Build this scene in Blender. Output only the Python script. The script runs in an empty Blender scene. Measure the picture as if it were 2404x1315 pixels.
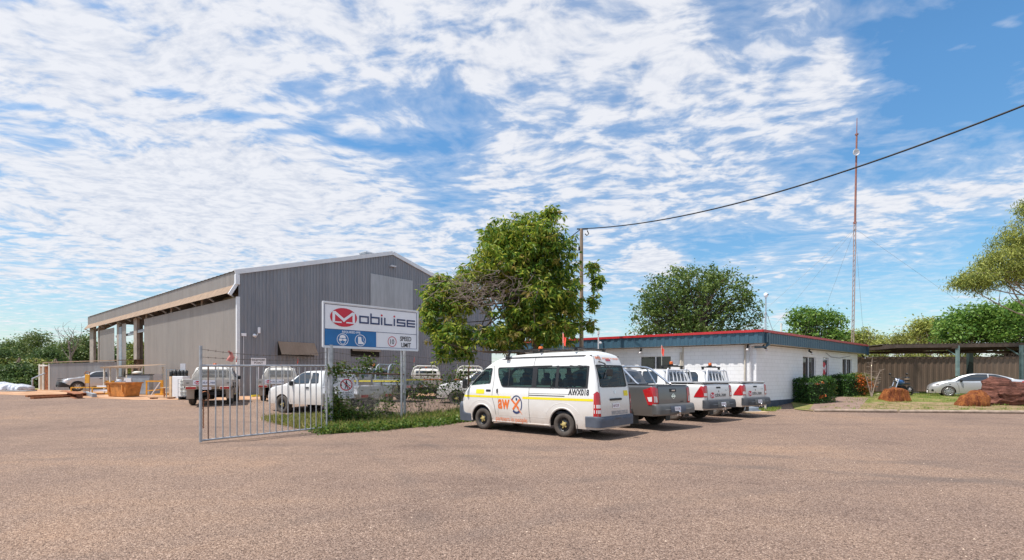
import bpy, math, random
import numpy as np
from math import sin, cos, pi, radians, sqrt
from mathutils import Vector, Matrix
random.seed(7); RNG = np.random.default_rng(11)
SC = bpy.context.scene; COL = SC.collection
FPX = 1150.0; CX = 1202.0; HY = 885.0; EYE = 1.66

def sstep(t):
    t = min(1.0, max(0.0, t)); return t*t*(3-2*t)
def ter(x, y):
    """height of the terrain: the yard behind rises gently from the forecourt"""
    b = sstep((x+4)/10); return .38*(1-b)*sstep((y-17)/7)+.42*b*sstep((y-24)/7)
def at(px, Z):            # x of a point seen in column px at distance Z
    return (px-CX)*Z/FPX
def G(px, Z):             # point standing on the terrain
    x = at(px, Z); return Vector((x, Z, ter(x, Z)))
def hz(py, Z):            # height of a point seen in row py at distance Z
    return EYE+(HY-py)*Z/FPX

# ---------------------------------------------------------------- objects
def tag(o, label=None, cat=None, group=None, kind=None):
    if label: o['label'] = label
    if cat: o['category'] = cat
    if group: o['group'] = group
    if kind: o['kind'] = kind
    return o
def empty(name, loc=(0,0,0), rz=0, label=None, cat=None, group=None):
    o = bpy.data.objects.new(name, None); COL.objects.link(o)
    o.location = loc; o.rotation_euler = (0,0,rz); o.empty_display_size = .2
    return tag(o, label, cat, group)
def copy_tree(o, parent=None):
    c = o.copy(); COL.objects.link(c); c.parent = parent
    for ch in list(o.children): copy_tree(ch, c)
    return c

class MB:
    """collects verts and faces, builds one mesh object"""
    def __init__(s): s.v = []; s.f = []; s.sm = []; s.mi = []
    def add(s, vs, fs, smooth=False, m=0):
        b = len(s.v); s.v += [tuple(p) for p in vs]
        for q in fs: s.f.append(tuple(b+i for i in q)); s.sm.append(smooth); s.mi.append(m)
    def box(s, c, sz, rz=0, M=None, m=0, bev=0):
        hx,hy,hh = sz[0]/2, sz[1]/2, sz[2]/2
        R = M if M is not None else Matrix.Rotation(rz,3,'Z')
        if bev:
            b=min(bev,hx*.9,hy*.9,hh*.9); P=[]
            # octagonal-profile box: chamfer all vertical and horizontal edges
            for (z,ins) in ((-hh,b),(-hh+b,0),(hh-b,0),(hh,b)):
                x=hx-ins; y=hy-ins; k=b if ins==0 else b*.6
                P+= [(x-k,-y,z),(x,-y+k,z),(x,y-k,z),(x-k,y,z),(-x+k,y,z),(-x,y-k,z),(-x,-y+k,z),(-x+k,-y,z)]
            F=[tuple(reversed(range(8))),tuple(range(24,32))]
            for r in range(3):
                for i in range(8): F.append((r*8+i,r*8+(i+1)%8,(r+1)*8+(i+1)%8,(r+1)*8+i))
            s.add([R@Vector(p)+Vector(c) for p in P],F,m=m); return s
        P=[(-hx,-hy,-hh),(hx,-hy,-hh),(hx,hy,-hh),(-hx,hy,-hh),(-hx,-hy,hh),(hx,-hy,hh),(hx,hy,hh),(-hx,hy,hh)]
        s.add([R@Vector(p)+Vector(c) for p in P],[(0,3,2,1),(4,5,6,7),(0,1,5,4),(1,2,6,5),(2,3,7,6),(3,0,4,7)],m=m); return s
    def box2(s, a, b, m=0, bev=0):
        return s.box([(a[i]+b[i])/2 for i in range(3)],[abs(b[i]-a[i]) for i in range(3)],m=m,bev=bev)
    def tube(s, pts, r, n=8, cap=True, m=0, smooth=True):
        pts=[Vector(p) for p in pts]; rs = r if isinstance(r,(list,tuple)) else [r]*len(pts)
        V=[]; up=Vector((0,0,1)); last=None
        for i,p in enumerate(pts):
            d=(pts[min(i+1,len(pts)-1)]-pts[max(i-1,0)]).normalized()
            a=d.cross(up) if last is None else last-d*last.dot(d)
            if a.length<1e-3: a=d.cross(Vector((1,0,0)))
            a.normalize(); last=a; b=d.cross(a)
            for k in range(n):
                t=2*pi*k/n; V.append(p+(a*cos(t)+b*sin(t))*rs[i])
        F=[]
        for i in range(len(pts)-1):
            for k in range(n): F.append((i*n+k,i*n+(k+1)%n,(i+1)*n+(k+1)%n,(i+1)*n+k))
        s.add(V,F,smooth,m)
        if cap: s.add(V[:n],[tuple(range(n))],m=m); s.add(V[-n:],[tuple(reversed(range(n)))],m=m)
        return s
    def bar(s, a, b, w, h=None, m=0):
        """rectangular bar from a to b; w wide horizontally, h the other way"""
        a=Vector(a); b=Vector(b); h=h or w; d=b-a; L=d.length; d.normalize()
        u=Vector((0,0,1)) if abs(d.z)<.95 else Vector((1,0,0))
        x=d.cross(u).normalized(); y=x.cross(d)
        M=Matrix((x,d,y)).transposed()
        return s.box((a+b)/2,(w,L,h),M=M,m=m)
    def lathe(s, prof, c=(0,0,0), axis='Z', n=24, m=0, smooth=True):
        V=[];F=[]; N=len(prof)
        for k in range(n):
            t=2*pi*k/n
            for (r,h) in prof:
                p={'Z':(r*cos(t),r*sin(t),h),'Y':(r*cos(t),h,r*sin(t)),'X':(h,r*cos(t),r*sin(t))}[axis]
                V.append(Vector(p)+Vector(c))
        for k in range(n):
            k2=(k+1)%n
            for i in range(N-1): F.append((k*N+i,k2*N+i,k2*N+i+1,k*N+i+1))
        s.add(V,F,smooth,m); return s
    def poly(s, pts, m=0): s.add(pts,[tuple(range(len(pts)))],m=m); return s
    def grid(s, fn, us, vs, smooth=True, m=0):
        V=[fn(u,v) for u in us for v in vs]; n=len(vs)
        s.add(V,[(i*n+j,(i+1)*n+j,(i+1)*n+j+1,i*n+j+1) for i in range(len(us)-1) for j in range(n-1)],smooth,m); return s
    def build(s, name, mat, parent=None, loc=None, rz=0, **kw):
        me=bpy.data.meshes.new(name); me.from_pydata(s.v,[],s.f)
        me.polygons.foreach_set('use_smooth',s.sm)
        mats = mat if isinstance(mat,(list,tuple)) else [mat]
        for q in mats: me.materials.append(q)
        if len(mats)>1: me.polygons.foreach_set('material_index',s.mi)
        me.update()
        o=bpy.data.objects.new(name,me); COL.objects.link(o)
        if parent is not None: o.parent=parent
        if loc is not None: o.location=loc
        if rz: o.rotation_euler=(0,0,rz)
        return tag(o,kw.get('label'),kw.get('cat'),kw.get('group'),kw.get('kind'))

# ---------------------------------------------------------------- materials
class NT:
    def __init__(s,mat):
        mat.use_nodes=True; s.t=mat.node_tree; s.n=s.t.nodes; s.l=s.t.links
        for x in list(s.n): s.n.remove(x)
        s.out=s.n.new('ShaderNodeOutputMaterial')
    def new(s,k,**kw):
        nd=s.n.new(k)
        for a,b in kw.items():
            if a[0]=='_': nd.inputs[a[1:].replace('_',' ')].default_value=b
            else: setattr(nd,a,b)
        return nd
    def link(s,a,b): s.l.new(a,b)
    def coord(s,which='Object',scale=(1,1,1)):
        tc=s.new('ShaderNodeTexCoord'); mp=s.new('ShaderNodeMapping'); mp.inputs['Scale'].default_value=scale
        s.link(tc.outputs[which],mp.inputs['Vector']); return mp.outputs['Vector']
    def noise(s,vec,scale,detail=4,rough=.55):
        n=s.new('ShaderNodeTexNoise'); n.inputs['Scale'].default_value=scale; n.inputs['Detail'].default_value=detail; n.inputs['Roughness'].default_value=rough
        if vec is not None: s.link(vec,n.inputs['Vector'])
        return n.outputs['Fac']
    def ramp(s,fac,stops):
        r=s.new('ShaderNodeValToRGB'); e=r.color_ramp.elements
        while len(e)>1: e.remove(e[-1])
        e[0].position=stops[0][0]; e[0].color=(*c3(stops[0][1]),1)
        for p,c in stops[1:]:
            q=e.new(p); q.color=(*c3(c),1)
        s.link(fac,r.inputs['Fac']); return r.outputs['Color']
    def mix(s,f,a,b,mode='MIX'):
        m=s.new('ShaderNodeMix',data_type='RGBA',blend_type=mode)
        for sock,val in ((m.inputs[0],f),(m.inputs[6],a),(m.inputs[7],b)):
            if hasattr(val,'is_linked') or hasattr(val,'links'): s.link(val,sock)
            elif isinstance(val,(int,float)) and sock==m.inputs[0]: sock.default_value=val
            else: sock.default_value=(*c3(val),1)
        return m.outputs[2]
    def math(s,op,a,b=None,c=None,clamp=False):
        m=s.new('ShaderNodeMath',operation=op); m.use_clamp=clamp
        for i,v in enumerate((a,b,c)):
            if v is None: continue
            if isinstance(v,(int,float)): m.inputs[i].default_value=v
            else: s.link(v,m.inputs[i])
        return m.outputs[0]
    def bsdf(s,color,rough=.6,metal=0,spec=.5,bump=None,bstr=.3,bdist=.02,coat=0,trans=None):
        b=s.new('ShaderNodeBsdfPrincipled')
        for k,v in (('Base Color',color),('Roughness',rough),('Metallic',metal)):
            if hasattr(v,'links'): s.link(v,b.inputs[k])
            else: b.inputs[k].default_value=(*c3(v),1) if k=='Base Color' else v
        b.inputs['Specular IOR Level'].default_value=spec; b.inputs['Coat Weight'].default_value=coat
        b.inputs['Coat Roughness'].default_value=.05
        if bump is not None:
            bp=s.new('ShaderNodeBump'); bp.inputs['Strength'].default_value=bstr; bp.inputs['Distance'].default_value=bdist
            s.link(bump,bp.inputs['Height']); s.link(bp.outputs['Normal'],b.inputs['Normal'])
        sh=b.outputs[0]
        if trans:
            tr=s.new('ShaderNodeBsdfTranslucent')
            if hasattr(color,'links'): s.link(color,tr.inputs['Color'])
            else: tr.inputs['Color'].default_value=(*c3(color),1)
            mx=s.new('ShaderNodeMixShader'); mx.inputs[0].default_value=trans
            s.link(sh,mx.inputs[1]); s.link(tr.outputs[0],mx.inputs[2]); sh=mx.outputs[0]
        s.link(sh,s.out.inputs[0]); return b
def c3(c):
    if isinstance(c,(int,float)): return (c,c,c)
    return tuple(c[:3])
def newmat(n): return bpy.data.materials.new(n)
def sub(c,k): return tuple(min(1,x*k) for x in c3(c))
def simple(name,col,rough=.6,metal=0,var=.18,scale=3,spec=.5,coat=0,stretch=(1,1,1),bump=0):
    m=newmat(name); t=NT(m); v=t.coord('Object',stretch); f=t.noise(v,scale,5)
    c=t.ramp(f,[(.3,sub(col,1-var)),(.7,sub(col,1+var))])
    t.bsdf(c,rough,metal,spec,bump=f if bump else None,bstr=bump,coat=coat); return m
def dusty(name,col,dust=(.36,.25,.17),z0=.2,z1=.9,amt=.5,rough=.32,coat=.6,metal=0):
    """car paint with road dust and splashes thrown up over the lower panels (object z, metres)"""
    m=newmat(name); t=NT(m); v=t.coord('Object'); n=t.noise(v,3.5,6,.65); n2=t.noise(v,30,3)
    sp=t.new('ShaderNodeSeparateXYZ'); t.link(v,sp.inputs[0])
    g=t.new('ShaderNodeMapRange'); g.inputs[1].default_value=z1; g.inputs[2].default_value=z0; t.link(sp.outputs[2],g.inputs[0])
    k=t.math('MULTIPLY',g.outputs[0],t.math('ADD',.35,t.math('ADD',n,t.math('MULTIPLY',n2,.3))))
    k=t.math('ADD',t.math('MULTIPLY',k,amt),t.math('MULTIPLY',n,.05),clamp=True)
    c=t.mix(k,col,dust); r=t.math('ADD',t.math('MULTIPLY',k,.5),rough)
    t.bsdf(c,r,metal,.5,coat=coat); return m
def glassmat(name,tint,rough=.02):
    m=newmat(name); t=NT(m)
    tr=t.new('ShaderNodeBsdfTransparent'); tr.inputs[0].default_value=(*tint,1)
    gl=t.new('ShaderNodeBsdfGlossy'); gl.inputs['Roughness'].default_value=rough
    fr=t.new('ShaderNodeFresnel'); ge=t.new('ShaderNodeNewGeometry'); t.link(t.math('ADD',1.55,t.math('MULTIPLY',ge.outputs['Backfacing'],1/1.55-1.55)),fr.inputs[0])
    mx=t.new('ShaderNodeMixShader'); t.link(t.math('MULTIPLY',fr.outputs[0],.75),mx.inputs[0]); t.link(tr.outputs[0],mx.inputs[1]); t.link(gl.outputs[0],mx.inputs[2])
    t.link(mx.outputs[0],t.out.inputs[0]); return m

M={}
M['van_white']=dusty('van paint',(.78,.78,.76),amt=.62,z0=.25,z1=1.25)
M['ute_white']=dusty('white ute paint',(.78,.78,.77),amt=.6,z0=.3,z1=1.15)
M['work_white']=dusty('work ute white paint',(.62,.60,.56),amt=.75,z0=.3,z1=1.7,rough=.4,coat=.3)
M['silver']=dusty('silver paint',(.60,.61,.63),amt=.4,metal=.5,rough=.3)
M['greymet']=dusty('grey metallic paint',(.135,.138,.142),amt=.28,z0=.3,z1=1.2,metal=.5,rough=.33)
M['bumper']=simple('grey bumper plastic',(.085,.10,.13),.6)
M['bumperdark']=simple('dark bumper plastic',(.05,.054,.062),.6)
M['greybump']=simple('grey metallic bumper',(.13,.128,.125),.45,.4)
M['tyre']=simple('tyre rubber with dust',(.075,.062,.052),.85,var=.3,scale=9)
M['blk']=simple('black plastic',(.018,.018,.02),.5)
M['dark']=simple('dark underside',(.012,.011,.01),.9)
M['steelblk']=simple('black steel rim',(.02,.02,.022),.4,.3)
M['alloy']=simple('alloy rim',(.55,.55,.54),.3,.8)
M['chrome']=simple('chrome',(.75,.75,.76),.12,1,var=.03)
M['yellowhub']=simple('dusty ochre hub',(.42,.33,.12),.6)
M['yellow']=simple('yellow reflective tape',(.85,.70,.02),.45,var=.05)
M['safety']=simple('yellow orange safety paint',(.68,.33,.03),.55,var=.25,scale=4)
M['orange']=simple('orange lettering vinyl',(.72,.16,.03),.5,var=.06)
M['orangelens']=simple('amber lens',(.55,.11,.015),.2,var=.05)
M['redlens']=simple('red lens',(.45,.01,.015),.12,var=.1,coat=.8)
M['clearlens']=simple('clear lens',(.7,.66,.66),.12,var=.1,coat=.8)
M['navy']=simple('navy vinyl',(.03,.05,.14),.5,var=.08)
M['signblue']=simple('blue sign panel',(.012,.15,.40),.4,var=.1)
M['signred']=simple('red sign vinyl',(.60,.02,.045),.4,var=.06)
M['signwhite']=simple('white sign panel',(.84,.84,.88),.35,var=.03)
M['ink']=simple('black ink',(.025,.025,.03),.5)
M['redflag']=simple('red flag cloth',(.75,.07,.04),.7,var=.1)
M['glass']=glassmat('tinted van glass',(.26,.37,.335))
M['darkglass']=simple('dark car glass',(.012,.016,.018),.04,var=.1,spec=.9,coat=1)
M['shopglass']=simple('dark window glass',(.02,.021,.025),.06,var=.2,spec=.8)
M['seat']=simple('grey seat cloth',(.05,.06,.085),.85)
M['galv']=simple('galvanised pipe',(.42,.43,.45),.45,.55,var=.22,scale=6)
M['galvrust']=simple('rusty pipe',(.20,.12,.085),.7,.2,var=.4,scale=8)
M['wire']=simple('fence wire',(.30,.29,.27),.5,.6)
M['barb']=simple('barbed wire',(.10,.08,.07),.7,.3)
M['trimwhite']=simple('white metal trim',(.72,.73,.76),.4,.1,var=.05)
M['steelcol']=simple('weathered steel column',(.34,.29,.25),.65,.2,var=.25,scale=2)
M['steelblue']=simple('grey steel',(.30,.34,.38),.6,.3,var=.2)
M['tan']=simple('sun bleached rusty sheet',(.29,.20,.135),.75,var=.2,scale=2.5)
M['rust']=simple('rust',(.30,.11,.045),.85,var=.45,scale=6,bump=.3)
M['binrust']=simple('rusty orange bin steel',(.50,.20,.045),.7,var=.42,scale=3,bump=.2)
M['pathred']=simple('red brown path',(.24,.16,.125),.9,var=.2,bump=.1)
M['wood']=simple('weathered timber',(.42,.28,.17),.8,var=.3,stretch=(1,8,8))
M['ply']=simple('pale board',(.62,.44,.27),.7,var=.2)
M['greyboard']=simple('grey white board',(.55,.56,.60),.5,var=.1)
M['plasticwhite']=simple('milky plastic',(.62,.60,.53),.5,var=.12)
M['wrap']=simple('silver white wrap',(.62,.64,.70),.3,.1,var=.3,scale=5,bump=.5)
M['blueblk']=simple('blue grey painted cladding',(.052,.115,.165),.42,.15,var=.1,scale=1.5)
M['redtrim']=simple('red roof edge',(.50,.03,.035),.35,.1,var=.1)
M['soffit']=simple('cream soffit',(.55,.50,.42),.7,var=.12)
M['plinth']=simple('blue grey plinth',(.05,.068,.10),.7,var=.25)
M['pipewhite']=simple('white downpipe',(.68,.68,.70),.5,var=.06)
M['conc']=simple('concrete slab',(.42,.34,.28),.85,var=.22,bump=.1)
M['postgreen']=simple('pale green steel post',(.20,.29,.28),.5,.1,var=.2)
M['roofbrown']=simple('brown carport roof sheet',(.10,.072,.056),.55,.3,var=.3)
M['bark']=simple('bark',(.16,.115,.085),.9,var=.4,scale=7,stretch=(1,1,.3),bump=.5)
M['greybark']=simple('dead grey twigs',(.25,.19,.17),.9,var=.3)
M['palebark']=simple('pale gum bark',(.38,.30,.24),.85,var=.3,scale=3)
M['pole']=simple('weathered timber pole',(.30,.22,.16),.85,var=.3,stretch=(4,4,.4),scale=4)
M['cable']=simple('black cable',(.012,.012,.014),.6)
M['mast']=simple('rusty red mast',(.30,.13,.10),.6,.3,var=.3)
M['mastpale']=simple('pale mast steel',(.58,.50,.47),.5,.3,var=.2)
M['stone']=simple('pale stone',(.55,.42,.32),.8,var=.25)

def rockmat(name,a,b,stretch):
    m=newmat(name); t=NT(m); v=t.coord('Object',stretch)
    n=t.noise(v,1.6,8,.65); n2=t.noise(v,7,6,.7)
    c=t.ramp(t.math('ADD',t.math('MULTIPLY',n,.6),t.math('MULTIPLY',n2,.4)),[(.33,sub(a,.35)),(.46,a),(.6,b),(.7,sub(b,1.25))])
    t.bsdf(c,.85,0,.3,bump=n2,bstr=1.0,bdist=.16); return m
M['rockred']=rockmat('red layered rock',(.13,.05,.035),(.33,.14,.10),(.55,.7,5.5))
M['rockorange']=rockmat('orange rock',(.22,.06,.02),(.52,.19,.05),(3.2,3.2,.7))

def leafmat(name,cols,trans=.35,rough=.5):
    m=newmat(name); t=NT(m); g=t.new('ShaderNodeNewGeometry'); v=t.coord('Object')
    n=t.noise(v,.55,3); k=t.math('ADD',t.math('MULTIPLY',g.outputs['Random Per Island'],.55),t.math('MULTIPLY',n,.55))
    st=[(i/(len(cols)-1)*.55+.22,c) for i,c in enumerate(cols)]
    c=t.ramp(k,st); t.bsdf(c,rough,0,.35,trans=trans); return m
M['mango']=leafmat('mango leaves',[(.035,.10,.014),(.07,.16,.02),(.15,.26,.03),(.28,.37,.04),(.45,.46,.07)],.45)
M['mangonew']=leafmat('coppery new mango leaves',[(.34,.24,.07),(.40,.34,.09)])
M['rain']=leafmat('broad tree leaves',[(.045,.095,.02),(.095,.16,.03),(.20,.26,.06)],.3)
M['bright']=leafmat('bright green leaves',[(.06,.15,.025),(.12,.24,.04),(.22,.34,.06)],.35)
M['gum']=leafmat('olive gum leaves',[(.12,.17,.035),(.26,.30,.06),(.44,.46,.11)],.3)
M['wood_l']=leafmat('bushland leaves',[(.065,.12,.035),(.12,.18,.05),(.22,.26,.08)],.25)
M['wood_d']=leafmat('deep green bushland leaves',[(.045,.095,.032),(.085,.15,.045),(.15,.21,.06)],.25)
M['wood_y']=leafmat('yellow green bushland leaves',[(.13,.17,.04),(.22,.25,.055),(.32,.32,.08)],.25)
M['hedge']=leafmat('hedge leaves',[(.018,.06,.012),(.04,.11,.018),(.09,.18,.03)],.25)
M['hedgey']=leafmat('yellow tipped hedge leaves',[(.05,.09,.012),(.17,.17,.02),(.30,.20,.02)],.3)
M['blossom']=leafmat('orange red blossom',[(.62,.10,.02),(.80,.20,.04)],.3)
M['vine']=leafmat('vine leaves',[(.03,.085,.012),(.075,.15,.02),(.16,.22,.03)],.35)
M['vined']=leafmat('dried vine leaves',[(.16,.12,.06),(.10,.12,.03),(.26,.20,.09)],.25)
M['grass']=leafmat('green grass blades',[(.08,.17,.022),(.17,.27,.04),(.34,.38,.08)],.35)
M['drygrass']=leafmat('dry grass blades',[(.13,.16,.03),(.26,.26,.07),(.40,.34,.13)],.35)

def corrmat(name,a,b,rust=.0):
    m=newmat(name); t=NT(m); v=t.coord('Object',(1,1,.06)); n=t.noise(v,1.5,5,.6)
    v2=t.coord('Object',(1,1,.12)); n2=t.noise(v2,7,3); v3=t.coord('Object'); n3=t.noise(v3,.35,3)
    c=t.ramp(t.math('ADD',t.math('MULTIPLY',n,.55),t.math('MULTIPLY',n2,.45)),[(.36,a),(.64,b)])
    c=t.mix(t.math('MULTIPLY',n3,.5),c,sub(a,.9))
    if rust:
        r=t.ramp(n2,[(.45,0),(.75,1)]); c=t.mix(t.math('MULTIPLY',r,rust),c,(.28,.15,.09))
    t.bsdf(c,.5,.25,.4); return m
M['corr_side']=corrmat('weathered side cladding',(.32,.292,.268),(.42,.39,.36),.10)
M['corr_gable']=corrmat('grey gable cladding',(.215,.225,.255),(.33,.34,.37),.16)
M['corr_low']=corrmat('store cladding',(.25,.24,.24),(.34,.33,.33),.15)
M['corr_fence']=corrmat('brown fence sheet',(.19,.135,.10),(.26,.19,.14),.15)
M['corr_clear']=corrmat('pale translucent sheet',(.36,.37,.39),(.52,.53,.56))
M['corr_rusty']=corrmat('rusty awning sheet',(.30,.20,.13),(.44,.31,.22),.5)

def blockmat():
    m=newmat('white painted blockwork'); t=NT(m); v=t.coord('UV')
    b=t.new('ShaderNodeTexBrick'); b.inputs['Scale'].default_value=1.0; b.inputs['Brick Width'].default_value=.4; b.inputs['Row Height'].default_value=.2
    b.inputs['Mortar Size'].default_value=.011; b.inputs['Mortar Smooth'].default_value=.6; b.inputs['Color1'].default_value=(1,1,1,1); b.inputs['Color2'].default_value=(.93,.93,.93,1); b.inputs['Mortar'].default_value=(.35,.35,.35,1)
    t.link(v,b.inputs['Vector']); n=t.noise(t.coord('Object'),2.2,5)
    c=t.ramp(n,[(.3,(.80,.80,.80)),(.7,(.86,.86,.87))]); c=t.mix(.28,c,b.outputs[0],'MULTIPLY')
    n4=t.noise(t.coord('Object'),25,3)
    t.bsdf(c,.7,0,.3,bump=t.math('ADD',b.outputs[0],t.math('MULTIPLY',n4,.35)),bstr=.5,bdist=.012); return m
M['block']=blockmat()

def gravelmat():
    m=newmat('pink brown gravel asphalt'); t=NT(m); v=t.coord('Object')
    def vor(s):
        w=t.new('ShaderNodeTexVoronoi'); w.inputs['Scale'].default_value=s; t.link(v,w.inputs['Vector']); return w
    a=vor(88); b=vor(46)
    s1=t.ramp(sepr(t,a.outputs['Color']),[(0,(.025,.018,.016)),(.2,(.12,.085,.068)),(.5,(.262,.188,.147)),(.8,(.36,.265,.21)),(1,(.60,.48,.40))])
    s2=t.ramp(sepr(t,b.outputs['Color']),[(0,(.13,.092,.074)),(.5,(.262,.188,.147)),(1,(.41,.31,.25))])
    c=t.mix(.35,s1,s2)
    big=t.noise(t.coord('Object',(1,.45,1)),.16,4,.6); mid=t.noise(v,1.1,5,.6)
    tr=t.noise(t.coord('Object',(.12,1.3,1)),.55,4,.55)
    k=t.math('ADD',t.math('MULTIPLY',big,.45),t.math('ADD',t.math('MULTIPLY',mid,.25),t.math('MULTIPLY',tr,.30)))
    tone=t.ramp(k,[(.36,(.66,.65,.68)),(.45,(.84,.83,.85)),(.54,(.97,.95,.94)),(.64,(1.14,1.07,.99))])
    c=t.mix(1.0,c,tone,'MULTIPLY'); c=t.mix(1.0,c,(1.07,1.02,.965),'MULTIPLY')
    sx_=t.new('ShaderNodeSeparateXYZ'); t.link(v,sx_.inputs[0]); brk=t.noise(v,.7,4)
    for (cx,cy,R) in ((-15,3,14.2),(-15,3,15.8),(9,-9,17.0),(9,-9,18.6),(14,30,21.5),(14,30,23.1),(-4,-14,24.5),(-4,-14,26.0)):
        dx=t.math('SUBTRACT',sx_.outputs[0],cx); dy=t.math('SUBTRACT',sx_.outputs[1],cy)
        d=t.math('ABSOLUTE',t.math('SUBTRACT',t.math('SQRT',t.math('ADD',t.math('MULTIPLY',dx,dx),t.math('MULTIPLY',dy,dy))),R))
        mk=t.new('ShaderNodeMapRange'); mk.interpolation_type='SMOOTHSTEP'; mk.inputs[1].default_value=.30; mk.inputs[2].default_value=.05; t.link(d,mk.inputs[0])
        bm_=t.new('ShaderNodeMapRange'); bm_.inputs[1].default_value=.40; bm_.inputs[2].default_value=.62; bm_.inputs[4].default_value=.26; t.link(brk,bm_.inputs[0])
        c=t.mix(t.math('MULTIPLY',mk.outputs[0],bm_.outputs[0]),c,(.12,.098,.09))
    h=t.math('ADD',a.outputs['Distance'],t.math('MULTIPLY',b.outputs['Distance'],.6))
    t.bsdf(c,.92,0,.2,bump=t.math('SUBTRACT',1,h),bstr=.75,bdist=.015); return m
def sepr(t,col):
    s=t.new('ShaderNodeSeparateColor'); t.link(col,s.inputs[0]); return s.outputs[0]
M['gravel']=gravelmat()
def soilmat(name,a,b,c_,s=2.0):
    m=newmat(name); t=NT(m); v=t.coord('Object'); n=t.noise(v,s,8,.7); n2=t.noise(v,30,4)
    c=t.ramp(t.math('ADD',t.math('MULTIPLY',n,.7),t.math('MULTIPLY',n2,.3)),[(.38,a),(.5,b),(.62,c_)])
    t.bsdf(c,.95,0,.1,bump=n2,bstr=.6,bdist=.02); return m
M['dirt']=soilmat('orange brown dirt',(.30,.16,.09),(.46,.27,.16),(.60,.40,.27),.8)
M['lawnbase']=soilmat('patchy lawn soil',(.10,.14,.03),(.17,.18,.055),(.36,.25,.13),1.6)
M['verge']=soilmat('dry patchy verge',(.12,.14,.04),(.25,.18,.10),(.38,.27,.175),1.7)
M['log']=simple('weathered kerb log',(.32,.245,.19),.9,var=.3,scale=5)
M['field']=soilmat('distant dry grass land',(.16,.17,.06),(.28,.25,.10),(.38,.30,.16),.08)
# ---------------------------------------------------------------- camera, light, sky
cam=bpy.data.cameras.new('camera'); co=bpy.data.objects.new('camera',cam); COL.objects.link(co)
co.location=(0,0,EYE); co.rotation_euler=(pi/2,0,0); cam.sensor_width=36; cam.lens=36*FPX/2404; cam.shift_y=(HY-657.5)/2404
cam.clip_start=.05; cam.clip_end=3000; SC.camera=co
SUN=Vector((-.907*.45,-.42*.45,.89)).normalized(); EL=math.asin(SUN.z)
ld=bpy.data.lights.new('sun','SUN'); ld.energy=4.6; ld.angle=radians(.8); ld.color=(1,.95,.88)
lo=bpy.data.objects.new('sun',ld); COL.objects.link(lo); lo.rotation_euler=SUN.to_track_quat('Z','Y').to_euler()
SC.view_settings.view_transform='Standard'; SC.view_settings.look='None'; SC.view_settings.exposure=0.28; SC.view_settings.gamma=1
W=bpy.data.worlds.new('World'); SC.world=W; W.use_nodes=True
class WT(NT):
    def __init__(s,w):
        s.t=w.node_tree; s.n=s.t.nodes; s.l=s.t.links
        for x in list(s.n): s.n.remove(x)
        s.out=s.n.new('ShaderNodeOutputWorld')
t=WT(W)
sky=t.new('ShaderNodeTexSky'); sky.sky_type='NISHITA'; sky.sun_disc=False; sky.sun_elevation=EL; sky.sun_rotation=math.atan2(SUN.x,SUN.y)
sky.altitude=100; sky.air_density=1.0; sky.dust_density=.6; sky.ozone_density=2.0
tc=t.new('ShaderNodeTexCoord'); sx=t.new('ShaderNodeSeparateXYZ'); t.link(tc.outputs['Generated'],sx.inputs[0])
X,Y,Z=sx.outputs
zc=t.math('MAXIMUM',Z,.012); zz=t.math('ADD',zc,.06)
U=t.math('DIVIDE',X,zz); V=t.math('DIVIDE',Y,zz)      # a flat cloud layer overhead
cmb=t.new('ShaderNodeCombineXYZ'); t.link(U,cmb.inputs[0]); t.link(V,cmb.inputs[1])
def mapped(rot,scale,loc=(0,0,0)):
    mp=t.new('ShaderNodeMapping'); mp.inputs['Rotation'].default_value=(0,0,rot); mp.inputs['Scale'].default_value=scale; mp.inputs['Location'].default_value=loc
    t.link(cmb.outputs[0],mp.inputs[0]); return mp.outputs[0]
warp=t.new('ShaderNodeTexNoise'); warp.inputs['Scale'].default_value=1.2; warp.inputs['Detail'].default_value=3; t.link(cmb.outputs[0],warp.inputs['Vector'])
wm=t.new('ShaderNodeVectorMath',operation='MULTIPLY_ADD'); t.link(warp.outputs['Color'],wm.inputs[0]); wm.inputs[1].default_value=(.45,.45,0); t.link(cmb.outputs[0],wm.inputs[2])
def mapw(rot,scale,loc=(0,0,0)):
    mp=t.new('ShaderNodeMapping'); mp.inputs['Rotation'].default_value=(0,0,rot); mp.inputs['Scale'].default_value=scale; mp.inputs['Location'].default_value=loc
    t.link(wm.outputs[0],mp.inputs[0]); return mp.outputs[0]
rip=t.noise(mapw(radians(14),(4.6,6.4,1)),1.5,3,.5)       # rolls of altocumulus
fine=t.noise(mapw(radians(10),(8,11,1),(3,1,0)),2.4,4,.6)
big=t.noise(mapped(0,(1,1,1),(4.3,1.7,0)),.55,3,.5)
det=t.noise(mapw(0,(1.6,1.6,1),(7,2,0)),1.3,5,.6)
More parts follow.
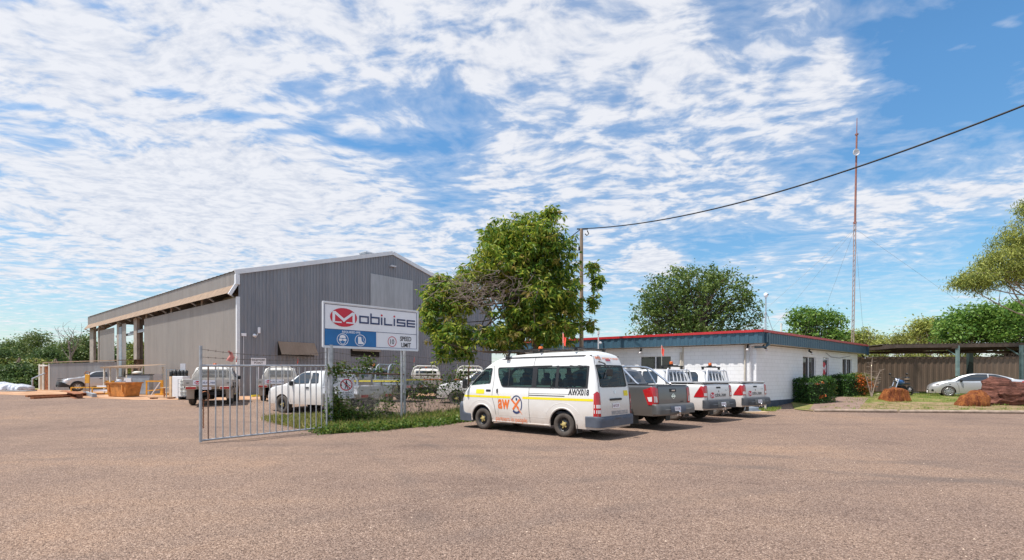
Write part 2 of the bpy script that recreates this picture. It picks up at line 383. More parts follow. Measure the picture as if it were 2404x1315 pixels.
# broad cover: thick towards the west (left), broken overhead, thin blue to the east (right)
def blob(cx,cz,rx,rz):      # smooth bump in direction space (x/y, z/y)
    a=t.math('DIVIDE',X,t.math('MAXIMUM',Y,.05)); b=t.math('DIVIDE',Z,t.math('MAXIMUM',Y,.05))
    d=t.math('ADD',t.math('POWER',t.math('ABSOLUTE',t.math('DIVIDE',t.math('SUBTRACT',a,cx),rx)),2),t.math('POWER',t.math('ABSOLUTE',t.math('DIVIDE',t.math('SUBTRACT',b,cz),rz)),2))
    return t.math('POWER',2.718,t.math('MULTIPLY',d,-1))
def dirpix(px,py): return ((px-CX)/FPX,(HY-py)/FPX)
cover=t.math('ADD',t.math('MULTIPLY',rip,.44),t.math('ADD',t.math('MULTIPLY',fine,.20),t.math('ADD',t.math('MULTIPLY',big,.14),t.math('MULTIPLY',det,.30))))
BL=[(2260,110,70,26,.16),(2380,190,40,60,.16),(2370,60,50,16,.16),(2050,30,160,26,.08), (250,600,420,150,.06),(500,440,360,110,.20),(150,130,380,150,.13),(700,60,300,150,.06),(1250,90,90,90,.11),(1130,150,70,70,.08),(1450,100,200,110,.07),(1650,180,180,120,.07),(1500,430,320,130,.05),(900,560,250,90,.05),(1930,200,90,60,.05),(2010,215,100,40,.06),(1960,125,50,50,.12),
     (1080,290,70,80,-.15),(1010,400,80,60,-.11),(1060,470,60,40,-.10),(930,345,110,18,-.13),(800,335,70,13,-.13),(680,310,80,11,-.15),(560,275,90,12,-.16),(380,215,60,18,-.17),(60,250,70,14,-.10),(280,60,90,20,-.05),(970,40,60,40,-.08),
     (2330,100,220,200,-.26),(2150,110,130,130,-.15),(2220,260,220,70,-.18),(2050,380,160,50,-.14),(2240,400,110,40,-.08),(1880,380,60,30,-.05),(1780,560,220,36,-.16),(1650,600,140,36,-.14),(2300,560,140,60,-.16),(2120,640,320,34,-.12),
     (2130,480,160,30,.05),(1950,540,200,24,.07),(2150,525,160,22,.06),(1800,610,200,16,.07),(2290,430,120,40,.08),(2230,370,80,26,.06),(1900,730,500,60,-.14),(100,735,260,70,-.08),(1300,740,200,60,-.05),(1550,606,55,24,.34),(1830,745,26,14,.25),(1510,618,40,14,.2)]
for (px,py,rx,ry,a) in BL:
    c=dirpix(px,py); cover=t.math('ADD',cover,t.math('MULTIPLY',blob(c[0],c[1],rx/FPX,ry/FPX),a))
mr=t.new('ShaderNodeMapRange'); mr.interpolation_type='SMOOTHSTEP'; mr.inputs[1].default_value=.442; mr.inputs[2].default_value=.640; t.link(cover,mr.inputs[0])
dens=t.math('MULTIPLY',mr.outputs[0],.95)
veil=t.new('ShaderNodeMapRange'); veil.inputs[1].default_value=.36; veil.inputs[2].default_value=.60; t.link(cover,veil.inputs[0])
dens=t.math('MAXIMUM',dens,t.math('MULTIPLY',veil.outputs[0],.50))
shade=t.ramp(t.math('ADD',t.math('MULTIPLY',fine,.5),t.math('MULTIPLY',rip,.5)),[(.36,(5.3,5.7,6.6)),(.56,(7.3,7.4,7.8))])
hs=t.new('ShaderNodeHueSaturation'); hs.inputs['Saturation'].default_value=1.22; hs.inputs['Value'].default_value=1.5; t.link(sky.outputs[0],hs.inputs['Color'])
hz_=t.new('ShaderNodeMapRange'); hz_.inputs[1].default_value=0.0; hz_.inputs[2].default_value=.45; hz_.inputs[3].default_value=.70; hz_.inputs[4].default_value=1.04; t.link(Z,hz_.inputs[0])
skc=t.mix(1.0,t.mix(1.0,hs.outputs[0],hz_.outputs[0],'MULTIPLY'),(1.0,1.10,1.04),'MULTIPLY')
col=t.mix(dens,skc,shade)
bg=t.new('ShaderNodeBackground'); t.link(col,bg.inputs[0]); bg.inputs[1].default_value=.1
t.link(bg.outputs[0],t.out.inputs[0])
# ---------------------------------------------------------------- lofted vehicle bodies (x forward, y left, z up; origin on the ground under the rear axle)
class Shell:
    def __init__(s, top, w, sill, arches, R0=.16, R1=.28, belt=1.0, tum=.18, rr=.07, crown=.03, zr=.34, tuck=.05, step=.06, round_k=.05, bot=None):
        s.w=w; s.sill=sill; s.arches=arches; s.R0=R0; s.R1=R1; s.belt=belt; s.tum=tum; s.rr=rr; s.crown=crown; s.zr=zr; s.tuck=tuck; s.step=step
        xs=np.array([p[0] for p in top],float); zs=np.array([p[1] for p in top],float)
        s.x0=xs[0]; s.x1=xs[-1]
        # smooth the outline by corner cutting
        P=list(zip(xs,zs))
        for _ in range(2):
            Q=[P[0]]
            for a,b in zip(P[:-1],P[1:]):
                Q+=[(a[0]*.78+b[0]*.22,a[1]*.78+b[1]*.22),(a[0]*.22+b[0]*.78,a[1]*.22+b[1]*.78)]
            Q.append(P[-1]); P=Q
        s.px=np.array([p[0] for p in P]); s.pz=np.array([p[1] for p in P])
        L=np.concatenate([[0],np.cumsum(np.hypot(np.diff(s.px),np.diff(s.pz)))])
        n=max(12,int(L[-1]/step)); l=np.linspace(0,L[-1],n); s.stn=list(np.interp(l,L,s.px))
        zg=np.linspace(0,max(s.pz),120)
        s.zg=zg; s.xr=np.array([s._scan(z,False) for z in zg]); s.xf=np.array([s._scan(z,True) for z in zg])
        s.bot=bot
    def _scan(s,z,front):
        R=range(len(s.px)-1); R=reversed(R) if front else R
        if not front and s.pz[0]>=z: return s.px[0]
        if front and s.pz[-1]>=z: return s.px[-1]
        for i in R:
            a,b=s.pz[i],s.pz[i+1]
            if (not front and b>=z>a) or (front and a>=z>b):
                return s.px[i]+(s.px[i+1]-s.px[i])*(z-a)/(b-a)
        return s.px[int(np.argmax(s.pz))]
    def U(s,x): return float(np.interp(x,s.px,s.pz))
    def L(s,x):
        z=s.sill if s.bot is None else float(np.interp(x,[p[0] for p in s.bot],[p[1] for p in s.bot]))
        for (xa,r) in s.arches:
            if abs(x-xa)<r: z=max(z,s.zr+sqrt(r*r-(x-xa)**2))
        return z
    def Xr(s,z): return float(np.interp(z,s.zg,s.xr))
    def Xf(s,z): return float(np.interp(z,s.zg,s.xf))
    def W(s,x,z):
        y=s.w
        if z>s.belt: t=(z-s.belt); y-=s.tum*t*(1+.35*t)
        if z<.75: y-=s.tuck*((.75-z)/.5)**2
        e=max(0,x-s.Xr(z))
        if e<s.R0: y-=s.R0*(1-sqrt(max(0,1-(1-e/s.R0)**2)))
        e=max(0,s.Xf(z)-x)
        if e<s.R1: y-=s.R1*.8*(1-sqrt(max(0,1-(1-e/s.R1)**2)))
        return max(.02,y)
    def body(s,holes=(),rows=16):
        st=set(round(x,4) for x in s.stn)
        for (xa,r) in s.arches:
            for k in range(17): st.add(round(xa+r*.9999*cos(pi*k/16),4))
            st.add(round(xa-r*1.002,4)); st.add(round(xa+r*1.002,4))
        for e in (.012,.03,.06,.1,.15,.2): st.add(round(s.x0+e,4)); st.add(round(s.x1-e,4))
        st=sorted(x for x in st if s.x0<=x<=s.x1)
        mb=MB(); V=[]; nr=rows; na=4; nt=8; N=None
        for x in st:
            U=s.U(x); L=min(s.L(x),U-.03); rr=min(s.rr,(U-L)*.45); ring=[]
            for j in range(nr): 
                z=L+(U-rr-L)*j/(nr-1); ring.append((x,s.W(x,z),z))
            wy=s.W(x,U-rr); dU=abs(s.U(x+.01)-s.U(x-.01))/.02; cr=s.crown/(1+dU*dU)
            for k in range(1,na+1):
                a=pi/2*k/na; ring.append((x,max(0,wy-rr*(1-cos(a))),U-rr+(rr-cr)*sin(a)))
            ye=max(0,wy-rr)
            for k in range(1,nt+1):
                y=ye*(1-k/nt); ring.append((x,y,U-cr*((y/ye)**2 if ye>0 else 0)))
            half=ring; ring=half+[(p[0],-p[1],p[2]) for p in reversed(half[:-1])]
            N=len(ring); V+=ring
        F=[]
        def hole(c):
            for h in holes:
                if h(c): return True
            return False
        for i in range(len(st)-1):
            for j in range(N-1):
                q=(i*N+j,(i+1)*N+j,(i+1)*N+j+1,i*N+j+1)
                if holes:
                    c=[sum(V[k][a] for k in q)/4 for a in range(3)]
                    if hole(c): continue
                F.append(q)
        for b in (0,(len(st)-1)*N):
            for j in range(N//2): F.append((b+j,b+j+1,b+N-2-j,b+N-1-j))
        mb.add(V,F,True); return mb
    # panels lying on the side (poly in x,z), a few mm proud
    def side(s,mb,poly,off=.004,sd=1,thick=.0,res=.05,m=0):
        xs=[p[0] for p in poly]; a,b=min(xs),max(xs); n=max(2,int((b-a)/res)+1)
        X=sorted(set(list(np.linspace(a+1e-4,b-1e-4,n))+[min(max(x,a+1e-4),b-1e-4) for x in xs]))
        rows=[]
        zs=[p[1] for p in poly]; nz=max(2,int((max(zs)-min(zs))/res)+2)
        for x in X:
            hit=[]
            for (p,q) in zip(poly,poly[1:]+poly[:1]):
                if (p[0]-x)*(q[0]-x)<=0 and p[0]!=q[0]: hit.append(p[1]+(q[1]-p[1])*(x-p[0])/(q[0]-p[0]))
            if len(hit)<2: hit=[zs[0],zs[0]]
            lo,hi=min(hit),max(hit)
            rows.append([(x,sd*(s.W(x,z)+off),z) for z in np.linspace(lo,hi,nz)])
        V=[p for r in rows for p in r]
        mb.add(V,[(i*nz+j,(i+1)*nz+j,(i+1)*nz+j+1,i*nz+j+1) for i in range(len(rows)-1) for j in range(nz-1)],True,m)
    def line(s,mb,pts,wd=.012,off=.003,sd=1,m=0):
        for a,b in zip(pts[:-1],pts[1:]):
            n=max(1,int(math.hypot(b[0]-a[0],b[1]-a[1])/.08)); dx,dz=b[0]-a[0],b[1]-a[1]; l=math.hypot(dx,dz); nx,nz=-dz/l*wd/2,dx/l*wd/2
            V=[]
            for k in range(n+1):
                x=a[0]+dx*k/n; z=a[1]+dz*k/n
                for q in (-1,1): V.append((x+nx*q,sd*(s.W(x+nx*q,z+nz*q)+off),z+nz*q))
            mb.add(V,[(2*k,2*k+2,2*k+3,2*k+1) for k in range(n)],False,m)
    def rear(s,y,z,off=.004):
        e=0; yy=abs(y); w=s.W(s.Xr(z)+s.R0+.01,z)
        t=yy-(w-s.R0)
        if t>0: e=s.R0*(1-sqrt(max(0,1-min(1,t/s.R0)**2)))
        return (s.Xr(z)+e-off,y,z)
    def front(s,y,z,off=.004):
        e=0; yy=abs(y); w=s.W(s.Xf(z)-s.R1-.01,z); t=yy-(w-s.R1*.8)
        if t>0: e=s.R1*(1-sqrt(max(0,1-min(1,t/(s.R1*.8))**2)))
        return (s.Xf(z)-e+off,y,z)
    def endpanel(s,mb,fn,poly,off=.004,res=.05,m=0):
        ys=[p[0] for p in poly]; a,b=min(ys),max(ys); n=max(2,int((b-a)/res)+1)
        Y=sorted(set(list(np.linspace(a+1e-4,b-1e-4,n))+[min(max(y,a+1e-4),b-1e-4) for y in ys]))
        zs=[p[1] for p in poly]; nz=max(2,int((max(zs)-min(zs))/res)+2); V=[]
        for y in Y:
            hit=[]
            for (p,q) in zip(poly,poly[1:]+poly[:1]):
                if (p[0]-y)*(q[0]-y)<=0 and p[0]!=q[0]: hit.append(p[1]+(q[1]-p[1])*(y-p[0])/(q[0]-p[0]))
            if len(hit)<2: hit=[zs[0],zs[0]]
            for z in np.linspace(min(hit),max(hit),nz): V.append(fn(y,z,off))
        mb.add(V,[(i*nz+j,(i+1)*nz+j,(i+1)*nz+j+1,i*nz+j+1) for i in range(len(Y)-1) for j in range(nz-1)],True,m)
    def toppanel(s,mb,xa,xb,wf,off=.006,n=10,m=0):
        """sheet on the top profile between xa and xb, half width wf(x)"""
        V=[]; ny=9
        for x in np.linspace(xa,xb,n):
            dz=(s.U(x+.02)-s.U(x-.02))/.04; l=sqrt(1+dz*dz); w=wf(x); cr=s.crown/(1+dz*dz)
            for k in range(ny):
                y=w*(2*k/(ny-1)-1); V.append((x-dz/l*off,y,s.U(x)+off/l-cr*(y/max(w,.1))**2*.8))
        mb.add(V,[(i*ny+j,(i+1)*ny+j,(i+1)*ny+j+1,i*ny+j+1) for i in range(n-1) for j in range(ny-1)],True,m)

def rrect(a,b,c,d,r=.05,n=4):
    """rounded rectangle a..b by c..d"""
    out=[]
    for (cx,cy,a0) in ((b-r,d-r,0),(a+r,d-r,90),(a+r,c+r,180),(b-r,c+r,270)):
        for k in range(n+1):
            t=radians(a0+90*k/n); out.append((cx+r*cos(t),cy+r*sin(t)))
    return out
def rpoly(P,r=.05,n=4):
    """rounds the corners of a convex polygon"""
    out=[]
    for i,p in enumerate(P):
        a=Vector(P[i-1])-Vector(p); b=Vector(P[(i+1)%len(P)])-Vector(p); k=min(r,a.length*.45,b.length*.45)
        A=Vector(p)+a.normalized()*k; B=Vector(p)+b.normalized()*k
        for j in range(n+1):
            t=j/n; q=A*(1-t)**2+Vector(p)*2*t*(1-t)+B*t*t; out.append((q.x,q.y))
    return out
def inpoly(P,x,y):
    c=False; j=len(P)-1
    for i in range(len(P)):
        if (P[i][1]>y)!=(P[j][1]>y) and x<(P[j][0]-P[i][0])*(y-P[i][1])/(P[j][1]-P[i][1])+P[i][0]: c=not c
        j=i
    return c
def grow(P,d):
    cx=sum(p[0] for p in P)/len(P); cy=sum(p[1] for p in P)/len(P); W_=max(abs(p[0]-cx) for p in P); H_=max(abs(p[1]-cy) for p in P)
    return [(cx+(p[0]-cx)*(W_+d)/W_,cy+(p[1]-cy)*(H_+d)/H_) for p in P]

def wheel(par,x,y,r=.345,wd=.2,rim='steel',rr=.21):
    sd=1 if y>0 else -1; a=MB()
    h=wd/2; pf=[(rr,-h*.8),(rr+.02,-h),(r-.05,-h),(r-.015,-h*.85),(r,-h*.6),(r,-h*.2),(r-.008,-h*.18),(r-.008,-h*.1),(r,-h*.08),(r,h*.08),(r-.008,h*.1),(r-.008,h*.18),(r,h*.2),(r,h*.6),(r-.015,h*.85),(r-.05,h),(rr+.02,h),(rr,h*.8)]
    a.lathe(pf,(x,y,r),'Y',28); w=a.build('wheel',M['tyre'],par)
    b=MB(); yo=sd*h
    if rim=='steel':
        b.lathe([(rr,yo*.8),(rr*.96,yo*.82),(rr*.9,yo*.45),(rr*.62,yo*.35),(rr*.5,yo*.62),(rr*.28,yo*.66),(.0,yo*.66)],(x,y,r),'Y',24)
        for k in range(12):
            t=2*pi*k/12; b.box((x+rr*.76*cos(t),y+yo*.48,r+rr*.76*sin(t)),(.025,.02,.025))
        rm=b.build('rim',M['steelblk'],w)
        c=MB(); c.lathe([(rr*.36,yo*.68),(rr*.36,yo*.80),(rr*.22,yo*.98),(0,yo)],(x,y,r),'Y',12)
        for k in range(5):
            t=2*pi*k/5; c.box((x+rr*.42*cos(t),y+yo*.74,r+rr*.42*sin(t)),(.035,.025,.035))
        c.build('wheel_hub',M['yellowhub'],w)
    else:
        b.lathe([(rr,yo*.75),(rr,yo*.92),(rr*.9,yo*.9),(rr*.86,yo*.6)],(x,y,r),'Y',24)
        b.lathe([(rr*.25,yo*.95),(rr*.2,yo),(0,yo)],(x,y,r),'Y',12)
        ns=10 if rim=='cover' else 6
        for k in range(ns):
            t=2*pi*k/ns; d=Vector((cos(t),0,sin(t))); n=Vector((-sin(t),0,cos(t))); c=Vector((x,y,r))
            w0,w1=(.022,.035) if rim=='cover' else (.035,.05)
            P=[c+d*rr*.2+n*w0,c+d*rr*.2-n*w0,c+d*rr*.9-n*w1,c+d*rr*.9+n*w1]
            b.add([p+Vector((0,yo*.9,0)) for p in P]+[p+Vector((0,yo*.6,0)) for p in P],[(0,1,2,3),(0,4,5,1),(1,5,6,2),(2,6,7,3),(3,7,4,0)])
        b.build('rim',M['alloy'],w)
        c=MB(); c.lathe([(rr*.9,yo*.3),(0,yo*.3)],(x,y,r),'Y',16); c.build('brake_disc',M['dark'],w)
    return w
def arch_liners(sh,par,y0=.5):
    b=MB()
    for (xa,r) in sh.arches:
        for sd in (-1,1):
            V=[]
            for k in range(13):
                t=pi*k/12
                for q in (0,1): V.append((xa+(r-.005)*cos(t),sd*(y0 if q==0 else sh.W(xa,.6)-.012),sh.zr+(r-.005)*sin(t)))
            b.add(V,[(2*k,2*k+2,2*k+3,2*k+1) for k in range(12)])
            b.poly([(xa+r*cos(pi*k/12),sd*y0,sh.zr+r*sin(pi*k/12)) for k in range(13)])
    x0,x1=sh.x0+.25,sh.x1-.3; ar=sorted(sh.arches)
    b.box2((x0,-y0,sh.sill+.02),(x1,y0,sh.sill+.22))
    xs=[x0]+[v for (xa,r) in ar for v in (xa-r,xa+r)]+[x1]
    for i in range(0,len(xs),2):
        if xs[i+1]-xs[i]>.05: b.box2((xs[i],-sh.w+.07,sh.sill+.03),(xs[i+1],sh.w-.07,sh.sill+.12))
    b.tube([(0,-.75,.34),(0,.75,.34)],.06); b.lathe([(0,-.16),(.13,-.1),(.15,0),(.13,.1),(0,.16)],(0,0,.34),'Y',12)
    return b.build('underbody',M['dark'],par)

# ---------------------------------------------------------------- lettering and marks
def font(txt,size,fit=None,bold=0.0,align='LEFT'):
    """2D outline mesh of a text: list of (u,v), faces"""
    cu=bpy.data.curves.new('t','FONT'); cu.body=txt; cu.size=size; cu.align_x=align; cu.offset=bold; cu.resolution_u=3
    o=bpy.data.objects.new('t',cu); COL.objects.link(o); bpy.context.view_layer.update()
    me=bpy.data.meshes.new_from_object(o.evaluated_get(bpy.context.evaluated_depsgraph_get()))
    V=[(v.co.x,v.co.y) for v in me.vertices]; F=[tuple(p.vertices) for p in me.polygons]
    bpy.data.objects.remove(o); bpy.data.meshes.remove(me)
    if fit:   # (u0,u1,v0,v1)
        us=[p[0] for p in V]; vs=[p[1] for p in V]; a,b,c,d=min(us),max(us),min(vs),max(vs)
        V=[(fit[0]+(p[0]-a)/(b-a)*(fit[1]-fit[0]),fit[2]+(p[1]-c)/(d-c)*(fit[3]-fit[2])) for p in V]
    return V,F
def stroke(pts,w,closed=False,joint=True):
    """thick polyline as separate quads: returns V,F and a level per vertex so pieces never share a plane"""
    V=[];F=[];Lv=[]; k=0; P=[Vector(p) for p in pts]+([Vector(pts[0])] if closed else [])
    for a,b in zip(P[:-1],P[1:]):
        d=(b-a).normalized(); n=Vector((-d.y,d.x))*w/2; e=d*w/2 if joint else d*0
        i=len(V); V+=[tuple(a-e+n),tuple(a-e-n),tuple(b+e-n),tuple(b+e+n)]; F.append((i,i+1,i+2,i+3)); Lv+=[k%2]*4; k+=1
    return V,F,Lv
def arc(cx,cy,rx,ry,a0,a1,n=16): return [(cx+rx*cos(radians(a0+(a1-a0)*k/n)),cy+ry*sin(radians(a0+(a1-a0)*k/n))) for k in range(n+1)]
def put(mb,shape,fn,off=.004,m=0):
    V,F=shape[0],shape[1]; Lv=shape[2] if len(shape)>2 else [0]*len(V)
    mb.add([fn(u,v,off+.0012*l) for (u,v),l in zip(V,Lv)],F,m=m)
def ell(cx,cy,rx,ry,n=28): return [(cx+rx*cos(2*pi*k/n),cy+ry*sin(2*pi*k/n)) for k in range(n)],[tuple(range(n))]
def ring2(cx,cy,rx,ry,w,a0=0,a1=360,n=32):
    V=[];F=[]
    for k in range(n+1):
        t=radians(a0+(a1-a0)*k/n); V+=[(cx+rx*cos(t),cy+ry*sin(t)),(cx+(rx-w)*cos(t),cy+(ry-w)*sin(t))]
    for k in range(n): F.append((2*k,2*k+1,2*k+3,2*k+2))
    return V,F
def company_mark(fn,u0,v0,H,par,names=('emblem','lettering'),ink='navy',off=.005):
    """red oval with a white folded M, then 'obilise' in squared letters with red dots; H = letter height"""
    e=MB(); cx=u0+2.2*H; cy=v0+.6*H; put(e,ell(cx,cy,2.2*H,1.47*H),fn,off); o=e.build(names[0],M['signred'],par)
    w=MB(); s=1.6*H; w_=.40*H
    put(w,stroke([(cx-1.02*s,cy-.44*s),(cx-1.02*s,cy+.42*s)],w_),fn,off+.003); put(w,stroke([(cx+1.02*s,cy-.44*s),(cx+1.02*s,cy+.42*s)],w_),fn,off+.003)
    put(w,stroke([(cx-.86*s,cy+.40*s),(cx+.02*s,cy-.28*s)],w_),fn,off+.006); put(w,stroke([(cx+.86*s,cy+.40*s),(cx-.02*s,cy-.28*s)],w_),fn,off+.009)
    put(w,stroke([(cx-.9*s,cy-.50*s),(cx-.30*s,cy-.50*s)],w_*.5),fn,off+.012); put(w,stroke([(cx+.9*s,cy-.50*s),(cx+.30*s,cy-.50*s)],w_*.5),fn,off+.012); w.build('letter_m',M['signwhite'],o)
    L=MB(); D=MB(); u=u0+4.9*H; t=.26*H; wd=1.42*H; g=.50*H; Z0=v0
    def st(P,closed=False): put(L,stroke([(u+a*wd,Z0+b*H) for a,b in P],t,closed),fn,off)
    st([(0,0),(1,0),(1,1),(0,1)],True); u+=wd+g
    st([(0,1.5),(0,0),(1,0),(1,1),(0,1)]); u+=wd+g
    st([(0,0),(0,1)]); put(D,ell(u,Z0+1.48*H,.17*H,.17*H,12),fn,off+.003); u+=g*1.15
    st([(0,1),(0,0),(.9,0)]); u+=wd*.9+g
    st([(0,0),(0,1)]); put(D,ell(u,Z0+1.48*H,.17*H,.17*H,12),fn,off+.003); u+=g*1.2
    st([(1,1),(0,1),(0,.5),(1,.5),(1,0),(0,0)]); u+=wd+g
    st([(1,0),(0,0),(0,1),(1,1)]); put(L,stroke([(u+.1*wd,Z0+.5*H),(u+wd,Z0+.5*H)],t),fn,off+.003); u+=wd
    l=L.build(names[1],M[ink],par); D.build('dots',M['signred'],l)
    return u

def plate(par,fn,u,v,txt,w=.37,h=.13):
    p=MB(); put(p,(rrect(u-w/2,u+w/2,v-h/2,v+h/2,.015),[tuple(range(20))]),fn,.012); o=p.build('number_plate',M['signwhite'],par)
    t=MB(); put(t,font(txt,.1,(u-w*.42,u+w*.42,v-h*.3,v+h*.3)),fn,.0155); t.build('plate_lettering',simple('maroon plate ink',(.16,.02,.05),.5),o)
def flagpole(par,x,y,z0,z1,lean=.0):
    p=MB(); p.tube([(x,y,z0),(x+lean,y,z1)],.008,6); o=p.build('flag_pole',M['plasticwhite'],par)
    f=MB(); zt=z1-.02
    def fn(u,v): return (x+lean+.02-.22*u*.5-.03*sin(u*7),y+.03*sin(u*6+v*2)*u,zt-.30*v-.16*u*(1-.3*v)-.0)
    f.grid(fn,np.linspace(0,1,7),np.linspace(0,1,6)); f.build('flag',M['redflag'],o)
def beacon(par,x,y,z,s=1.0):
    b=MB(); b.lathe([(0,0),(.075*s,0),(.075*s,.03*s)],(x,y,z),'Z',14); o=b.build('beacon_base',M['blk'],par)
    c=MB(); c.lathe([(.068*s,.03*s),(.066*s,.11*s),(.05*s,.135*s),(0,.14*s)],(x,y,z),'Z',14); c.build('beacon_lens',M['orangelens'],o)
def mirror(par,x,y,z,h=.24,name='wing_mirror',mat='blk'):
    sd=1 if y>0 else -1; b=MB(); b.box((x,y+sd*.17,z),(.1,.2,h),bev=.04); b.bar((x,y-sd*.02,z-.06),(x,y+sd*.12,z-.04),.05); b.build(name,M[mat],par)
# ---------------------------------------------------------------- the high roofed minibus
def make_van():
    r=empty('minibus',(0,0,0),0,'white high roofed minibus with yellow stripe and orange lettering, parked nearest, beside grassy fence','minibus')
    top=[(-1.13,.55),(-1.12,.95),(-1.07,1.35),(-.97,1.8),(-.87,2.12),(-.76,2.30),(-.58,2.385),(-.3,2.405),(1.2,2.40),(2.1,2.36),(2.65,2.24),(3.1,2.02),(3.5,1.70),(3.9,1.33),(4.08,1.13),(4.19,.92),(4.24,.6)]
    sh=Shell(top,.94,.27,[(0,.43),(3.11,.43)],R0=.13,R1=.42,belt=1.15,tum=.115,rr=.13,crown=.05,zr=.35,step=.05,tuck=.035)
    cabw=rpoly([(2.72,1.36),(3.80,1.33),(3.62,1.52),(3.22,1.86),(3.05,1.93),(2.68,1.94)],.07)
    cabw=rpoly([(2.76,1.46),(3.84,1.37),(3.70,1.52),(3.28,1.86),(3.05,1.93),(2.72,1.945)],.06)
    sidew=rpoly([(-.79,1.35),(2.26,1.35),(2.45,1.70),(2.50,1.955),(-.79,1.965)],.09)
    rearw=rrect(-.72,.72,1.38,1.99,.09)
    def hs(P): 
        def f(c): return abs(c[1])>.5 and inpoly(P,c[0],c[2]) and abs(abs(c[1])-sh.W(c[0],c[2]))<.03
        return f
    def hr(c): return c[0]<-.8 and abs(c[1])<.70 and 1.40<c[2]<1.97
    def hf(c): return c[0]>2.9 and abs(c[1])<sh.W(c[0]-.3,c[2])-.16 and 1.38<c[2]<2.02 and abs(c[2]-sh.U(c[0]))<.06
    body=sh.body([hs(grow(cabw,-.02)),hs(grow(sidew,-.02)),hr,hf],22).build('body',M['van_white'],r)
    arch_liners(sh,r)
    def S(u,v,off=.004): return (u,sh.W(u,v)+off,v)
    # inside: floor, trim, seats
    b=MB(); b.box2((-.95,-.80,.62),(3.3,.80,.70)); b.build('cabin_floor',M['seat'],r)
    for x in (-.55,.25,1.05,1.85):
        for y in (-.55,.0,.55) if x<1.8 else (-.5,.5):
            b=MB(); b.box((x+.05,y,.98),(.46,.46,.16),bev=.05); b.box((x-.2,y,1.32),(.13,.44,.62),bev=.05); b.box((x-.22,y,1.70),(.10,.26,.17),bev=.04); b.build('seat',M['seat'],r)
    for y in (-.42,.42):
        b=MB(); b.box((2.75,y,1.02),(.48,.5,.18),bev=.05); b.box((2.46,y,1.36),(.13,.48,.6),bev=.05); b.box((2.44,y,1.72),(.1,.26,.17),bev=.04); b.build('seat',M['seat'],r)
    b=MB(); b.box((3.62,0,1.14),(.38,1.5,.24),bev=.06); b.tube([(3.28+.07*sin(a),-.42+.19*cos(a),1.30+.17*sin(a)) for a in np.linspace(0,6.2832,17)],.015,6); b.build('dashboard',M['seat'],r)
    # side windows of both flanks
    for sd in (1,-1):
        b=MB(); sh.side(b,sidew,.009,sd); g=b.build('side_window',M['glass'],r)
        b=MB()
        for x0,x1 in ((-.80,-.74),(.16,.26),(.93,1.10),(1.98,2.02)): sh.side(b,[(x0,1.36),(x1,1.36),(x1,1.955),(x0,1.955)],.013,sd)
        for P in (sidew,):
            Q=grow(P,-.035)
            for k in range(len(P)):
                a,c=P[k],P[(k+1)%len(P)]; d,e=Q[(k+1)%len(P)],Q[k]
                b.add([(p[0],sd*(sh.W(*p)+.013),p[1]) for p in (a,c,d,e)],[(0,1,2,3)])
        b.build('window_frame',M['blk'],g)
        b=MB(); sh.side(b,cabw,.008,sd); g=b.build('door_window',M['glass'],r); b=MB(); Q=grow(cabw,-.03)
        for k in range(len(cabw)):
            a,c=cabw[k],cabw[(k+1)%len(cabw)]; d,e=Q[(k+1)%len(cabw)],Q[k]
            b.add([(p[0],sd*(sh.W(*p)+.012),p[1]) for p in (a,c,d,e)],[(0,1,2,3)])
        b.build('window_frame',M['blk'],g)
        b=MB()
        sh.line(b,[(2.66,2.0),(2.62,1.55),(2.66,1.05),(2.55,.75),(2.50,.5)],.012,sd=sd)                   # front door
        sh.line(b,[(2.66,2.0),(3.2,2.0),(3.85,1.45)],.010,sd=sd); sh.line(b,[(3.86,1.4),(3.90,.9)],.008,sd=sd)
        sh.line(b,[(1.19,1.34),(1.19,.8),(1.15,.30)],.012,sd=sd); sh.line(b,[(1.10,1.97),(1.05,2.25)],.012,sd=sd)
        sh.line(b,[(1.19,1.185),(-.42,1.185)],.008,sd=sd); sh.line(b,[(1.19,1.13),(-.07,1.13)],.022,sd=sd)
        sh.line(b,[(2.40,1.15),(2.40,.50)],.005,sd=sd)
        sh.line(b,[(-.99,2.26),(2.2,2.262),(2.72,2.17)],.022,.002,sd=sd) if 0 else None
        b.build('panel_seam',M['blk'],r)
        # swage and arch lips as real ribs
        b=MB()
        for (xa,rad) in sh.arches:
            P=[(xa+(rad+.03)*cos(radians(a)),.35+(rad+.03)*sin(radians(a))) for a in range(5,176,10)]
            b.tube([(p[0],sd*(sh.W(*p)-.004),p[1]) for p in P],.022,6)
            P=[(xa+(rad+.20)*cos(radians(a)),.35+(rad+.16)*sin(radians(a))) for a in range(28,153,8)]
            b.tube([(p[0],sd*(sh.W(*p)-.006),p[1]) for p in P],.011,6)
        b.tube([(x,sd*(sh.W(x,.30)-.005),.30) for x in np.linspace(.47,2.64,8)],.025,6)
        b.tube([(x,sd*(sh.W(x,.50)-.012),.50) for x in np.linspace(.47,2.6,8)],.016,6)
        b.tube([(x,sd*(sh.W(x,.50)-.012),.50) for x in np.linspace(-.45,-.95,4)],.016,6)
        b.build('side_moulding',M['van_white'],r)
        # roof seam
        b=MB(); b.tube([(x,sd*(sh.W(x,2.2)-.002),2.235 if x<2.0 else 2.235-.16*(x-2)**1.2) for x in list(np.linspace(-.80,2.0,14))+[2.2,2.4,2.6]],.017,5); b.build('roof_gutter',M['blk'],r)
        b=MB(); sh.side(b,rrect(2.42,2.47,1.16,1.30,.015),.006,sd); b.build('door_handle',M['blk'],r); b=MB(); b.tube([(2.44,sd*(sh.W(2.44,1.2)+.02),1.18),(2.44,sd*(sh.W(2.44,1.2)+.03),1.28)],.016,6); b.build('door_handle',M['blk'],r); b=MB()
        sh.side(b,rrect(2.72,2.93,1.20,1.27,.03),.006,sd); b.build('door_handle',M['blk'],r)
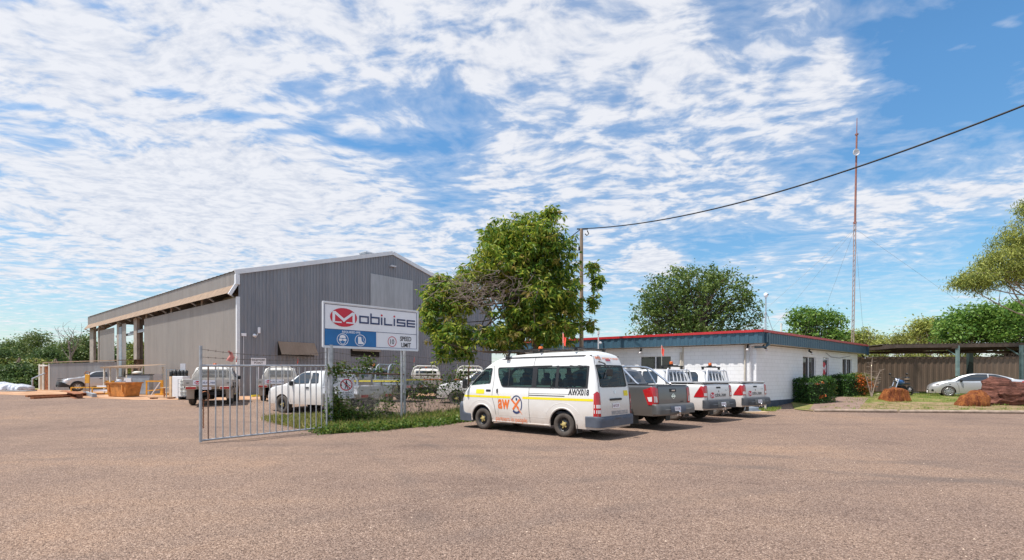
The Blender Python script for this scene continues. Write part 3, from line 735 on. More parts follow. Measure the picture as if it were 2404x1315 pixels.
        mirror(r,3.78,sd*.86,1.44,.30)
        # tail lamps, wrapping the corner
        b=MB(); sh.endpanel(b,sh.rear,[(p[0]*sd,p[1]) for p in [(.80,.62),(.935,.62),(.935,1.22),(.86,1.27),(.80,1.22)]][::1],.012); sh.side(b,[(-1.10,.62),(-.99,.62),(-1.00,1.22),(-1.06,1.28),(-1.10,1.22)],.012,sd)
        tl=b.build('tail_lamp',M['redlens'],r)
        b=MB(); sh.endpanel(b,sh.rear,[(p[0]*sd,p[1]) for p in [(.815,.70),(.925,.70),(.925,.79),(.815,.79)]],.017); sh.endpanel(b,sh.rear,[(p[0]*sd,p[1]) for p in [(.815,.84),(.925,.84),(.925,.93),(.815,.93)]],.017)
        sh.side(b,[(-1.09,.70),(-1.01,.70),(-1.01,.79),(-1.09,.79)],.017,sd); sh.side(b,[(-1.09,.84),(-1.01,.84),(-1.01,.93),(-1.09,.93)],.017,sd); b.build('clear_lens',M['clearlens'],tl)
        b=MB(); sh.endpanel(b,sh.front,[(sd*.45,.86),(sd*.85,.88),(sd*.85,1.08),(sd*.5,1.0)],.012); sh.side(b,[(3.98,.9),(4.12,.9),(4.08,1.1),(3.95,1.08)],.01,sd); b.build('headlight',M['clearlens'],r)
    # stripe and left flank lettering (the right flank carries the stripe too)
    for sd in (1,-1):
        b=MB()
        for a,c in ((-.98,1.43),(1.89,4.05)): sh.side(b,[(a,1.015),(c,1.015),(c,1.08),(a,1.08)],.0035,sd)
        b.build('stripe',M['yellow'],r)
        b=MB(); sh.side(b,rrect(3.0,3.36,1.13,1.27,.03),.004,sd); b.build('yellow_square',M['yellow'],r)
    o=MB(); put(o,font('aw',.5,(0,.47,0,.30),.014),lambda u,v,f:S(2.40-u,.685+v,f),.005)
    E=lambda u,v,f:S(1.66-u,.84+v,f)
    put(o,stroke([(-.19,.14),(-.01,-.02),(.06,-.09)],.058),E,.005); put(o,stroke([(.11,.14),(-.02,-.01),(-.12,-.13)],.058),E,.008)
    put(o,([(.0,-.08),(.08,-.10),(.25,-.31),(.05,-.13)],[(0,3,2,1)]),E,.0105); o.build('side_lettering',M['orange'],r)
    o=MB(); put(o,ring2(0,0,.22,.275,.035,-38,150,28),E,.006); put(o,ring2(0,0,.22,.275,.065,228,308,14),E,.006); put(o,ell(-.0,.16,.033,.045,14),E,.006)
    o.build('side_emblem',M['navy'],r)
    o=MB(); put(o,font('partners in people',.2,(0,1.24,0,.18),.0),lambda u,v,f:S(2.49-u,.285+v,f),.024); o.build('slogan_lettering',M['orange'],r)
    o=MB(); put(o,font('AWX018',.3,(0,.66,0,.165),.011),lambda u,v,f:S(-.19-u,1.165+v,f),.005); o.build('fleet_number',M['ink'],r)
    # tailgate
    R=lambda u,v,f=.004: sh.rear(-u,v,f)
    b=MB(); sh.endpanel(b,sh.rear,rearw,.004); g=b.build('rear_window',M['glass'],r); b=MB(); Q=grow(rearw,-.04)
    for k in range(len(rearw)):
        a,c=rearw[k],rearw[(k+1)%len(rearw)]; d,e=Q[(k+1)%len(rearw)],Q[k]; b.add([sh.rear(p[0],p[1],.008) for p in (a,c,d,e)],[(0,1,2,3)])
    b.build('window_frame',M['blk'],g)
    b=MB(); b.tube([sh.rear(.02,1.93,.03),sh.rear(.25,1.85,.03),sh.rear(.45,1.62,.03)],.012,6); b.build('wiper',M['blk'],r)
    b=MB(); b.tube([sh.rear(.50,2.08,.0),sh.rear(.50,2.02,.16),sh.rear(.50,1.9,.2)],.02,6); b.box(Vector(sh.rear(.42,1.78,.2)),(.05,.28,.20),bev=.02); b.build('rear_view_mirror',M['blk'],r)
    b=MB()
    for P in ([(.80,.58),(.80,1.3),(.74,2.0),(.66,2.22)],[(-.80,.58),(-.80,1.3),(-.74,2.0),(-.66,2.22)]):
        for p,q in zip(P[:-1],P[1:]):
            n=8; 
            for k in range(n):
                u0=p[0]+(q[0]-p[0])*k/n; u1=p[0]+(q[0]-p[0])*(k+1)/n; v0=p[1]+(q[1]-p[1])*k/n; v1=p[1]+(q[1]-p[1])*(k+1)/n
                b.add([sh.rear(u0-.006,v0,.003),sh.rear(u0+.006,v0,.003),sh.rear(u1+.006,v1,.003),sh.rear(u1-.006,v1,.003)],[(0,1,2,3)])
        b.build('tailgate_gap',M['blk'],r); b=MB()
    b=MB(); b.box(Vector(sh.rear(0,1.05,.02)),(.04,.62,.06),bev=.015); b.build('tailgate_handle',M['blk'],r)
    b=MB(); sh.endpanel(b,sh.rear,rrect(-.13,.13,2.10,2.155,.02),.012); b.build('brake_lamp',M['redlens'],r)
    b=MB(); put(b,ring2(-.0,1.25,.055,.045,.012),R,.01); put(b,ring2(0,1.255,.025,.04,.01),R,.013); b.build('badge',M['chrome'],r)
    b=MB(); sh.endpanel(b,sh.rear,rrect(-.72,-.48,1.13,1.28,.02),.006); b.build('yellow_square',M['yellow'],r)
    plate(r,R,-.0,.88,'669 ZUR')
    b=MB(); put(b,font('www.awx.com.au',.2,(-.25,.66,.63,.74),.002),R,.006); b.build('web_lettering',simple('grey vinyl',(.33,.34,.36),.5),r)
    b=MB(); put(b,font('aw',.2,(-.62,-.46,2.145,2.215),.004),lambda u,v,f:R(u,v,f),.006); put(b,stroke([(-.45,2.22),(-.36,2.13)],.022),R,.006); put(b,stroke([(-.37,2.22),(-.45,2.13)],.022),R,.008)
    put(b,font('partners in people',.2,(-.26,.62,2.13,2.215),.001),R,.006); b.build('rear_lettering',M['orange'],r)
    b=MB(); put(b,ring2(-.41,2.175,.065,.075,.012,-60,250,20),R,.009); b.build('rear_emblem',M['navy'],r)
    # bumpers
    bs=Shell([(-1.20,.52),(-1.18,.60),(-1.05,.63),(-.74,.62)],.962,.33,[],R0=.14,R1=.01,belt=3,tum=0,rr=.03,crown=.0,zr=.34,step=.04,tuck=.03)
    bs.body().build('rear_bumper',M['bumper'],r)
    fs=Shell([(3.60,.50),(3.95,.52),(4.0,.84),(4.25,.86),(4.33,.74)],.955,.24,[(3.11,.46)],R0=.02,R1=.40,belt=3,tum=0,rr=.04,crown=.0,zr=.35,step=.05,tuck=.03)
    fs.body().build('front_bumper',M['bumper'],r)
    def ws(x): return sh.W(x-.25,sh.U(x))-.10
    b=MB(); sh.toppanel(b,3.02,3.86,ws,.006,14); b.build('windscreen',M['glass'],r)
    for x,y in ((0,.79),(0,-.79),(3.11,.80),(3.11,-.80)): wheel(r,x,y,.345,.21,'steel',.20)
    b=MB()
    for y in (.80,-.80): b.box((-.47,y,.29),(.02,.24,.30))
    b.build('mud_flap',M['blk'],r)
    # roof bars, beacon, flag
    b=MB()
    for x in (2.12,):
        for sd in (1,-1): b.bar((x,sd*.80,2.24),(x-.05,sd*.74,2.46),.09,.06); b.box((x,sd*.83,2.24),(.15,.05,.12),bev=.02)
        b.box((x-.05,0,2.455),(.06,1.75,.03))
    for x in (.9,-.3):
        b.box((x,0,2.455),(.06,1.65,.03)); 
        for sd in (1,-1): b.box((x,sd*.72,2.42),(.08,.06,.1))
    for y in (-.6,.0,.60): b.box((.85,y,2.475),(2.7,.04,.02))
    b.build('roof_rack',M['blk'],r)
    beacon(r,1.75,-.35,2.47,1.15)
    flagpole(r,.85,-.30,2.50,3.02)
    return r,sh
van,vsh=make_van()
HDG=math.atan2(.658,-.753)
van.location=(2.00,14.15,0); van.rotation_euler=(0,0,HDG)
# ---------------------------------------------------------------- pickups
def poly_ring(b,sh,P,Q,sd,off):
    for k in range(len(P)):
        pts=(P[k],P[(k+1)%len(P)],Q[(k+1)%len(P)],Q[k]); b.add([(p[0],sd*(sh.W(*p)+off),p[1]) for p in pts],[(0,1,2,3)])
def flanks(sh,r,wins,gaps,handles=(),paint=None,mirror_at=None,glass='darkglass',frame=.02):
    for sd in (1,-1):
        for P in wins:
            b=MB(); sh.side(b,P,.005,sd); g=b.build('side_window',M[glass],r)
            b=MB(); poly_ring(b,sh,grow(P,.02),grow(P,-.012),sd,.007); b.build('window_frame',M['blk'],g)
        b=MB()
        for L in gaps: sh.line(b,L,.012,.003,sd)
        b.build('panel_seam',M['blk'],r)
        if handles:
            b=MB()
            for (x,z) in handles: sh.side(b,rrect(x-.11,x+.11,z-.03,z+.03,.025),.008,sd); b.tube([(x-.09,sd*(sh.W(x,z)+.03),z),(x+.09,sd*(sh.W(x,z)+.03),z)],.014,6)
            b.build('door_handle',M['blk'] if paint is None else paint,r)
        if mirror_at: mirror(r,mirror_at[0],sd*mirror_at[1],mirror_at[2],.2)

def tub_ute(kind):
    """double cab pickup with a styled tub: kind 'white' or 'grey'"""
    grey=kind=='grey'; P=M['greymet'] if grey else M['ute_white']
    r=empty('pickup',(0,0,0),0,None,'pickup')
    top=[(-1.24,.62),(-1.23,1.0),(-1.20,1.26),(-1.16,1.315),(-1.05,1.325),(.30,1.325),(.36,1.34),(.46,1.60),(.55,1.76),(.75,1.83),(1.25,1.87),(1.9,1.85),(2.2,1.77),(2.62,1.52),(3.02,1.27),(3.5,1.20),(3.9,1.12),(4.08,.98),(4.14,.7)]
    sh=Shell(top,.93,.42,[(0,.44),(3.085,.44)],R0=.09,R1=.34,belt=1.22,tum=.26,rr=.055,crown=.03,zr=.39,step=.06)
    sh.body([lambda c: -1.12<c[0]<.30 and abs(c[1])<.84 and c[2]>1.28]).build('body',P,r)
    arch_liners(sh,r)
    b=MB(); b.box2((-1.13,-.80,.78),(.32,.80,.82)); b.box2((-1.14,-.86,.8),(-1.10,.86,1.30)); b.box2((.29,-.86,.8),(.33,.86,1.33))
    for y in (-.845,.845): b.box2((-1.13,y-.015,.8),(.32,y+.015,1.31))
    b.build('tub_liner',M['blk'],r)
    flanks(sh,r,[rpoly([(.66,1.34),(1.30,1.31),(1.36,1.76),(.84,1.745),(.70,1.62)],.06),rpoly([(1.42,1.30),(2.60,1.27),(2.50,1.38),(2.08,1.70),(1.95,1.76),(1.46,1.765)],.05)],
        [[(1.39,1.78),(1.38,1.2),(1.36,.5)],[(.62,1.3),(.60,1.0),(.52,.75)],[(2.60,1.25),(2.66,.9),(2.6,.5)],[(.36,1.32),(.36,.5)]],((1.58,1.12),(.82,1.13)),P if grey else None,(2.48,.80,1.27))
    b=MB(); sh.toppanel(b,2.22,2.98,lambda x: sh.W(x-.2,sh.U(x))-.09,.006,10); b.build('windscreen',M['darkglass'],r)
    b=MB(); sh.toppanel(b,.375,.545,lambda x:.60,.008,6); rw=b.build('rear_window',M['darkglass'],r)
    b=MB(); sh.endpanel(b,sh.front,[(-.5,.72),(.5,.72),(.5,1.02),(-.5,1.02)],.012); b.build('grille',M['blk'],r)
    for sd in (1,-1):
        b=MB(); sh.endpanel(b,sh.front,[(sd*.52,.86),(sd*.82,.90),(sd*.84,1.04),(sd*.52,1.0)],.014); b.build('headlight',M['clearlens'],r)
    # tailgate
    R=lambda u,v,f=.004: sh.rear(-u,v,f)
    b=MB(); sh.endpanel(b,sh.rear,rrect(-.70,.70,.70,1.27,.03),.010); tg=b.build('tailgate',P,r)
    b=MB()
    for P0,P1 in (((-.715,.68),(-.715,1.30)),((.715,.68),(.715,1.30)),((-.715,.685),(.715,.685))):
        for k in range(8):
            u0=P0[0]+(P1[0]-P0[0])*k/8;u1=P0[0]+(P1[0]-P0[0])*(k+1)/8;v0=P0[1]+(P1[1]-P0[1])*k/8;v1=P0[1]+(P1[1]-P0[1])*(k+1)/8
            dx,dz=(.006,0) if P0[0]==P1[0] else (0,.006); b.add([R(u0-dx,v0-dz),R(u0+dx,v0+dz),R(u1+dx,v1+dz),R(u1-dx,v1-dz)],[(0,1,2,3)])
    b.build('tailgate_gap',M['blk'],r)
    if grey:
        b=MB(); sh.endpanel(b,sh.rear,rrect(-.16,.16,1.10,1.20,.03),.018); b.build('tailgate_handle',M['blk'],tg)
        b=MB(); b.box(Vector(R(0,1.15,.03)),(.02,.16,.05),bev=.01); b.build('latch',M['chrome'],tg)
        b=MB(); put(b,ring2(0,.98,.075,.075,.018),R,.02); put(b,stroke([(-.085,.98),(.085,.98)],.035),R,.023); b.build('badge',M['chrome'],tg)
        b=MB(); sh.endpanel(b,sh.rear,rrect(-.45,.45,.735,.745,.003),.014); sh.endpanel(b,sh.rear,rrect(-.52,-.36,.80,.83,.01),.013); b.build('crease_shade_strip',M['blk'],tg)  # flat black strip painted as the shade of a crease, beside a short dark strip
        b=MB(); sh.endpanel(b,sh.rear,rrect(-.70,.70,1.275,1.315,.015),.018); b.build('tailgate_spoiler',M['blk'],r)
    else:
        b=MB(); sh.endpanel(b,sh.rear,rrect(-.14,.14,1.15,1.21,.02),.018); b.build('tailgate_handle',M['blk'],tg)
        b=MB(); put(b,ell(0,1.05,.022,.035,10),R,.018); b.build('badge',M['ink'],tg)
        b=MB(); put(b,font('HILUX',.06,(.42,.60,1.07,1.10)),R,.018); b.build('badge_lettering',M['ink'],tg)
        company_mark(R,-.56,.88,.068,tg,ink='ink',off=.018)
    for sd in (1,-1):
        if grey:
            T=[(.925,.72),(.76,.72),(.72,.82),(.72,1.22),(.925,1.26)]; Sd=[(-1.20,.74),(-1.05,.74),(-.93,1.0),(-.86,1.17),(-1.20,1.27)]
            C=[(.90,.82),(.76,.82),(.80,.98),(.90,1.0)]
        else:
            T=[(.925,.86),(.72,.86),(.72,1.24),(.80,1.27),(.925,1.20)]; Sd=[(-1.20,.86),(-.86,.86),(-.92,.97),(-1.12,1.24),(-1.20,1.24)]; C=[(.90,.90),(.74,.90),(.74,1.0),(.90,1.0)]
        b=MB(); sh.endpanel(b,sh.rear,[(p[0]*sd,p[1]) for p in T],.014); sh.side(b,Sd,.012,sd); tl=b.build('tail_lamp',M['redlens'],r)
        b=MB(); sh.endpanel(b,sh.rear,[(p[0]*sd,p[1]) for p in C],.019); 
        if grey: sh.side(b,[(-1.18,.84),(-1.08,.84),(-1.02,.96),(-1.18,.98)],.017,sd)
        b.build('clear_lens',M['clearlens'],tl)
        b=MB(); sh.side(b,[(-.48,.36),(-.44,.36),(-.44,.6),(-.48,.6)],.004,sd); b.box((-.50,sd*.80,.34),(.025,.24,.36)); b.build('mud_flap',M['blk'],r)
    bw=.95; bs=Shell([(-1.42,.60),(-1.40,.70),(-1.36,.76),(-1.19,.77)],bw,.48,[],R0=.14,R1=.01,belt=3,tum=0,rr=.03,crown=0,step=.04,tuck=0)
    bp=bs.body().build('rear_bumper',M['greybump'] if grey else M['bumperdark'],r)
    b=MB(); bs.endpanel(b,bs.rear,rrect(-.38,.38,.52,.71,.03),.014); b.build('bumper_step',M['bumper'] if grey else M['greybump'],bp)
    BR=lambda u,v,f: bs.rear(-u,v,f+.012)
    plate(bp,BR,-.05 if grey else -.02,.62,'312 DBG' if grey else '728 YLK',.3,.12)
    b=MB(); b.bar((-1.40,0,.43),(-1.15,0,.43),.08,.06); b.lathe([(.0,.13),(.03,.12),(.035,.09),(.02,.05),(.02,0)],(-1.47,0,.43),'Z',10); b.bar((-1.5,0,.42),(-1.38,0,.43),.06,.02); b.build('tow_bar',M['chrome'],r)
    fs=Shell([(3.70,.45),(3.9,.6),(4.1,.68),(4.20,.55)],.94,.34,[(3.085,.46)],R0=.02,R1=.36,belt=3,tum=0,rr=.04,crown=0,zr=.39,step=.05,tuck=.02)
    fs.body().build('front_bumper',M['greymet'] if grey else M['ute_white'],r)
    for x,y in ((0,.80),(0,-.80),(3.085,.80),(3.085,-.80)): wheel(r,x,y,.385,.25,'alloy',.235)
    b=MB()
    for y in (.96,-.96): b.tube([(.62,y*.93,.44),(2.5,y*.93,.44)],.035,8)
    b.build('side_step',M['blk'],r)
    if grey:
        for sd in (1,-1):
            b=MB(); b.tube([(-.62,sd*.80,1.33),(-.52,sd*.79,1.37),(.05,sd*.70,1.80),(.22,sd*.66,1.86),(.30,sd*.3,1.88)],.035,8); b.tube([(-.05,sd*.78,1.33),(.22,sd*.67,1.84)],.028,8); b.build('sports_bar',M['chrome'] if sd else 0,r)
        b=MB(); b.tube([(.30,-.3,1.88),(.30,.3,1.88)],.035,8); b.build('sports_bar_hoop',M['chrome'],r)
        b=MB(); b.box2((-1.1,-.80,1.285),(.28,.80,1.30)); b.build('tonneau',M['blk'],r)
    else:
        b=MB()
        V=lambda u,v: (-1.16+u*1.47,-.845+v*1.69,1.345+.02*sin(pi*v)+.008*sin(u*14))
        b.grid(V,np.linspace(0,1,14),np.linspace(0,1,9)); b.box2((-1.165,-.85,1.325),(-1.15,.85,1.345)); b.build('tonneau_cover',simple('dusty tonneau vinyl',(.13,.10,.085),.75),r)
        b=MB()
        for sd in (1,-1):
            b.tube([(-1.15,sd*.90,1.36),(.30,sd*.90,1.36)],.018,6)
            for x in (-1.1,-.6,-.1,.28): b.tube([(x,sd*.90,1.31),(x,sd*.90,1.36)],.014,6)
        b.tube([(-1.18,-.88,1.345),(-1.18,.88,1.345)],.015,6)
        b.build('tub_rail',M['alloy'],r)
        b=MB()      # headboard bars behind the rear glass
        for y in (-.62,-.36,-.12,.12,.36,.62): b.tube([(.30,y,1.36),(.40,y*.93,1.80)],.022,6)
        for z,x in ((1.37,.30),(1.81,.40)): b.tube([(x,-.68,z),(x,.68,z)],.026,6)
        for sd in (1,-1): b.tube([(.30,sd*.80,1.34),(.36,sd*.72,1.78),(.42,sd*.55,1.86)],.03,6)
        b.build('window_guard',M['trimwhite'],r)
        b=MB()
        for x in (.62,): b.box((x,0,1.955),(.09,1.30,.045)); 
        for y in (-.6,.6): b.box((.62,y,1.90),(.08,.05,.10))
        b.box((.60,0,1.985),(.14,.5,.03)); b.build('roof_bar',M['blk'],r)
        beacon(r,.60,.10,2.00,1.0)
    return r,sh
g,_=tub_ute('grey'); g['label']='grey metallic pickup with chrome sports bar, parked next to the minibus'
u,_=tub_ute('white'); u['label']='white pickup with tonneau between grey pickup and the last white pickup'; u['group']='white pickups nosed in at the office'
u2=copy_tree(u); u2['label']='white pickup with tonneau, parked last in the row, closest to the office corner'
fl=[c for c in u.children]
H2=math.atan2(.70,-.72)
g.location=(4.31,16.62,0); g.rotation_euler=(0,0,math.atan2(.79,-.61))
u.location=(6.90,19.32,0); u.rotation_euler=(0,0,math.atan2(.79,-.61))
u2.location=(9.27,21.32,0); u2.rotation_euler=(0,0,math.atan2(.80,-.60))
for o in (g,u,u2): o.scale=(1.07,1.07,1.07)
flagpole(u,.70,.55,1.9,2.75)

def tray_ute(paint='work_white',rack='hoop',stripe=None,cab=1.0,mark=True,bull=False,tray_mat='work_white',loaded=False,heights=(1.80,)):
    """cab chassis pickup with a flat dropside tray"""
    r=empty('tray_pickup',(0,0,0),0,None,'tray pickup'); P=M[paint]; H=heights[0]
    top=[(.72,.9),(.74,1.25),(.80,1.62),(.90,H-.05),(1.1,H),(1.8,H),(2.15,H-.09),(2.55,1.50),(2.95,1.24),(3.4,1.19),(3.9,1.10),(4.08,.96),(4.13,.7)]
    sh=Shell(top,.90,.42,[(3.085,.44)],R0=.08,R1=.32,belt=1.2,tum=.24,rr=.05,crown=.03,zr=.39,step=.08)
    sh.body().build('body',P,r)
    b=MB(); b.box2((-1.0,-.42,.46),(3.9,.42,.62)); b.tube([(0,-.75,.39),(0,.75,.39)],.07); b.lathe([(0,-.16),(.14,-.1),(.16,0),(.14,.1),(0,.16)],(0,0,.39),'Y',12)
    for (xa,rad) in sh.arches:
        for sd in (-1,1):
            b.poly([(xa+rad*cos(pi*k/12),sd*.5,.39+rad*sin(pi*k/12)) for k in range(13)])
    b.box((.45,.55,.55),(.6,.5,.32)); b.build('chassis',M['dark'],r)
    flanks(sh,r,[rpoly([(1.50,1.29),(2.55,1.26),(2.10,1.66),(1.95,H-.11),(1.52,H-.10)],.05),rpoly([(.98,1.30),(1.38,1.29),(1.38,H-.11),(1.06,H-.13)],.05)],
        [[(1.44,H-.06),(1.42,1.2),(1.38,.5)],[(2.58,1.24),(2.62,.9),(2.58,.5)]],((1.58,1.10),),None,(2.45,.78,1.27))
    b=MB(); sh.toppanel(b,2.18,2.92,lambda x: sh.W(x-.2,sh.U(x))-.09,.006,8); b.build('windscreen',M['darkglass'],r)
    b=MB(); sh.endpanel(b,sh.rear,rrect(-.62,.62,1.30,H-.16,.05),.008); b.build('rear_window',M['darkglass'],r)
    b=MB(); sh.endpanel(b,sh.front,[(-.5,.72),(.5,.72),(.5,1.0),(-.5,1.0)],.012); b.build('grille',M['blk'],r)
    for sd in (1,-1):
        b=MB(); sh.endpanel(b,sh.front,[(sd*.54,.82),(sd*.84,.86),(sd*.84,1.02),(sd*.54,.98)],.014); sh.side(b,[(3.80,.90),(3.98,.88),(3.98,1.02),(3.85,1.03)],.01,sd); b.build('headlight',M['clearlens'],r)
    T=M[tray_mat]
    b=MB(); b.box2((-1.20,-.93,.86),(.66,.93,.92)); 
    for x in (-.9,-.3,.3): b.box((x,0,.80),(.08,1.7,.12))
    b.build('tray_deck',T,r)
    b=MB()
    for sd in (1,-1):
        b=MB(); b.box2((-1.19,sd*.93-.018,.90),(.65,sd*.93+.018,1.16)); b.box2((-1.19,sd*.94-.022,1.13),(.65,sd*.94+.022,1.17)); b.box2((-1.19,sd*.94-.022,.89),(.65,sd*.94+.022,.93)); d=b.build('dropside',T,r)
        b=MB()
        for x in (-.75,.15): b.box((x,sd*.965,.93),(.06,.03,.22)); b.box((x,sd*.97,.82),(.05,.03,.08))
        b.build('latch',M['blk'],d)
        b=MB(); b.lathe([(.47,-.13),(.50,-.13),(.50,.13),(.47,.13)],(0,sd*.78,.36),'Y',20) if 0 else None
        V=[]
        for k in range(11):
            a=pi*(.08+.84*k/10)
            for q in (-1,1): V.append((.48*cos(a),sd*.78+q*.15,.36+.48*sin(a)))
        b.add(V,[(2*k,2*k+2,2*k+3,2*k+1) for k in range(10)]); b.box((-.52,sd*.78,.50),(.02,.30,.42)); b.build('mudguard',P,r)
        b=MB(); b.box((-1.22,sd*.66,.80),(.05,.44,.15),bev=.02); tl=b.build('lamp_housing',M['work_white'],r)
        b=MB(); b.box((-1.25,sd*.66,.80),(.02,.38,.10)); b.build('tail_lamp',M['redlens'],tl)
    b=MB(); b.box2((-1.215,-.93,.90),(-1.18,.93,1.18)); tb=b.build('tailboard',T,r)
    F=lambda u,v,f:(-1.215-f,-u,v)
    if mark:
        b=MB(); put(b,(rrect(-.58,.32,.93,1.15,.01),[tuple(range(20))]),F,.004); s=b.build('decal_panel',M['signwhite'],tb)
        company_mark(F,-.53,1.0,.056,s,ink='navy',off=.008)
    b=MB(); b.box((-1.235,-.78,1.02),(.01,.1,.03)); b.box((-1.235,.78,1.02),(.01,.1,.03)); b.build('tailboard_latch',M['blk'],tb)
    if stripe:
        b=MB(); put(b,(rrect(-.92,.92,1.10,1.17,.005),[tuple(range(20))]),F,.006); b.build('stripe',M[stripe],tb)
        for sd in (1,-1): b=MB(); b.box2((-1.18,sd*.965,1.04),(.64,sd*.97,1.10)); sh.side(b,[(.8,1.04),(3.7,1.04),(3.7,1.10),(.8,1.10)],.006,sd); b.build('stripe',M[stripe],r)
    plate(tb,lambda u,v,f:F(u,v,f),-.05,.78,'415 WFG',.34,.12)
    # headboard and hoop
    b=MB(); zt=H+.02
    if rack=='hoop':
        b.tube([(.60,-.86,1.0),(.60,-.84,1.35),(.62,-.62,zt-.12),(.62,-.50,zt),(.62,.50,zt),(.62,.62,zt-.12),(.60,.84,1.35),(.60,.86,1.0)],.035,8)
        for z in np.linspace(1.22,H-.14,8): b.box((.62,0,z),(.02,1.16,.022))
        for y in (-.58,.58,-.2,.2): b.tube([(.62,y,1.0),(.62,y,zt-.06)],.022,6)
        b.box((.61,0,1.10),(.03,1.7,.28))
    else:
        for x in (.58,-.15 if rack=='double' else .50):
            b.tube([(x,-.84,.95),(x,-.80,1.5),(x,-.68,zt),(x,-.50,zt+.10),(x,.50,zt+.10),(x,.68,zt),(x,.80,1.5),(x,.84,.95)],.036,8)
        for z in (1.45,1.30): b.tube([(.58,-.80,z),(.58,.80,z)],.025,6)
        for y in (-.4,.4): b.tube([(.58,y,1.0),(.58,y,zt+.08)],.03,6)
        b.box((.60,0,1.12),(.03,1.6,.34))
    b.build('headboard',T,r)
    beacon(r,1.2,.0,H+.02,1.1)
    for x,y in ((0,.76),(0,-.76),(3.085,.78),(3.085,-.78)): wheel(r,x,y,.385,.25,'steel' ,.22)
    if bull:
        b=MB()
        for z in (.62,.82,1.02): b.tube([(4.0,-.86,z),(4.22,-.6,z),(4.24,.6,z),(4.0,.86,z)],.035,8)
        for y in (-.4,.4): b.bar((4.22,y,.5),(4.22,y,1.1),.06)
        b.build('bull_bar',M['blk'],r)
    if loaded:
        b=MB(); random.seed(3)
        b.box((-.1,.2,1.08),(.9,.7,.32),bev=.03); b.box((-.7,-.3,1.05),(.5,.6,.26),rz=.2,bev=.03); b.build('load_box',M['blk'],r)
    return r
def stand(o,x,y,rz,label,group=None,dz=0):
    o.location=(x,y,ter(x,y)+dz); o.rotation_euler=(0,0,rz); o['label']=label
    if group: o['group']=group
hA=math.atan2(.905,-.425)
a=tray_ute('work_white','hoop'); stand(a,at(497,23.2),23.2,hA,'dusty white tray pickup with louvred headboard, furthest left behind the gate bars','tray pickups nosed in at the shed')
flagpole(a,3.2,-.8,1.2,2.5)
c=copy_tree(a); stand(c,at(655,26.6),26.6,math.atan2(.93,-.36),'dusty white tray pickup under the awning, parked between the left one and the side-on one','tray pickups nosed in at the shed')
b_=tray_ute('ute_white','hoop',mark=False,tray_mat='greyboard'); stand(b_,-6.40,19.72,math.atan2(.456,-.889),'clean white pickup with grey tray standing side on behind gate and warning sign')
fz=lambda o:None
tt=MB(); put(tt,font('toters !',.2,(-.35,.25,.99,1.08)),lambda u,v,f:(-1.215-f,-u,v),.004); tt.build('tailboard_lettering',M['ink'],[q for q in b_.children if q.name.startswith('tailboard')][0])
e=tray_ute('work_white','double',stripe='orange',mark=False); stand(e,at(1000,29.0),29.0,math.atan2(.98,-.16),'white tray pickup with round hoops and orange stripe, seen just right of the sign post','hooped tray pickups by the shed')
flagpole(e,3.3,.8,1.2,2.65)
f=copy_tree(e); stand(f,at(1104,29.5),29.5,math.atan2(.98,-.10),'white hooped tray pickup half hidden behind tree and minibus','hooped tray pickups by the shed')
d=tray_ute('greymet','double',stripe='yellow',mark=False,tray_mat='steelblue',loaded=True); stand(d,at(925,25.5),25.5,math.atan2(.30,-.95),'dark grey tray pickup with yellow stripe behind the chain wire fence')
h=tray_ute('ute_white','hoop',mark=False,bull=True); stand(h,at(1080,24.6)+3.1,24.2,math.atan2(.12,-.99),'white pickup with black bull bar, its nose showing ahead of the minibus')

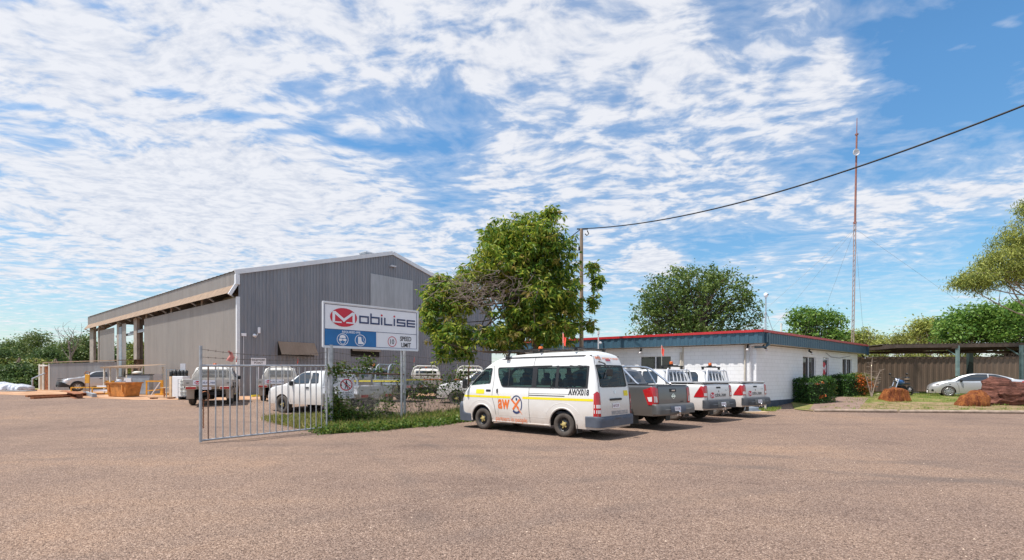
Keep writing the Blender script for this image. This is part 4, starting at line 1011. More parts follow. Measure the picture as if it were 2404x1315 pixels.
# ---------------------------------------------------------------- silver wagon style ute by the store, silver sedan by the rocks
def silver_ute():
    r=empty('pickup',(0,0,0),0,'silver double cab pickup with dark bull bar beside the low store','pickup')
    top=[(-1.20,.62),(-1.19,1.0),(-1.16,1.28),(-1.05,1.32),(.28,1.33),(.36,1.42),(.44,1.74),(.6,1.83),(1.0,1.86),(1.7,1.82),(2.1,1.70),(2.9,1.25),(3.5,1.19),(3.9,1.10),(4.06,.96),(4.12,.7)]
    sh=Shell(top,.93,.45,[(0,.46),(3.085,.46)],R0=.1,R1=.34,belt=1.22,tum=.22,rr=.06,crown=.03,zr=.41,step=.08)
    sh.body().build('body',M['silver'],r); arch_liners(sh,r)
    flanks(sh,r,[rpoly([(.56,1.33),(1.30,1.31),(1.30,1.74),(.60,1.73)],.05),rpoly([(1.36,1.31),(2.50,1.27),(2.0,1.64),(1.85,1.72),(1.36,1.74)],.05)],
        [[(.38,1.75),(.38,.5)],[(1.33,1.75),(1.32,.5)],[(2.55,1.25),(2.6,.5)]],((1.5,1.12),(.6,1.12)),None,(2.42,.80,1.27))
    b=MB(); sh.toppanel(b,2.12,2.84,lambda x: sh.W(x-.2,sh.U(x))-.09,.006,8); b.build('windscreen',M['darkglass'],r)
    fs=Shell([(3.55,.50),(3.9,.72),(4.1,.82),(4.32,.90),(4.36,.6)],.95,.38,[(3.085,.5)],R0=.02,R1=.36,belt=3,tum=0,rr=.05,crown=0,zr=.41,step=.05,tuck=.02)
    fs.body().build('front_bumper',M['blk'],r)
    b=MB(); 
    for z in (.95,1.12): b.tube([(4.05,-.7,z),(4.28,-.5,z),(4.28,.5,z),(4.05,.7,z)],.035,6)
    b.build('bull_bar',M['blk'],r)
    for sd in (1,-1):
        b=MB(); sh.side(b,[(3.72,.86),(4.0,.84),(3.98,1.02),(3.78,1.05)],.012,sd); sh.endpanel(b,sh.front,[(sd*.55,.84),(sd*.8,.88),(sd*.8,1.02),(sd*.55,1.0)],.012); b.build('headlight',M['clearlens'],r)
        b=MB(); sh.side(b,[(-1.18,.85),(-1.05,.85),(-1.05,1.2),(-1.18,1.2)],.012,sd); b.build('tail_lamp',M['redlens'],r)
        b=MB()
        for (xa,rad) in sh.arches: b.tube([(xa+(rad+.02)*cos(radians(q)),sd*(sh.W(xa+(rad+.02)*cos(radians(q)),.6)-.0),.41+(rad+.02)*sin(radians(q))) for q in range(0,181,15)],.05,6)
        b.build('arch_flare',M['blk'],r)
    for x,y in ((0,.82),(0,-.82),(3.085,.82),(3.085,-.82)): wheel(r,x,y,.41,.27,'alloy',.23)
    return r
s=silver_ute(); s.location=(-37.1,46.3,ter(-40,46)); s.rotation_euler=(0,0,pi+.85)

def sedan():
    r=empty('sedan',(0,0,0),0,'silver sedan standing under the carport behind the red rock','car')
    top=[(-1.0,.55),(-.99,.85),(-.93,1.04),(-.8,1.09),(-.45,1.11),(-.05,1.28),(.45,1.43),(1.0,1.475),(1.5,1.46),(2.0,1.33),(2.55,1.04),(3.0,.95),(3.3,.84),(3.48,.68),(3.53,.45)]
    sh=Shell(top,.88,.22,[(0,.36),(2.6,.36)],R0=.25,R1=.50,belt=.95,tum=.40,rr=.06,crown=.03,zr=.315,step=.06,tuck=.05)
    sh.body().build('body',M['silver'],r); arch_liners(sh,r)
    flanks(sh,r,[rpoly([(-.25,1.06),(.72,1.02),(.74,1.38),(.40,1.35),(.0,1.20)],.05),rpoly([(.80,1.02),(2.28,.98),(2.0,1.17),(1.55,1.37),(1.3,1.40),(.82,1.39)],.05)],
        [[(.76,1.4),(.74,.9),(.70,.3)],[(2.24,.95),(2.12,.6),(2.1,.3)]],((.95,.86),(-.05,.88)),M['silver'],(2.02,.78,1.0))
    b=MB(); sh.toppanel(b,1.62,2.50,lambda x: sh.W(x-.2,sh.U(x))-.08,.006,8); b.build('windscreen',M['darkglass'],r)
    b=MB(); sh.toppanel(b,-.42,.35,lambda x: sh.W(x,sh.U(x))-.10,.006,8); b.build('rear_window',M['darkglass'],r)
    for sd in (1,-1):
        b=MB(); sh.side(b,rpoly([(2.96,.72),(3.36,.62),(3.34,.74),(3.02,.85)],.03),.01,sd); h=b.build('headlight',M['clearlens'],r)
        b=MB(); sh.side(b,rpoly([(3.05,.745),(3.2,.72),(3.2,.77),(3.07,.79)],.02),.014,sd); b.build('lamp_bowl',M['blk'],h)
        b=MB(); sh.side(b,rpoly([(3.30,.32),(3.42,.33),(3.41,.46),(3.32,.46)],.02),.01,sd); b.build('fog_lamp_recess',M['blk'],r)
        b=MB(); sh.side(b,rrect(2.5,2.58,.76,.80,.01),.01,sd); b.build('indicator',M['blk'],r)
        b=MB(); sh.side(b,[(-.92,.75),(-.65,.78),(-.65,.98),(-.9,1.0)],.01,sd); b.build('tail_lamp',M['redlens'],r)
    for x,y in ((0,.76),(0,-.76),(2.6,.77),(2.6,-.77)): wheel(r,x,y,.32,.2,'cover',.225)
    return r
s=sedan(); s.location=(30.05,30.0,ter(30,31)); s.rotation_euler=(0,0,pi-.6)
# ---------------------------------------------------------------- ground
def sheet(name,mat,fn,xs,ys,inside=None,dz=0,**kw):
    V=[];idx={};F=[]
    for i,x in enumerate(xs):
        for j,y in enumerate(ys): V.append((x,y,fn(x,y)+dz))
    n=len(ys)
    for i in range(len(xs)-1):
        for j in range(n-1):
            if inside and not inside((xs[i]+xs[i+1])/2,(ys[j]+ys[j+1])/2): continue
            F.append((i*n+j,(i+1)*n+j,(i+1)*n+j+1,i*n+j+1))
    b=MB(); b.add(V,F,True); return b.build(name,mat,**kw)
gx=sorted(set([-700,-400,-250,-160,-120,-95]+list(np.arange(-80,81,1.0))+[95,120,160,250,400,700])); gy=sorted(set([-60,-30,-15,-8]+list(np.arange(-4,70,1.0))+[75,85,100,130,180,260,400,700,1200]))
sheet('ground',M['gravel'],ter,gx,gy,kind='structure')
def inpoly2(P):
    return lambda x,y: inpoly(P,x,y)
def flatpoly(name,mat,P,dz,**kw):
    """polygon draped on the terrain, cut into fine strips"""
    b=MB(); xs=[p[0] for p in P]; a,c=min(xs),max(xs); X=sorted(set(list(np.arange(a,c,.8))+[min(max(x,a+1e-3),c-1e-3) for x in xs])); nz=26; V=[]
    for x in X:
        hit=[p[1]+(q[1]-p[1])*(x-p[0])/(q[0]-p[0]) for p,q in zip(P,P[1:]+P[:1]) if (p[0]-x)*(q[0]-x)<=0 and p[0]!=q[0]]
        for y in np.linspace(min(hit),max(hit),nz): V.append((x,y,ter(x,y)+dz))
    b.add(V,[(i*nz+j,(i+1)*nz+j,(i+1)*nz+j+1,i*nz+j+1) for i in range(len(X)-1) for j in range(nz-1)],True); return b.build(name,mat,**kw)
flatpoly('dirt_ground',M['dirt'],[(-46,40),(-34,34),(-27,30.5),(-21,27.2),(-12,27.6),(-4,34),(0,45),(0,80),(-70,80),(-58,48)],.006,kind='structure')
flatpoly('grass_field',M['field'],[(-300,52),(-48,49.5),(-44,80),(40,120),(200,120),(250,400),(-300,400)],.012,kind='structure')
K0=(13.4,22.95)            # start of the timber kerb
lawnP=[(14.2,24.6),(14.4,23.35),(18,22.9),(24,22.1),(33,21.2),(44,20.6),(46,41),(25,41),(20,36)]
flatpoly('lawn',M['lawnbase'],lawnP,.03,kind='structure')
flatpoly('verge',M['verge'],[(14.3,24.0),(14.5,23.4),(18,22.9),(24,22.1),(33,21.2),(44,20.6),(44,26.2),(33,27.0),(26,27.4),(21,27.6),(17.2,26.4)],.036,kind='structure')
flatpoly('footpath',M['pathred'],[(14.7,24.3),(16.2,23.3),(17.2,24.4),(21.5,29.5),(19.2,30.5)],.042,kind='structure')

def leafcloud(name,C,size,mat,parent=None,aspect=.45,droop=.3,spread=1.0,N=None,kw=None,up=.0,jit=.35,mats=None,mi=None):
    """C (n,3) centres of leaves; each leaf a bent rhombus"""
    n=len(C); d=RNG.normal(size=(n,3)); d[:,2]=d[:,2]*.6-droop; d/=np.linalg.norm(d,axis=1)[:,None]
    if N is not None: d=N
    r=RNG.normal(size=(n,3)); s=np.cross(d,r); s/=np.linalg.norm(s,axis=1)[:,None]+1e-9
    L=size*(1+jit*RNG.normal(size=n)).clip(.4,1.8); L=L[:,None]
    nn=np.cross(d,s)
    V=np.empty((n,4,3)); V[:,0]=C; V[:,1]=C+d*L*.5+s*L*aspect*.5+nn*L*.08; V[:,2]=C+d*L+np.array([0,0,-1])*L*.12; V[:,3]=C+d*L*.5-s*L*aspect*.5+nn*L*.08
    me=bpy.data.meshes.new(name); me.vertices.add(n*4); me.vertices.foreach_set('co',V.reshape(-1).astype(np.float32))
    me.loops.add(n*4); me.loops.foreach_set('vertex_index',np.arange(n*4,dtype=np.int32))
    me.polygons.add(n); me.polygons.foreach_set('loop_start',np.arange(0,n*4,4,dtype=np.int32)); me.polygons.foreach_set('loop_total',np.full(n,4,dtype=np.int32))
    for q in (mats or [mat]): me.materials.append(q)
    if mi is not None: me.polygons.foreach_set('material_index',mi.astype(np.int32))
    me.update(); me.validate()
    o=bpy.data.objects.new(name,me); COL.objects.link(o)
    if parent is not None: o.parent=parent
    if kw: tag(o,**kw)
    return o
def blobpts(blobs,n,shell=.55):
    """points in a union of ellipsoids, mostly towards the outside of each"""
    w=np.array([b[3]*b[4]*b[5] for b in blobs])**.75; w/=w.sum(); k=RNG.choice(len(blobs),n,p=w)
    d=RNG.normal(size=(n,3)); d/=np.linalg.norm(d,axis=1)[:,None]; r=(shell+(1-shell)*RNG.random(n))[:,None]*(.92+.10*RNG.normal(size=n)).clip(.6,1.08)[:,None]
    B=np.array(blobs); return B[k,:3]+d*r*B[k,3:6]
def limb(b,p0,p1,r0,r1,wob=.15,n=7,segs=6):
    p0=Vector(p0); p1=Vector(p1); L=(p1-p0).length; P=[];R=[]
    a=Vector((random.gauss(0,1),random.gauss(0,1),random.gauss(0,.4)))*wob*L*.35; c=Vector((random.gauss(0,1),random.gauss(0,1),random.gauss(0,.4)))*wob*L*.2
    for i in range(segs+1):
        t=i/segs; P.append(p0.lerp(p1,t)+a*sin(pi*t)+c*sin(2*pi*t)+Vector((0,0,-.08*L*sin(pi*t)*(1 if p1.z<p0.z+L*.4 else -.3)))); R.append(r0+(r1-r0)*t**.8)
    b.tube(P,R,n,cap=False); return P
def tree(name,loc,label,blobs,trunk,leaf,nclump=700,per=14,lsize=.18,csize=.35,bark='bark',limbs=28,tr=.2,cat='tree',group=None,aspect=.5,droop=.2,shell=.5,leaf2=None,frac2=.15,twig=True,limb_r=.6):
    r=empty(name,loc,0,label,cat,group); random.seed(hash(label)%1000 if False else sum(map(ord,label)))
    C=blobpts(blobs,nclump,shell); C=C[C[:,2]>.25]
    k=np.repeat(np.arange(len(C)),per); P=C[k]+RNG.normal(size=(len(k),3))*csize*np.array([1,1,.7])
    mats=None;mi=None
    if leaf2: mats=[M[leaf],M[leaf2]]; mi=(RNG.random(len(C))<frac2)[k]*1
    leafcloud('crown',P,lsize,M[leaf],r,aspect,droop,mats=mats,mi=mi)
    b=MB(); T=[Vector(p) for p in trunk]; n=len(T); R=[tr*(1-.55*i/(n-1)) for i in range(n)]; R[0]=tr*1.35
    b.tube(T,R,10,cap=False)
    sel=C[RNG.choice(len(C),min(limbs,len(C)),replace=False)]
    for c in sel:
        i=min(n-1,max(1,int(n*random.uniform(.45,1)))); p=T[i]; q=Vector(c)
        P_=limb(b,p,q,R[i]*limb_r,.02)
        if twig:
            for _ in range(2):
                s_=P_[random.randint(2,5)]; limb(b,s_,Vector(C[random.randrange(len(C))]).lerp(s_,.6),R[i]*.2,.008,n=5,segs=4)
    b.build('trunk',M[bark],r); return r

# ---------------------------------------------------------------- the big shed
SP=Vector((-18.26,32.7,0)); DS=Vector((-.782,.6236,0)).normalized(); DG=Vector((.6735,.739,0)).normalized(); BZ=.36
NS=Vector((-DS.y,DS.x,0)); NS=NS if NS.dot(Vector((-.6,-.8,0)))>0 else -NS
NG=Vector((DG.y,-DG.x,0)); NG=NG if NG.dot(Vector((.7,-.7,0)))>0 else -NG
def sp(s,g,z): p=SP+DS*s+DG*g; return Vector((p.x,p.y,z))
def corr(b,p0,d,L,z0,z1,nrm,pitch=.2,amp=.028,m=0,flat=False):
    """ribbed sheet standing from p0 along d; z0,z1 numbers or functions of the distance"""
    n=int(L/pitch); V=[]; ts=[]
    for i in range(n+1):
        for f,a in ((0,0),(.38,0),(.5,1),(.82,1),(.94,0)) if pitch>.12 else ((0,0),(.5,1)):
            t=(i+f)*pitch
            if t<=L: ts.append((t,a))
    ts.append((L,0)); f0=z0 if callable(z0) else (lambda t:z0); f1=z1 if callable(z1) else (lambda t:z1)
    p0=Vector(p0)
    for t,a in ts:
        q=p0+d*t+nrm*amp*a; V+=[(q.x,q.y,f0(t)),(q.x,q.y,f1(t))]
    b.add(V,[(2*i,2*i+2,2*i+3,2*i+1) for i in range(len(ts)-1)],False,m); return b
shed=empty('warehouse',(0,0,0),0,'large grey corrugated steel shed with open bays and long rusty awning','warehouse')
HC,HA,GH=8.77,12.25,12.0; LEN=41.2
b=MB(); rz_=lambda t: HC-.12+(HA-HC)*(t/GH if t<GH else 2-t/GH)
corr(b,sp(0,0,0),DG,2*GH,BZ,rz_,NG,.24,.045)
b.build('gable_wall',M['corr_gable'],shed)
b=MB(); corr(b,sp(0,14.7,0)+NG*.05,DG,4.1,8.05,lambda t:10.75-.02*t,NG,.11,.02); 
def gpx(px): k=(px-CX)/FPX; return (-18.26-k*32.7)/(k*DG.y-DG.x)
b=MB(); g0,g1=gpx(869),gpx(968); Zg=lambda g: SP.y+DG.y*g
corr(b,sp(0,g0,0)+NG*.05,DG,g1-g0,hz(760,Zg(g0)),hz(642,Zg(g0)),NG,.11,.02); b.build('skylight_sheet',M['corr_clear'],shed)
b=MB(); corr(b,sp(.0,0,0)+NS*.02,DS,19.95,BZ,6.98,NS,.2,.028); b.build('side_wall',M['corr_side'],shed)
b=MB(); corr(b,sp(29.95,0,0)+NS*.02,DS,5.95,BZ,6.84,NS,.2,.028); b.build('side_wall',M['corr_side'],shed)
b=MB(); corr(b,sp(25.7,0,0)+NS*.02,DS,1.3,BZ,7.0,NS,.2,.028); b.build('side_wall',M['corr_side'],shed)
b=MB(); corr(b,sp(0,0,0)+NS*.05,DS,LEN,7.83,HC-.02,NS,.2,.028); b.build('eave_wall',M['corr_side'],shed)
b=MB(); V=[]                                # steep ribbed awning
nn=int(LEN/.1)
for i in range(nn+1):
    t=i*LEN/nn; a=.012*(i%2)
    for k in range(3):
        q=sp(t,0,0)+NS*(.06+.43*k/2); V.append((q.x,q.y,7.86-.62*k/2+a))
b.add(V,[(3*i+k,3*i+3+k,3*i+4+k,3*i+1+k) for i in range(nn) for k in range(2)]); b.build('awning',M['tan'],shed)
b=MB()
for t in np.arange(.6,LEN,3.33): b.bar(sp(t,0,7.05)+NS*.05,sp(t,0,7.30)+NS*.44,.09); b.bar(sp(t,0,7.75),sp(t,0,7.22)+NS*.46,.07)
b.build('awning_bracket',M['galv'],shed)
b=MB()                                      # roof: two ribbed slopes
for sgn in (0,1):
    V=[]; nn=int(LEN/.35)
    for i in range(nn+1):
        t=i*LEN/nn; a=.03*(i%2)
        for g in ((-.15,GH) if sgn==0 else (GH,2*GH+.15)): V.append(sp(t,g,HC+(HA-HC)*(g/GH if g<=GH else 2-g/GH)+a+.03))
    b.add([tuple(v) for v in V],[(2*i,2*i+2,2*i+3,2*i+1) for i in range(nn)])
b.build('roof',M['steelblue'],shed)
b=MB(); w=.17
def barge(g0,z0,g1,z1):
    a=sp(0,g0,z0)+NG*.10; c=sp(0,g1,z1)+NG*.10; b.bar(a,c,.10,.30)
barge(-.25,HC-.16,GH,HA-.09); barge(GH,HA-.09,2*GH+.2,HC-.12); b.build('barge_board',M['trimwhite'],shed)
b=MB(); b.box(sp(0,-.03,(7.83+HC-.3)/2)+NG*.02+NS*.06,(.26,.26,HC-.3-7.8),rz=math.atan2(DG.y,DG.x)); b.bar(sp(0,0,7.9)+NS*.10,sp(0,0,7.08)+NS*.56,.14,.20)
b.box(sp(0,.0,(BZ+7.0)/2)+NG*.02+NS*.04,(.2,.2,7.0-BZ),rz=math.atan2(DG.y,DG.x)); b.build('corner_trim',M['trimwhite'],shed)
ang=math.atan2(DS.y,DS.x)
cols=[6.6,13.2,19.8,23.0,28.7,36.8,40.9]
for t in cols:
    for g in (.35,2*GH-.35):
        b=MB(); b.box(sp(t,g,(BZ+HC)/2),(.35,.55,HC-BZ-.1),rz=ang); b.build('column',M['steelcol'],shed)
    b=MB(); b.bar(sp(t,.3,HC-.35),sp(t,GH,HA-.4),.25,.5); b.bar(sp(t,GH,HA-.4),sp(t,2*GH-.3,HC-.35),.25,.5); b.bar(sp(t,.5,HC-1.6),sp(t,3.2,HC+.2),.2,.3); b.bar(sp(t,2*GH-.5,HC-1.6),sp(t,2*GH-3.2,HC+.2),.2,.3); b.build('rafter',M['steelcol'],shed)
b=MB()
for t,w_ in ((21.8,.0),(24.1,0)): pass
b.box(sp(28.2,.15,3.6),(1.2,.2,6.4),rz=ang); b.build('door_leaf',M['steelblue'],shed)
for t,ww,zz in ((23.0,1.0,7.3),(36.9,.45,7.3),(39.9,1.6,7.3),(29.0,.7,7.3)):
    b=MB(); b.box(sp(t,.16,(BZ+zz)/2),(ww,.24,zz-BZ),rz=ang); b.build('column',M['steelcol'],shed)
b=MB(); b.box(sp(22.5,.2,6.0),(5.0,.2,.25),rz=ang); b.box(sp(26.5,.2,5.9),(7,.2,.2),rz=ang); b.build('girt',M['steelblue'],shed)
b=MB(); corr(b,sp(0,2*GH-.1,0),DS,17,BZ,7.6,NS,.3,.03); corr(b,sp(0,2*GH-.1,0),DS,LEN,7.9,HC,NS,.3,.03); b.build('far_wall',M['corr_side'],shed)
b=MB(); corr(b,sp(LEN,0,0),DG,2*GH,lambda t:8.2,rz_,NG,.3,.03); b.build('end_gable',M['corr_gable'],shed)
b=MB(); 
for t in np.arange(1,LEN,3.3): 
    for g in np.arange(1.2,2*GH,2.0): pass
for g in np.arange(.8,2*GH,1.7): z=HC+(HA-HC)*(g/GH if g<=GH else 2-g/GH)-.1; b.bar(sp(.2,g,z),sp(LEN-.2,g,z),.08,.18)
b.build('purlin',M['steelcol'],shed)
def awn(px0,px1,ytop,ybot,out,mat='corr_rusty',dark=True):
    g0,g1=gpx(px0),gpx(px1); Z=Zg((g0+g1)/2); zt=hz(ytop,Z); zb=hz(ybot,Z)
    b=MB(); V=[]; n=int((g1-g0)/.09)
    b2=MB(); q0=sp(0,g0,zb)+NG*.055; q1=sp(0,g1,zb)+NG*.055; b2.add([tuple(q0),tuple(q1),(q1.x,q1.y,zt),(q0.x,q0.y,zt)],[(0,1,2,3)]); w=b2.build('opening_shade_sheet',M['dark'],shed)  # near-black sheet on the uncut wall, painted as the shade inside an opening
    for i in range(n+1):
        g=g0+(g1-g0)*i/n; a=.015*(i%2); p=sp(0,g,zt)+NG*.09; q=sp(0,g,zb+.05 if out>.3 else zt-.3)+NG*max(out,.35); V+=[(p.x,p.y,p.z+a),(q.x,q.y,q.z+a)]
    b.add(V,[(2*i,2*i+2,2*i+3,2*i+1) for i in range(n)]); b.build('window_flap',M[mat],w)
awn(651,737,804,836,.75); awn(823,890,817,838,.0)
b=MB(); b.box(sp(0,gpx(920),hz(626,Zg(gpx(920))))+NG*.2,(.5,.2,.12),rz=math.atan2(DG.y,DG.x)); b.build('floodlight',M['greyboard'],shed)
b=MB(); b.box(sp(2.5,GH-.7,HA+.08),(.9,1.1,.3),rz=ang,bev=.1); b.build('roof_vent',M['galv'],shed)
for px,py,k in ((571,786,'junction_box'),(594,788,'camera'),(605,776,'antenna')):
    g=gpx(px); z=hz(py,Zg(g)); b=MB()
    if k=='junction_box': b.box(sp(0,g,z)+NG*.1,(.3,.1,.2),rz=math.atan2(DG.y,DG.x)); b.tube([sp(0,g,z)+NG*.08,sp(0,g,2)+NG*.08],.02,5)
    elif k=='camera': b.lathe([(0,-.1),(.1,-.07),(.12,0),(.08,.09),(0,.12)],sp(0,g,z)+NG*.25,'Z',10); b.bar(sp(0,g,z)+NG*.0,sp(0,g,z)+NG*.2,.05)
    else: b.box(sp(0,g,z)+NG*.25,(.16,.14,.42),bev=.03); b.tube([sp(0,g,z-.1)+NG*.2,sp(0,g-.2,z-.5)+NG*.2,sp(0,g-.2,z-.5)],.02,5)
    b.build(k,M['signwhite'],shed)
# the lean-on sign DELIVERY POINT on the gable
g0,g1=gpx(588),gpx(624); Zd=Zg(g0); z0,z1=hz(857,Zd),hz(840,Zd)
F=lambda u,v,f: tuple(sp(0,g0+u,z0+v)+NG*(.07+f)); w_=g1-g0; hh=z1-z0
b=MB(); put(b,(rrect(0,w_,0,hh,.02),[tuple(range(20))]),F,0); b.bar(F(w_/2,.0,0),F(w_/2,-2.0,0),.05)
sg=b.build('delivery_sign',M['signwhite'],None,label='small white sign lettered DELIVERY POINT on the shed gable',cat='sign')
b=MB(); put(b,font('DELIVERY',.2,(w_*.08,w_*.92,hh*.55,hh*.87),.002),F,.006); put(b,font('POINT',.2,(w_*.22,w_*.78,hh*.15,hh*.45),.002),F,.006); b.build('sign_lettering',M['ink'],sg)
# low store in front of the shed's far end
A=Vector((at(117,47.3),47.3,0)); B=Vector((at(275,44.6),44.6,0)); D=(B-A).normalized(); Nn=Vector((D.y,-D.x,0)); Nn=Nn if Nn.y<0 else -Nn
st=empty('store_shed',(A.x,A.y,0),0,'low grey corrugated store with rusty roof edge at the left end','shed'); O=Vector((A.x,A.y,0))
L_=(B-A).length; zt0,zt1=hz(852,47.3),hz(847,44.6)
def lp(v): return Vector(v)-O
b=MB(); corr(b,(0,0,0),D,L_,.36,lambda t:zt0+(zt1-zt0)*t/L_-.08,Nn,.16,.025); b.build('wall',M['corr_low'],st)
C0=Vector((at(93,49.2),49.2,0)); E=(C0-A); 
b=MB(); corr(b,tuple(lp(A+E*.62)),E.normalized(),E.length*.38,.36,zt0-.1,-D,.16,.02); b.build('end_wall',M['tan'],st)
b=MB(); 
for f in (0.02,.60,.98): b.box(lp(A+E*f)+Vector((0,0,(.36+zt0)/2-.05)),(.14,.14,zt0-.4)); 
b.bar(lp(A)+Vector((0,0,zt0-.25)),lp(C0)+Vector((0,0,zt0-.25)),.12); b.build('door_frame',M['plasticwhite'],st)
b=MB(); b.box(lp(A+E*.35)+Vector((0,.2,1.6)),(.55,.1,2.4)); b.build('door',M['rust'],st)
b=MB(); a=lp(A-D*.8)-Nn*0+Nn*.15; c=lp(B+D*.3)+Nn*.15; P=[a,c,c-Nn*3.2,a-Nn*3.2+Vector((-.6,0,0))]; z=[zt0,zt1,zt1+.2,zt0+.2]
b.add([(p.x,p.y,q) for p,q in zip(P,z)]+[(p.x,p.y,q+.07) for p,q in zip(P,z)],[(0,1,2,3),(4,5,6,7),(0,1,5,4),(1,2,6,5),(2,3,7,6),(3,0,4,7)]); b.build('roof',M['tan'],st)
b=MB(); b.tube([lp(A)+Vector((-.9,-.8,.4)),lp(A)+Vector((-.9,-.8,1.5)),lp(A)+Vector((.1,-.6,2.0))],.07,6)
b.build('bent_rail',M['galv'],st)

# ---------------------------------------------------------------- the office
OP=Vector((12.30,24.66,0)); UL=Vector((-.8286,.5599,0)).normalized(); UR=Vector((.761,.649,0)).normalized()
NL=Vector((-UL.y,UL.x,0)); NL=NL if NL.y<0 else -NL
NR=Vector((UR.y,-UR.x,0)); NR=NR if NR.y<0 else -NR
off=empty('office_building',tuple(OP),0,'low white painted block office with blue fascia and red roof edge','building')
def wallrun(name,D,N,L,holes,z0,z1,mat,th=.2):
    """wall with real openings; uv in metres"""
    ts=sorted(set([0,L]+[h[0] for h in holes]+[h[1] for h in holes])); me_v=[];F=[];UV=[]
    def quad(P,uv): b_=len(me_v); me_v.extend([tuple(p) for p in P]); F.append((b_,b_+1,b_+2,b_+3)); UV.extend(uv)
    def face(t0,t1,a,c):
        P=[D*t0+Vector((0,0,a)),D*t1+Vector((0,0,a)),D*t1+Vector((0,0,c)),D*t0+Vector((0,0,c))]; quad(P,[(t0,a),(t1,a),(t1,c),(t0,c)])
    for t0,t1 in zip(ts[:-1],ts[1:]):
        h=[q for q in holes if q[0]<=t0 and q[1]>=t1]
        if not h: face(t0,t1,z0,z1)
        else:
            a,c=h[0][2],h[0][3]
            if a>z0: face(t0,t1,z0,a)
            face(t0,t1,c,z1)
    for (t0,t1,a,c) in holes:
        I=-N*th
        for (p,q) in (((t0,a),(t0,c)),((t1,a),(t1,c)),((t0,a),(t1,a)),((t0,c),(t1,c))):
            P=[D*p[0]+Vector((0,0,p[1])),D*q[0]+Vector((0,0,q[1]))]; quad([P[0],P[1],P[1]+I,P[0]+I],[(0,0),(0,1),(.2,1),(.2,0)])
    me=bpy.data.meshes.new(name); me.from_pydata(me_v,[],F); uv=me.uv_layers.new(name='UVMap')
    for i,q in enumerate(UV): uv.data[i].uv=q
    me.materials.append(mat); o=bpy.data.objects.new(name,me); COL.objects.link(o); o.parent=off; return o
def tr_(px):  k=(px-CX)/FPX; return (OP.x-k*OP.y)/(k*UR.y-UR.x)
def tl_(px):  k=(px-CX)/FPX; return (OP.x-k*OP.y)/(k*UL.y-UL.x)
LR=tr_(2013); SF=3.30
win=[(tr_(1885),tr_(1915),hz(893,OP.y+UR.y*tr_(1900)),hz(838,OP.y+UR.y*tr_(1900))),(tr_(1978),tr_(2000),hz(893,OP.y+UR.y*tr_(1990)),hz(843,OP.y+UR.y*tr_(1990)))]
dr=(tr_(1932),tr_(1945.5),.32,hz(839,OP.y+UR.y*tr_(1938)))
wallrun('end_wall',UR,NR,LR,win+[dr],.30,SF,M['block'])
fw=(tl_(1575),tl_(1503),1.55,hz(836.5,OP.y+UL.y*tl_(1540)))
wallrun('front_wall',UL,NL,14.5,[(fw[0],fw[1],fw[2],fw[3])],.30,SF,M['block'])
b=MB(); 
def slab(D,N,t0,t1,z0,z1,o0,o1,m=0):
    P=[D*t0+N*o0,D*t1+N*o0,D*t1+N*o1,D*t0+N*o1]; b.add([(p.x,p.y,z0) for p in P]+[(p.x,p.y,z1) for p in P],[(0,1,2,3),(4,5,6,7),(0,1,5,4),(1,2,6,5),(2,3,7,6),(3,0,4,7)],m=m)
slab(UR,NR,-.03,LR+.03,-.2,.42,-.2,.03); slab(UL,NL,-.03,14.5,-.2,.42,-.2,.03); b.build('plinth',M['plinth'],off)
for (t0,t1,a,c) in win+[fw]:
    D,N=(UL,NL) if (t0,t1,a,c)==fw else (UR,NR)
    b=MB(); P=[D*t0-N*.12,D*t1-N*.12]; b.add([(P[0].x,P[0].y,a),(P[1].x,P[1].y,a),(P[1].x,P[1].y,c),(P[0].x,P[0].y,c)],[(0,1,2,3)]); w=b.build('window',M['shopglass'],off)
    b=MB(); f=.05
    for (p,q) in (((t0,a),(t0,c)),((t1,a),(t1,c)),((t0,a),(t1,a)),((t0,c),(t1,c)),(((t0+t1)/2,a),((t0+t1)/2,c))): b.bar(D*p[0]-N*.08+Vector((0,0,p[1])),D*q[0]-N*.08+Vector((0,0,q[1])),.06)
    b.build('frame',M['trimwhite'],w)
    if D is UR:
        b=MB(); 
        for i in range(5): q=D*(t0+(t1-t0)*(.55+.08*i))-N*.15; b.bar(q+Vector((0,0,a+.1)),q+Vector((0,0,c-.1)),.07,.02)
        b.build('blind',M['greyboard'],w)
b=MB(); slab(UR,NR,win[0][0]-.05,win[0][1]+.05,win[0][2]-.08,win[0][2],-.02,.06); slab(UR,NR,win[1][0]-.05,win[1][1]+.05,win[1][2]-.08,win[1][2],-.02,.06); b.build('window_sill',M['pipewhite'],off)
t0,t1,a,c=dr; b=MB(); P=[UR*t0-NR*.12,UR*t1-NR*.12]; b.add([(P[0].x,P[0].y,a),(P[1].x,P[1].y,a),(P[1].x,P[1].y,c-.12),(P[0].x,P[0].y,c-.12)],[(0,1,2,3)]); w=b.build('door',M['shopglass'],off)
b=MB()
for (p,q) in (((t0,a),(t0,c)),((t1,a),(t1,c)),((t0,c-.02),(t1,c-.02)),((t0,1.25),(t1,1.25)),((t0,c-.14),(t1,c-.14))): b.bar(UR*p[0]-NR*.08+Vector((0,0,p[1])),UR*q[0]-NR*.08+Vector((0,0,q[1])),.06,.09)
b.build('frame',M['greyboard'],w)
F=lambda u,v,f: tuple(UR*(t0+u)-NR*(.11-f)+Vector((0,0,v))); wd=t1-t0; zc_=a+(c-a)*.72
b=MB(); put(b,ell(wd/2,zc_,wd*.42,.42),F,.0); w2=b.build('door_emblem',M['signred'],w)
b=MB(); q=wd*.28; put(b,stroke([(wd/2-q,zc_-.16),(wd/2-q,zc_+.18),(wd/2,zc_-.05),(wd/2+q,zc_+.18),(wd/2+q,zc_-.16)],.10),F,.006); b.build('letter_m',M['signwhite'],w2)
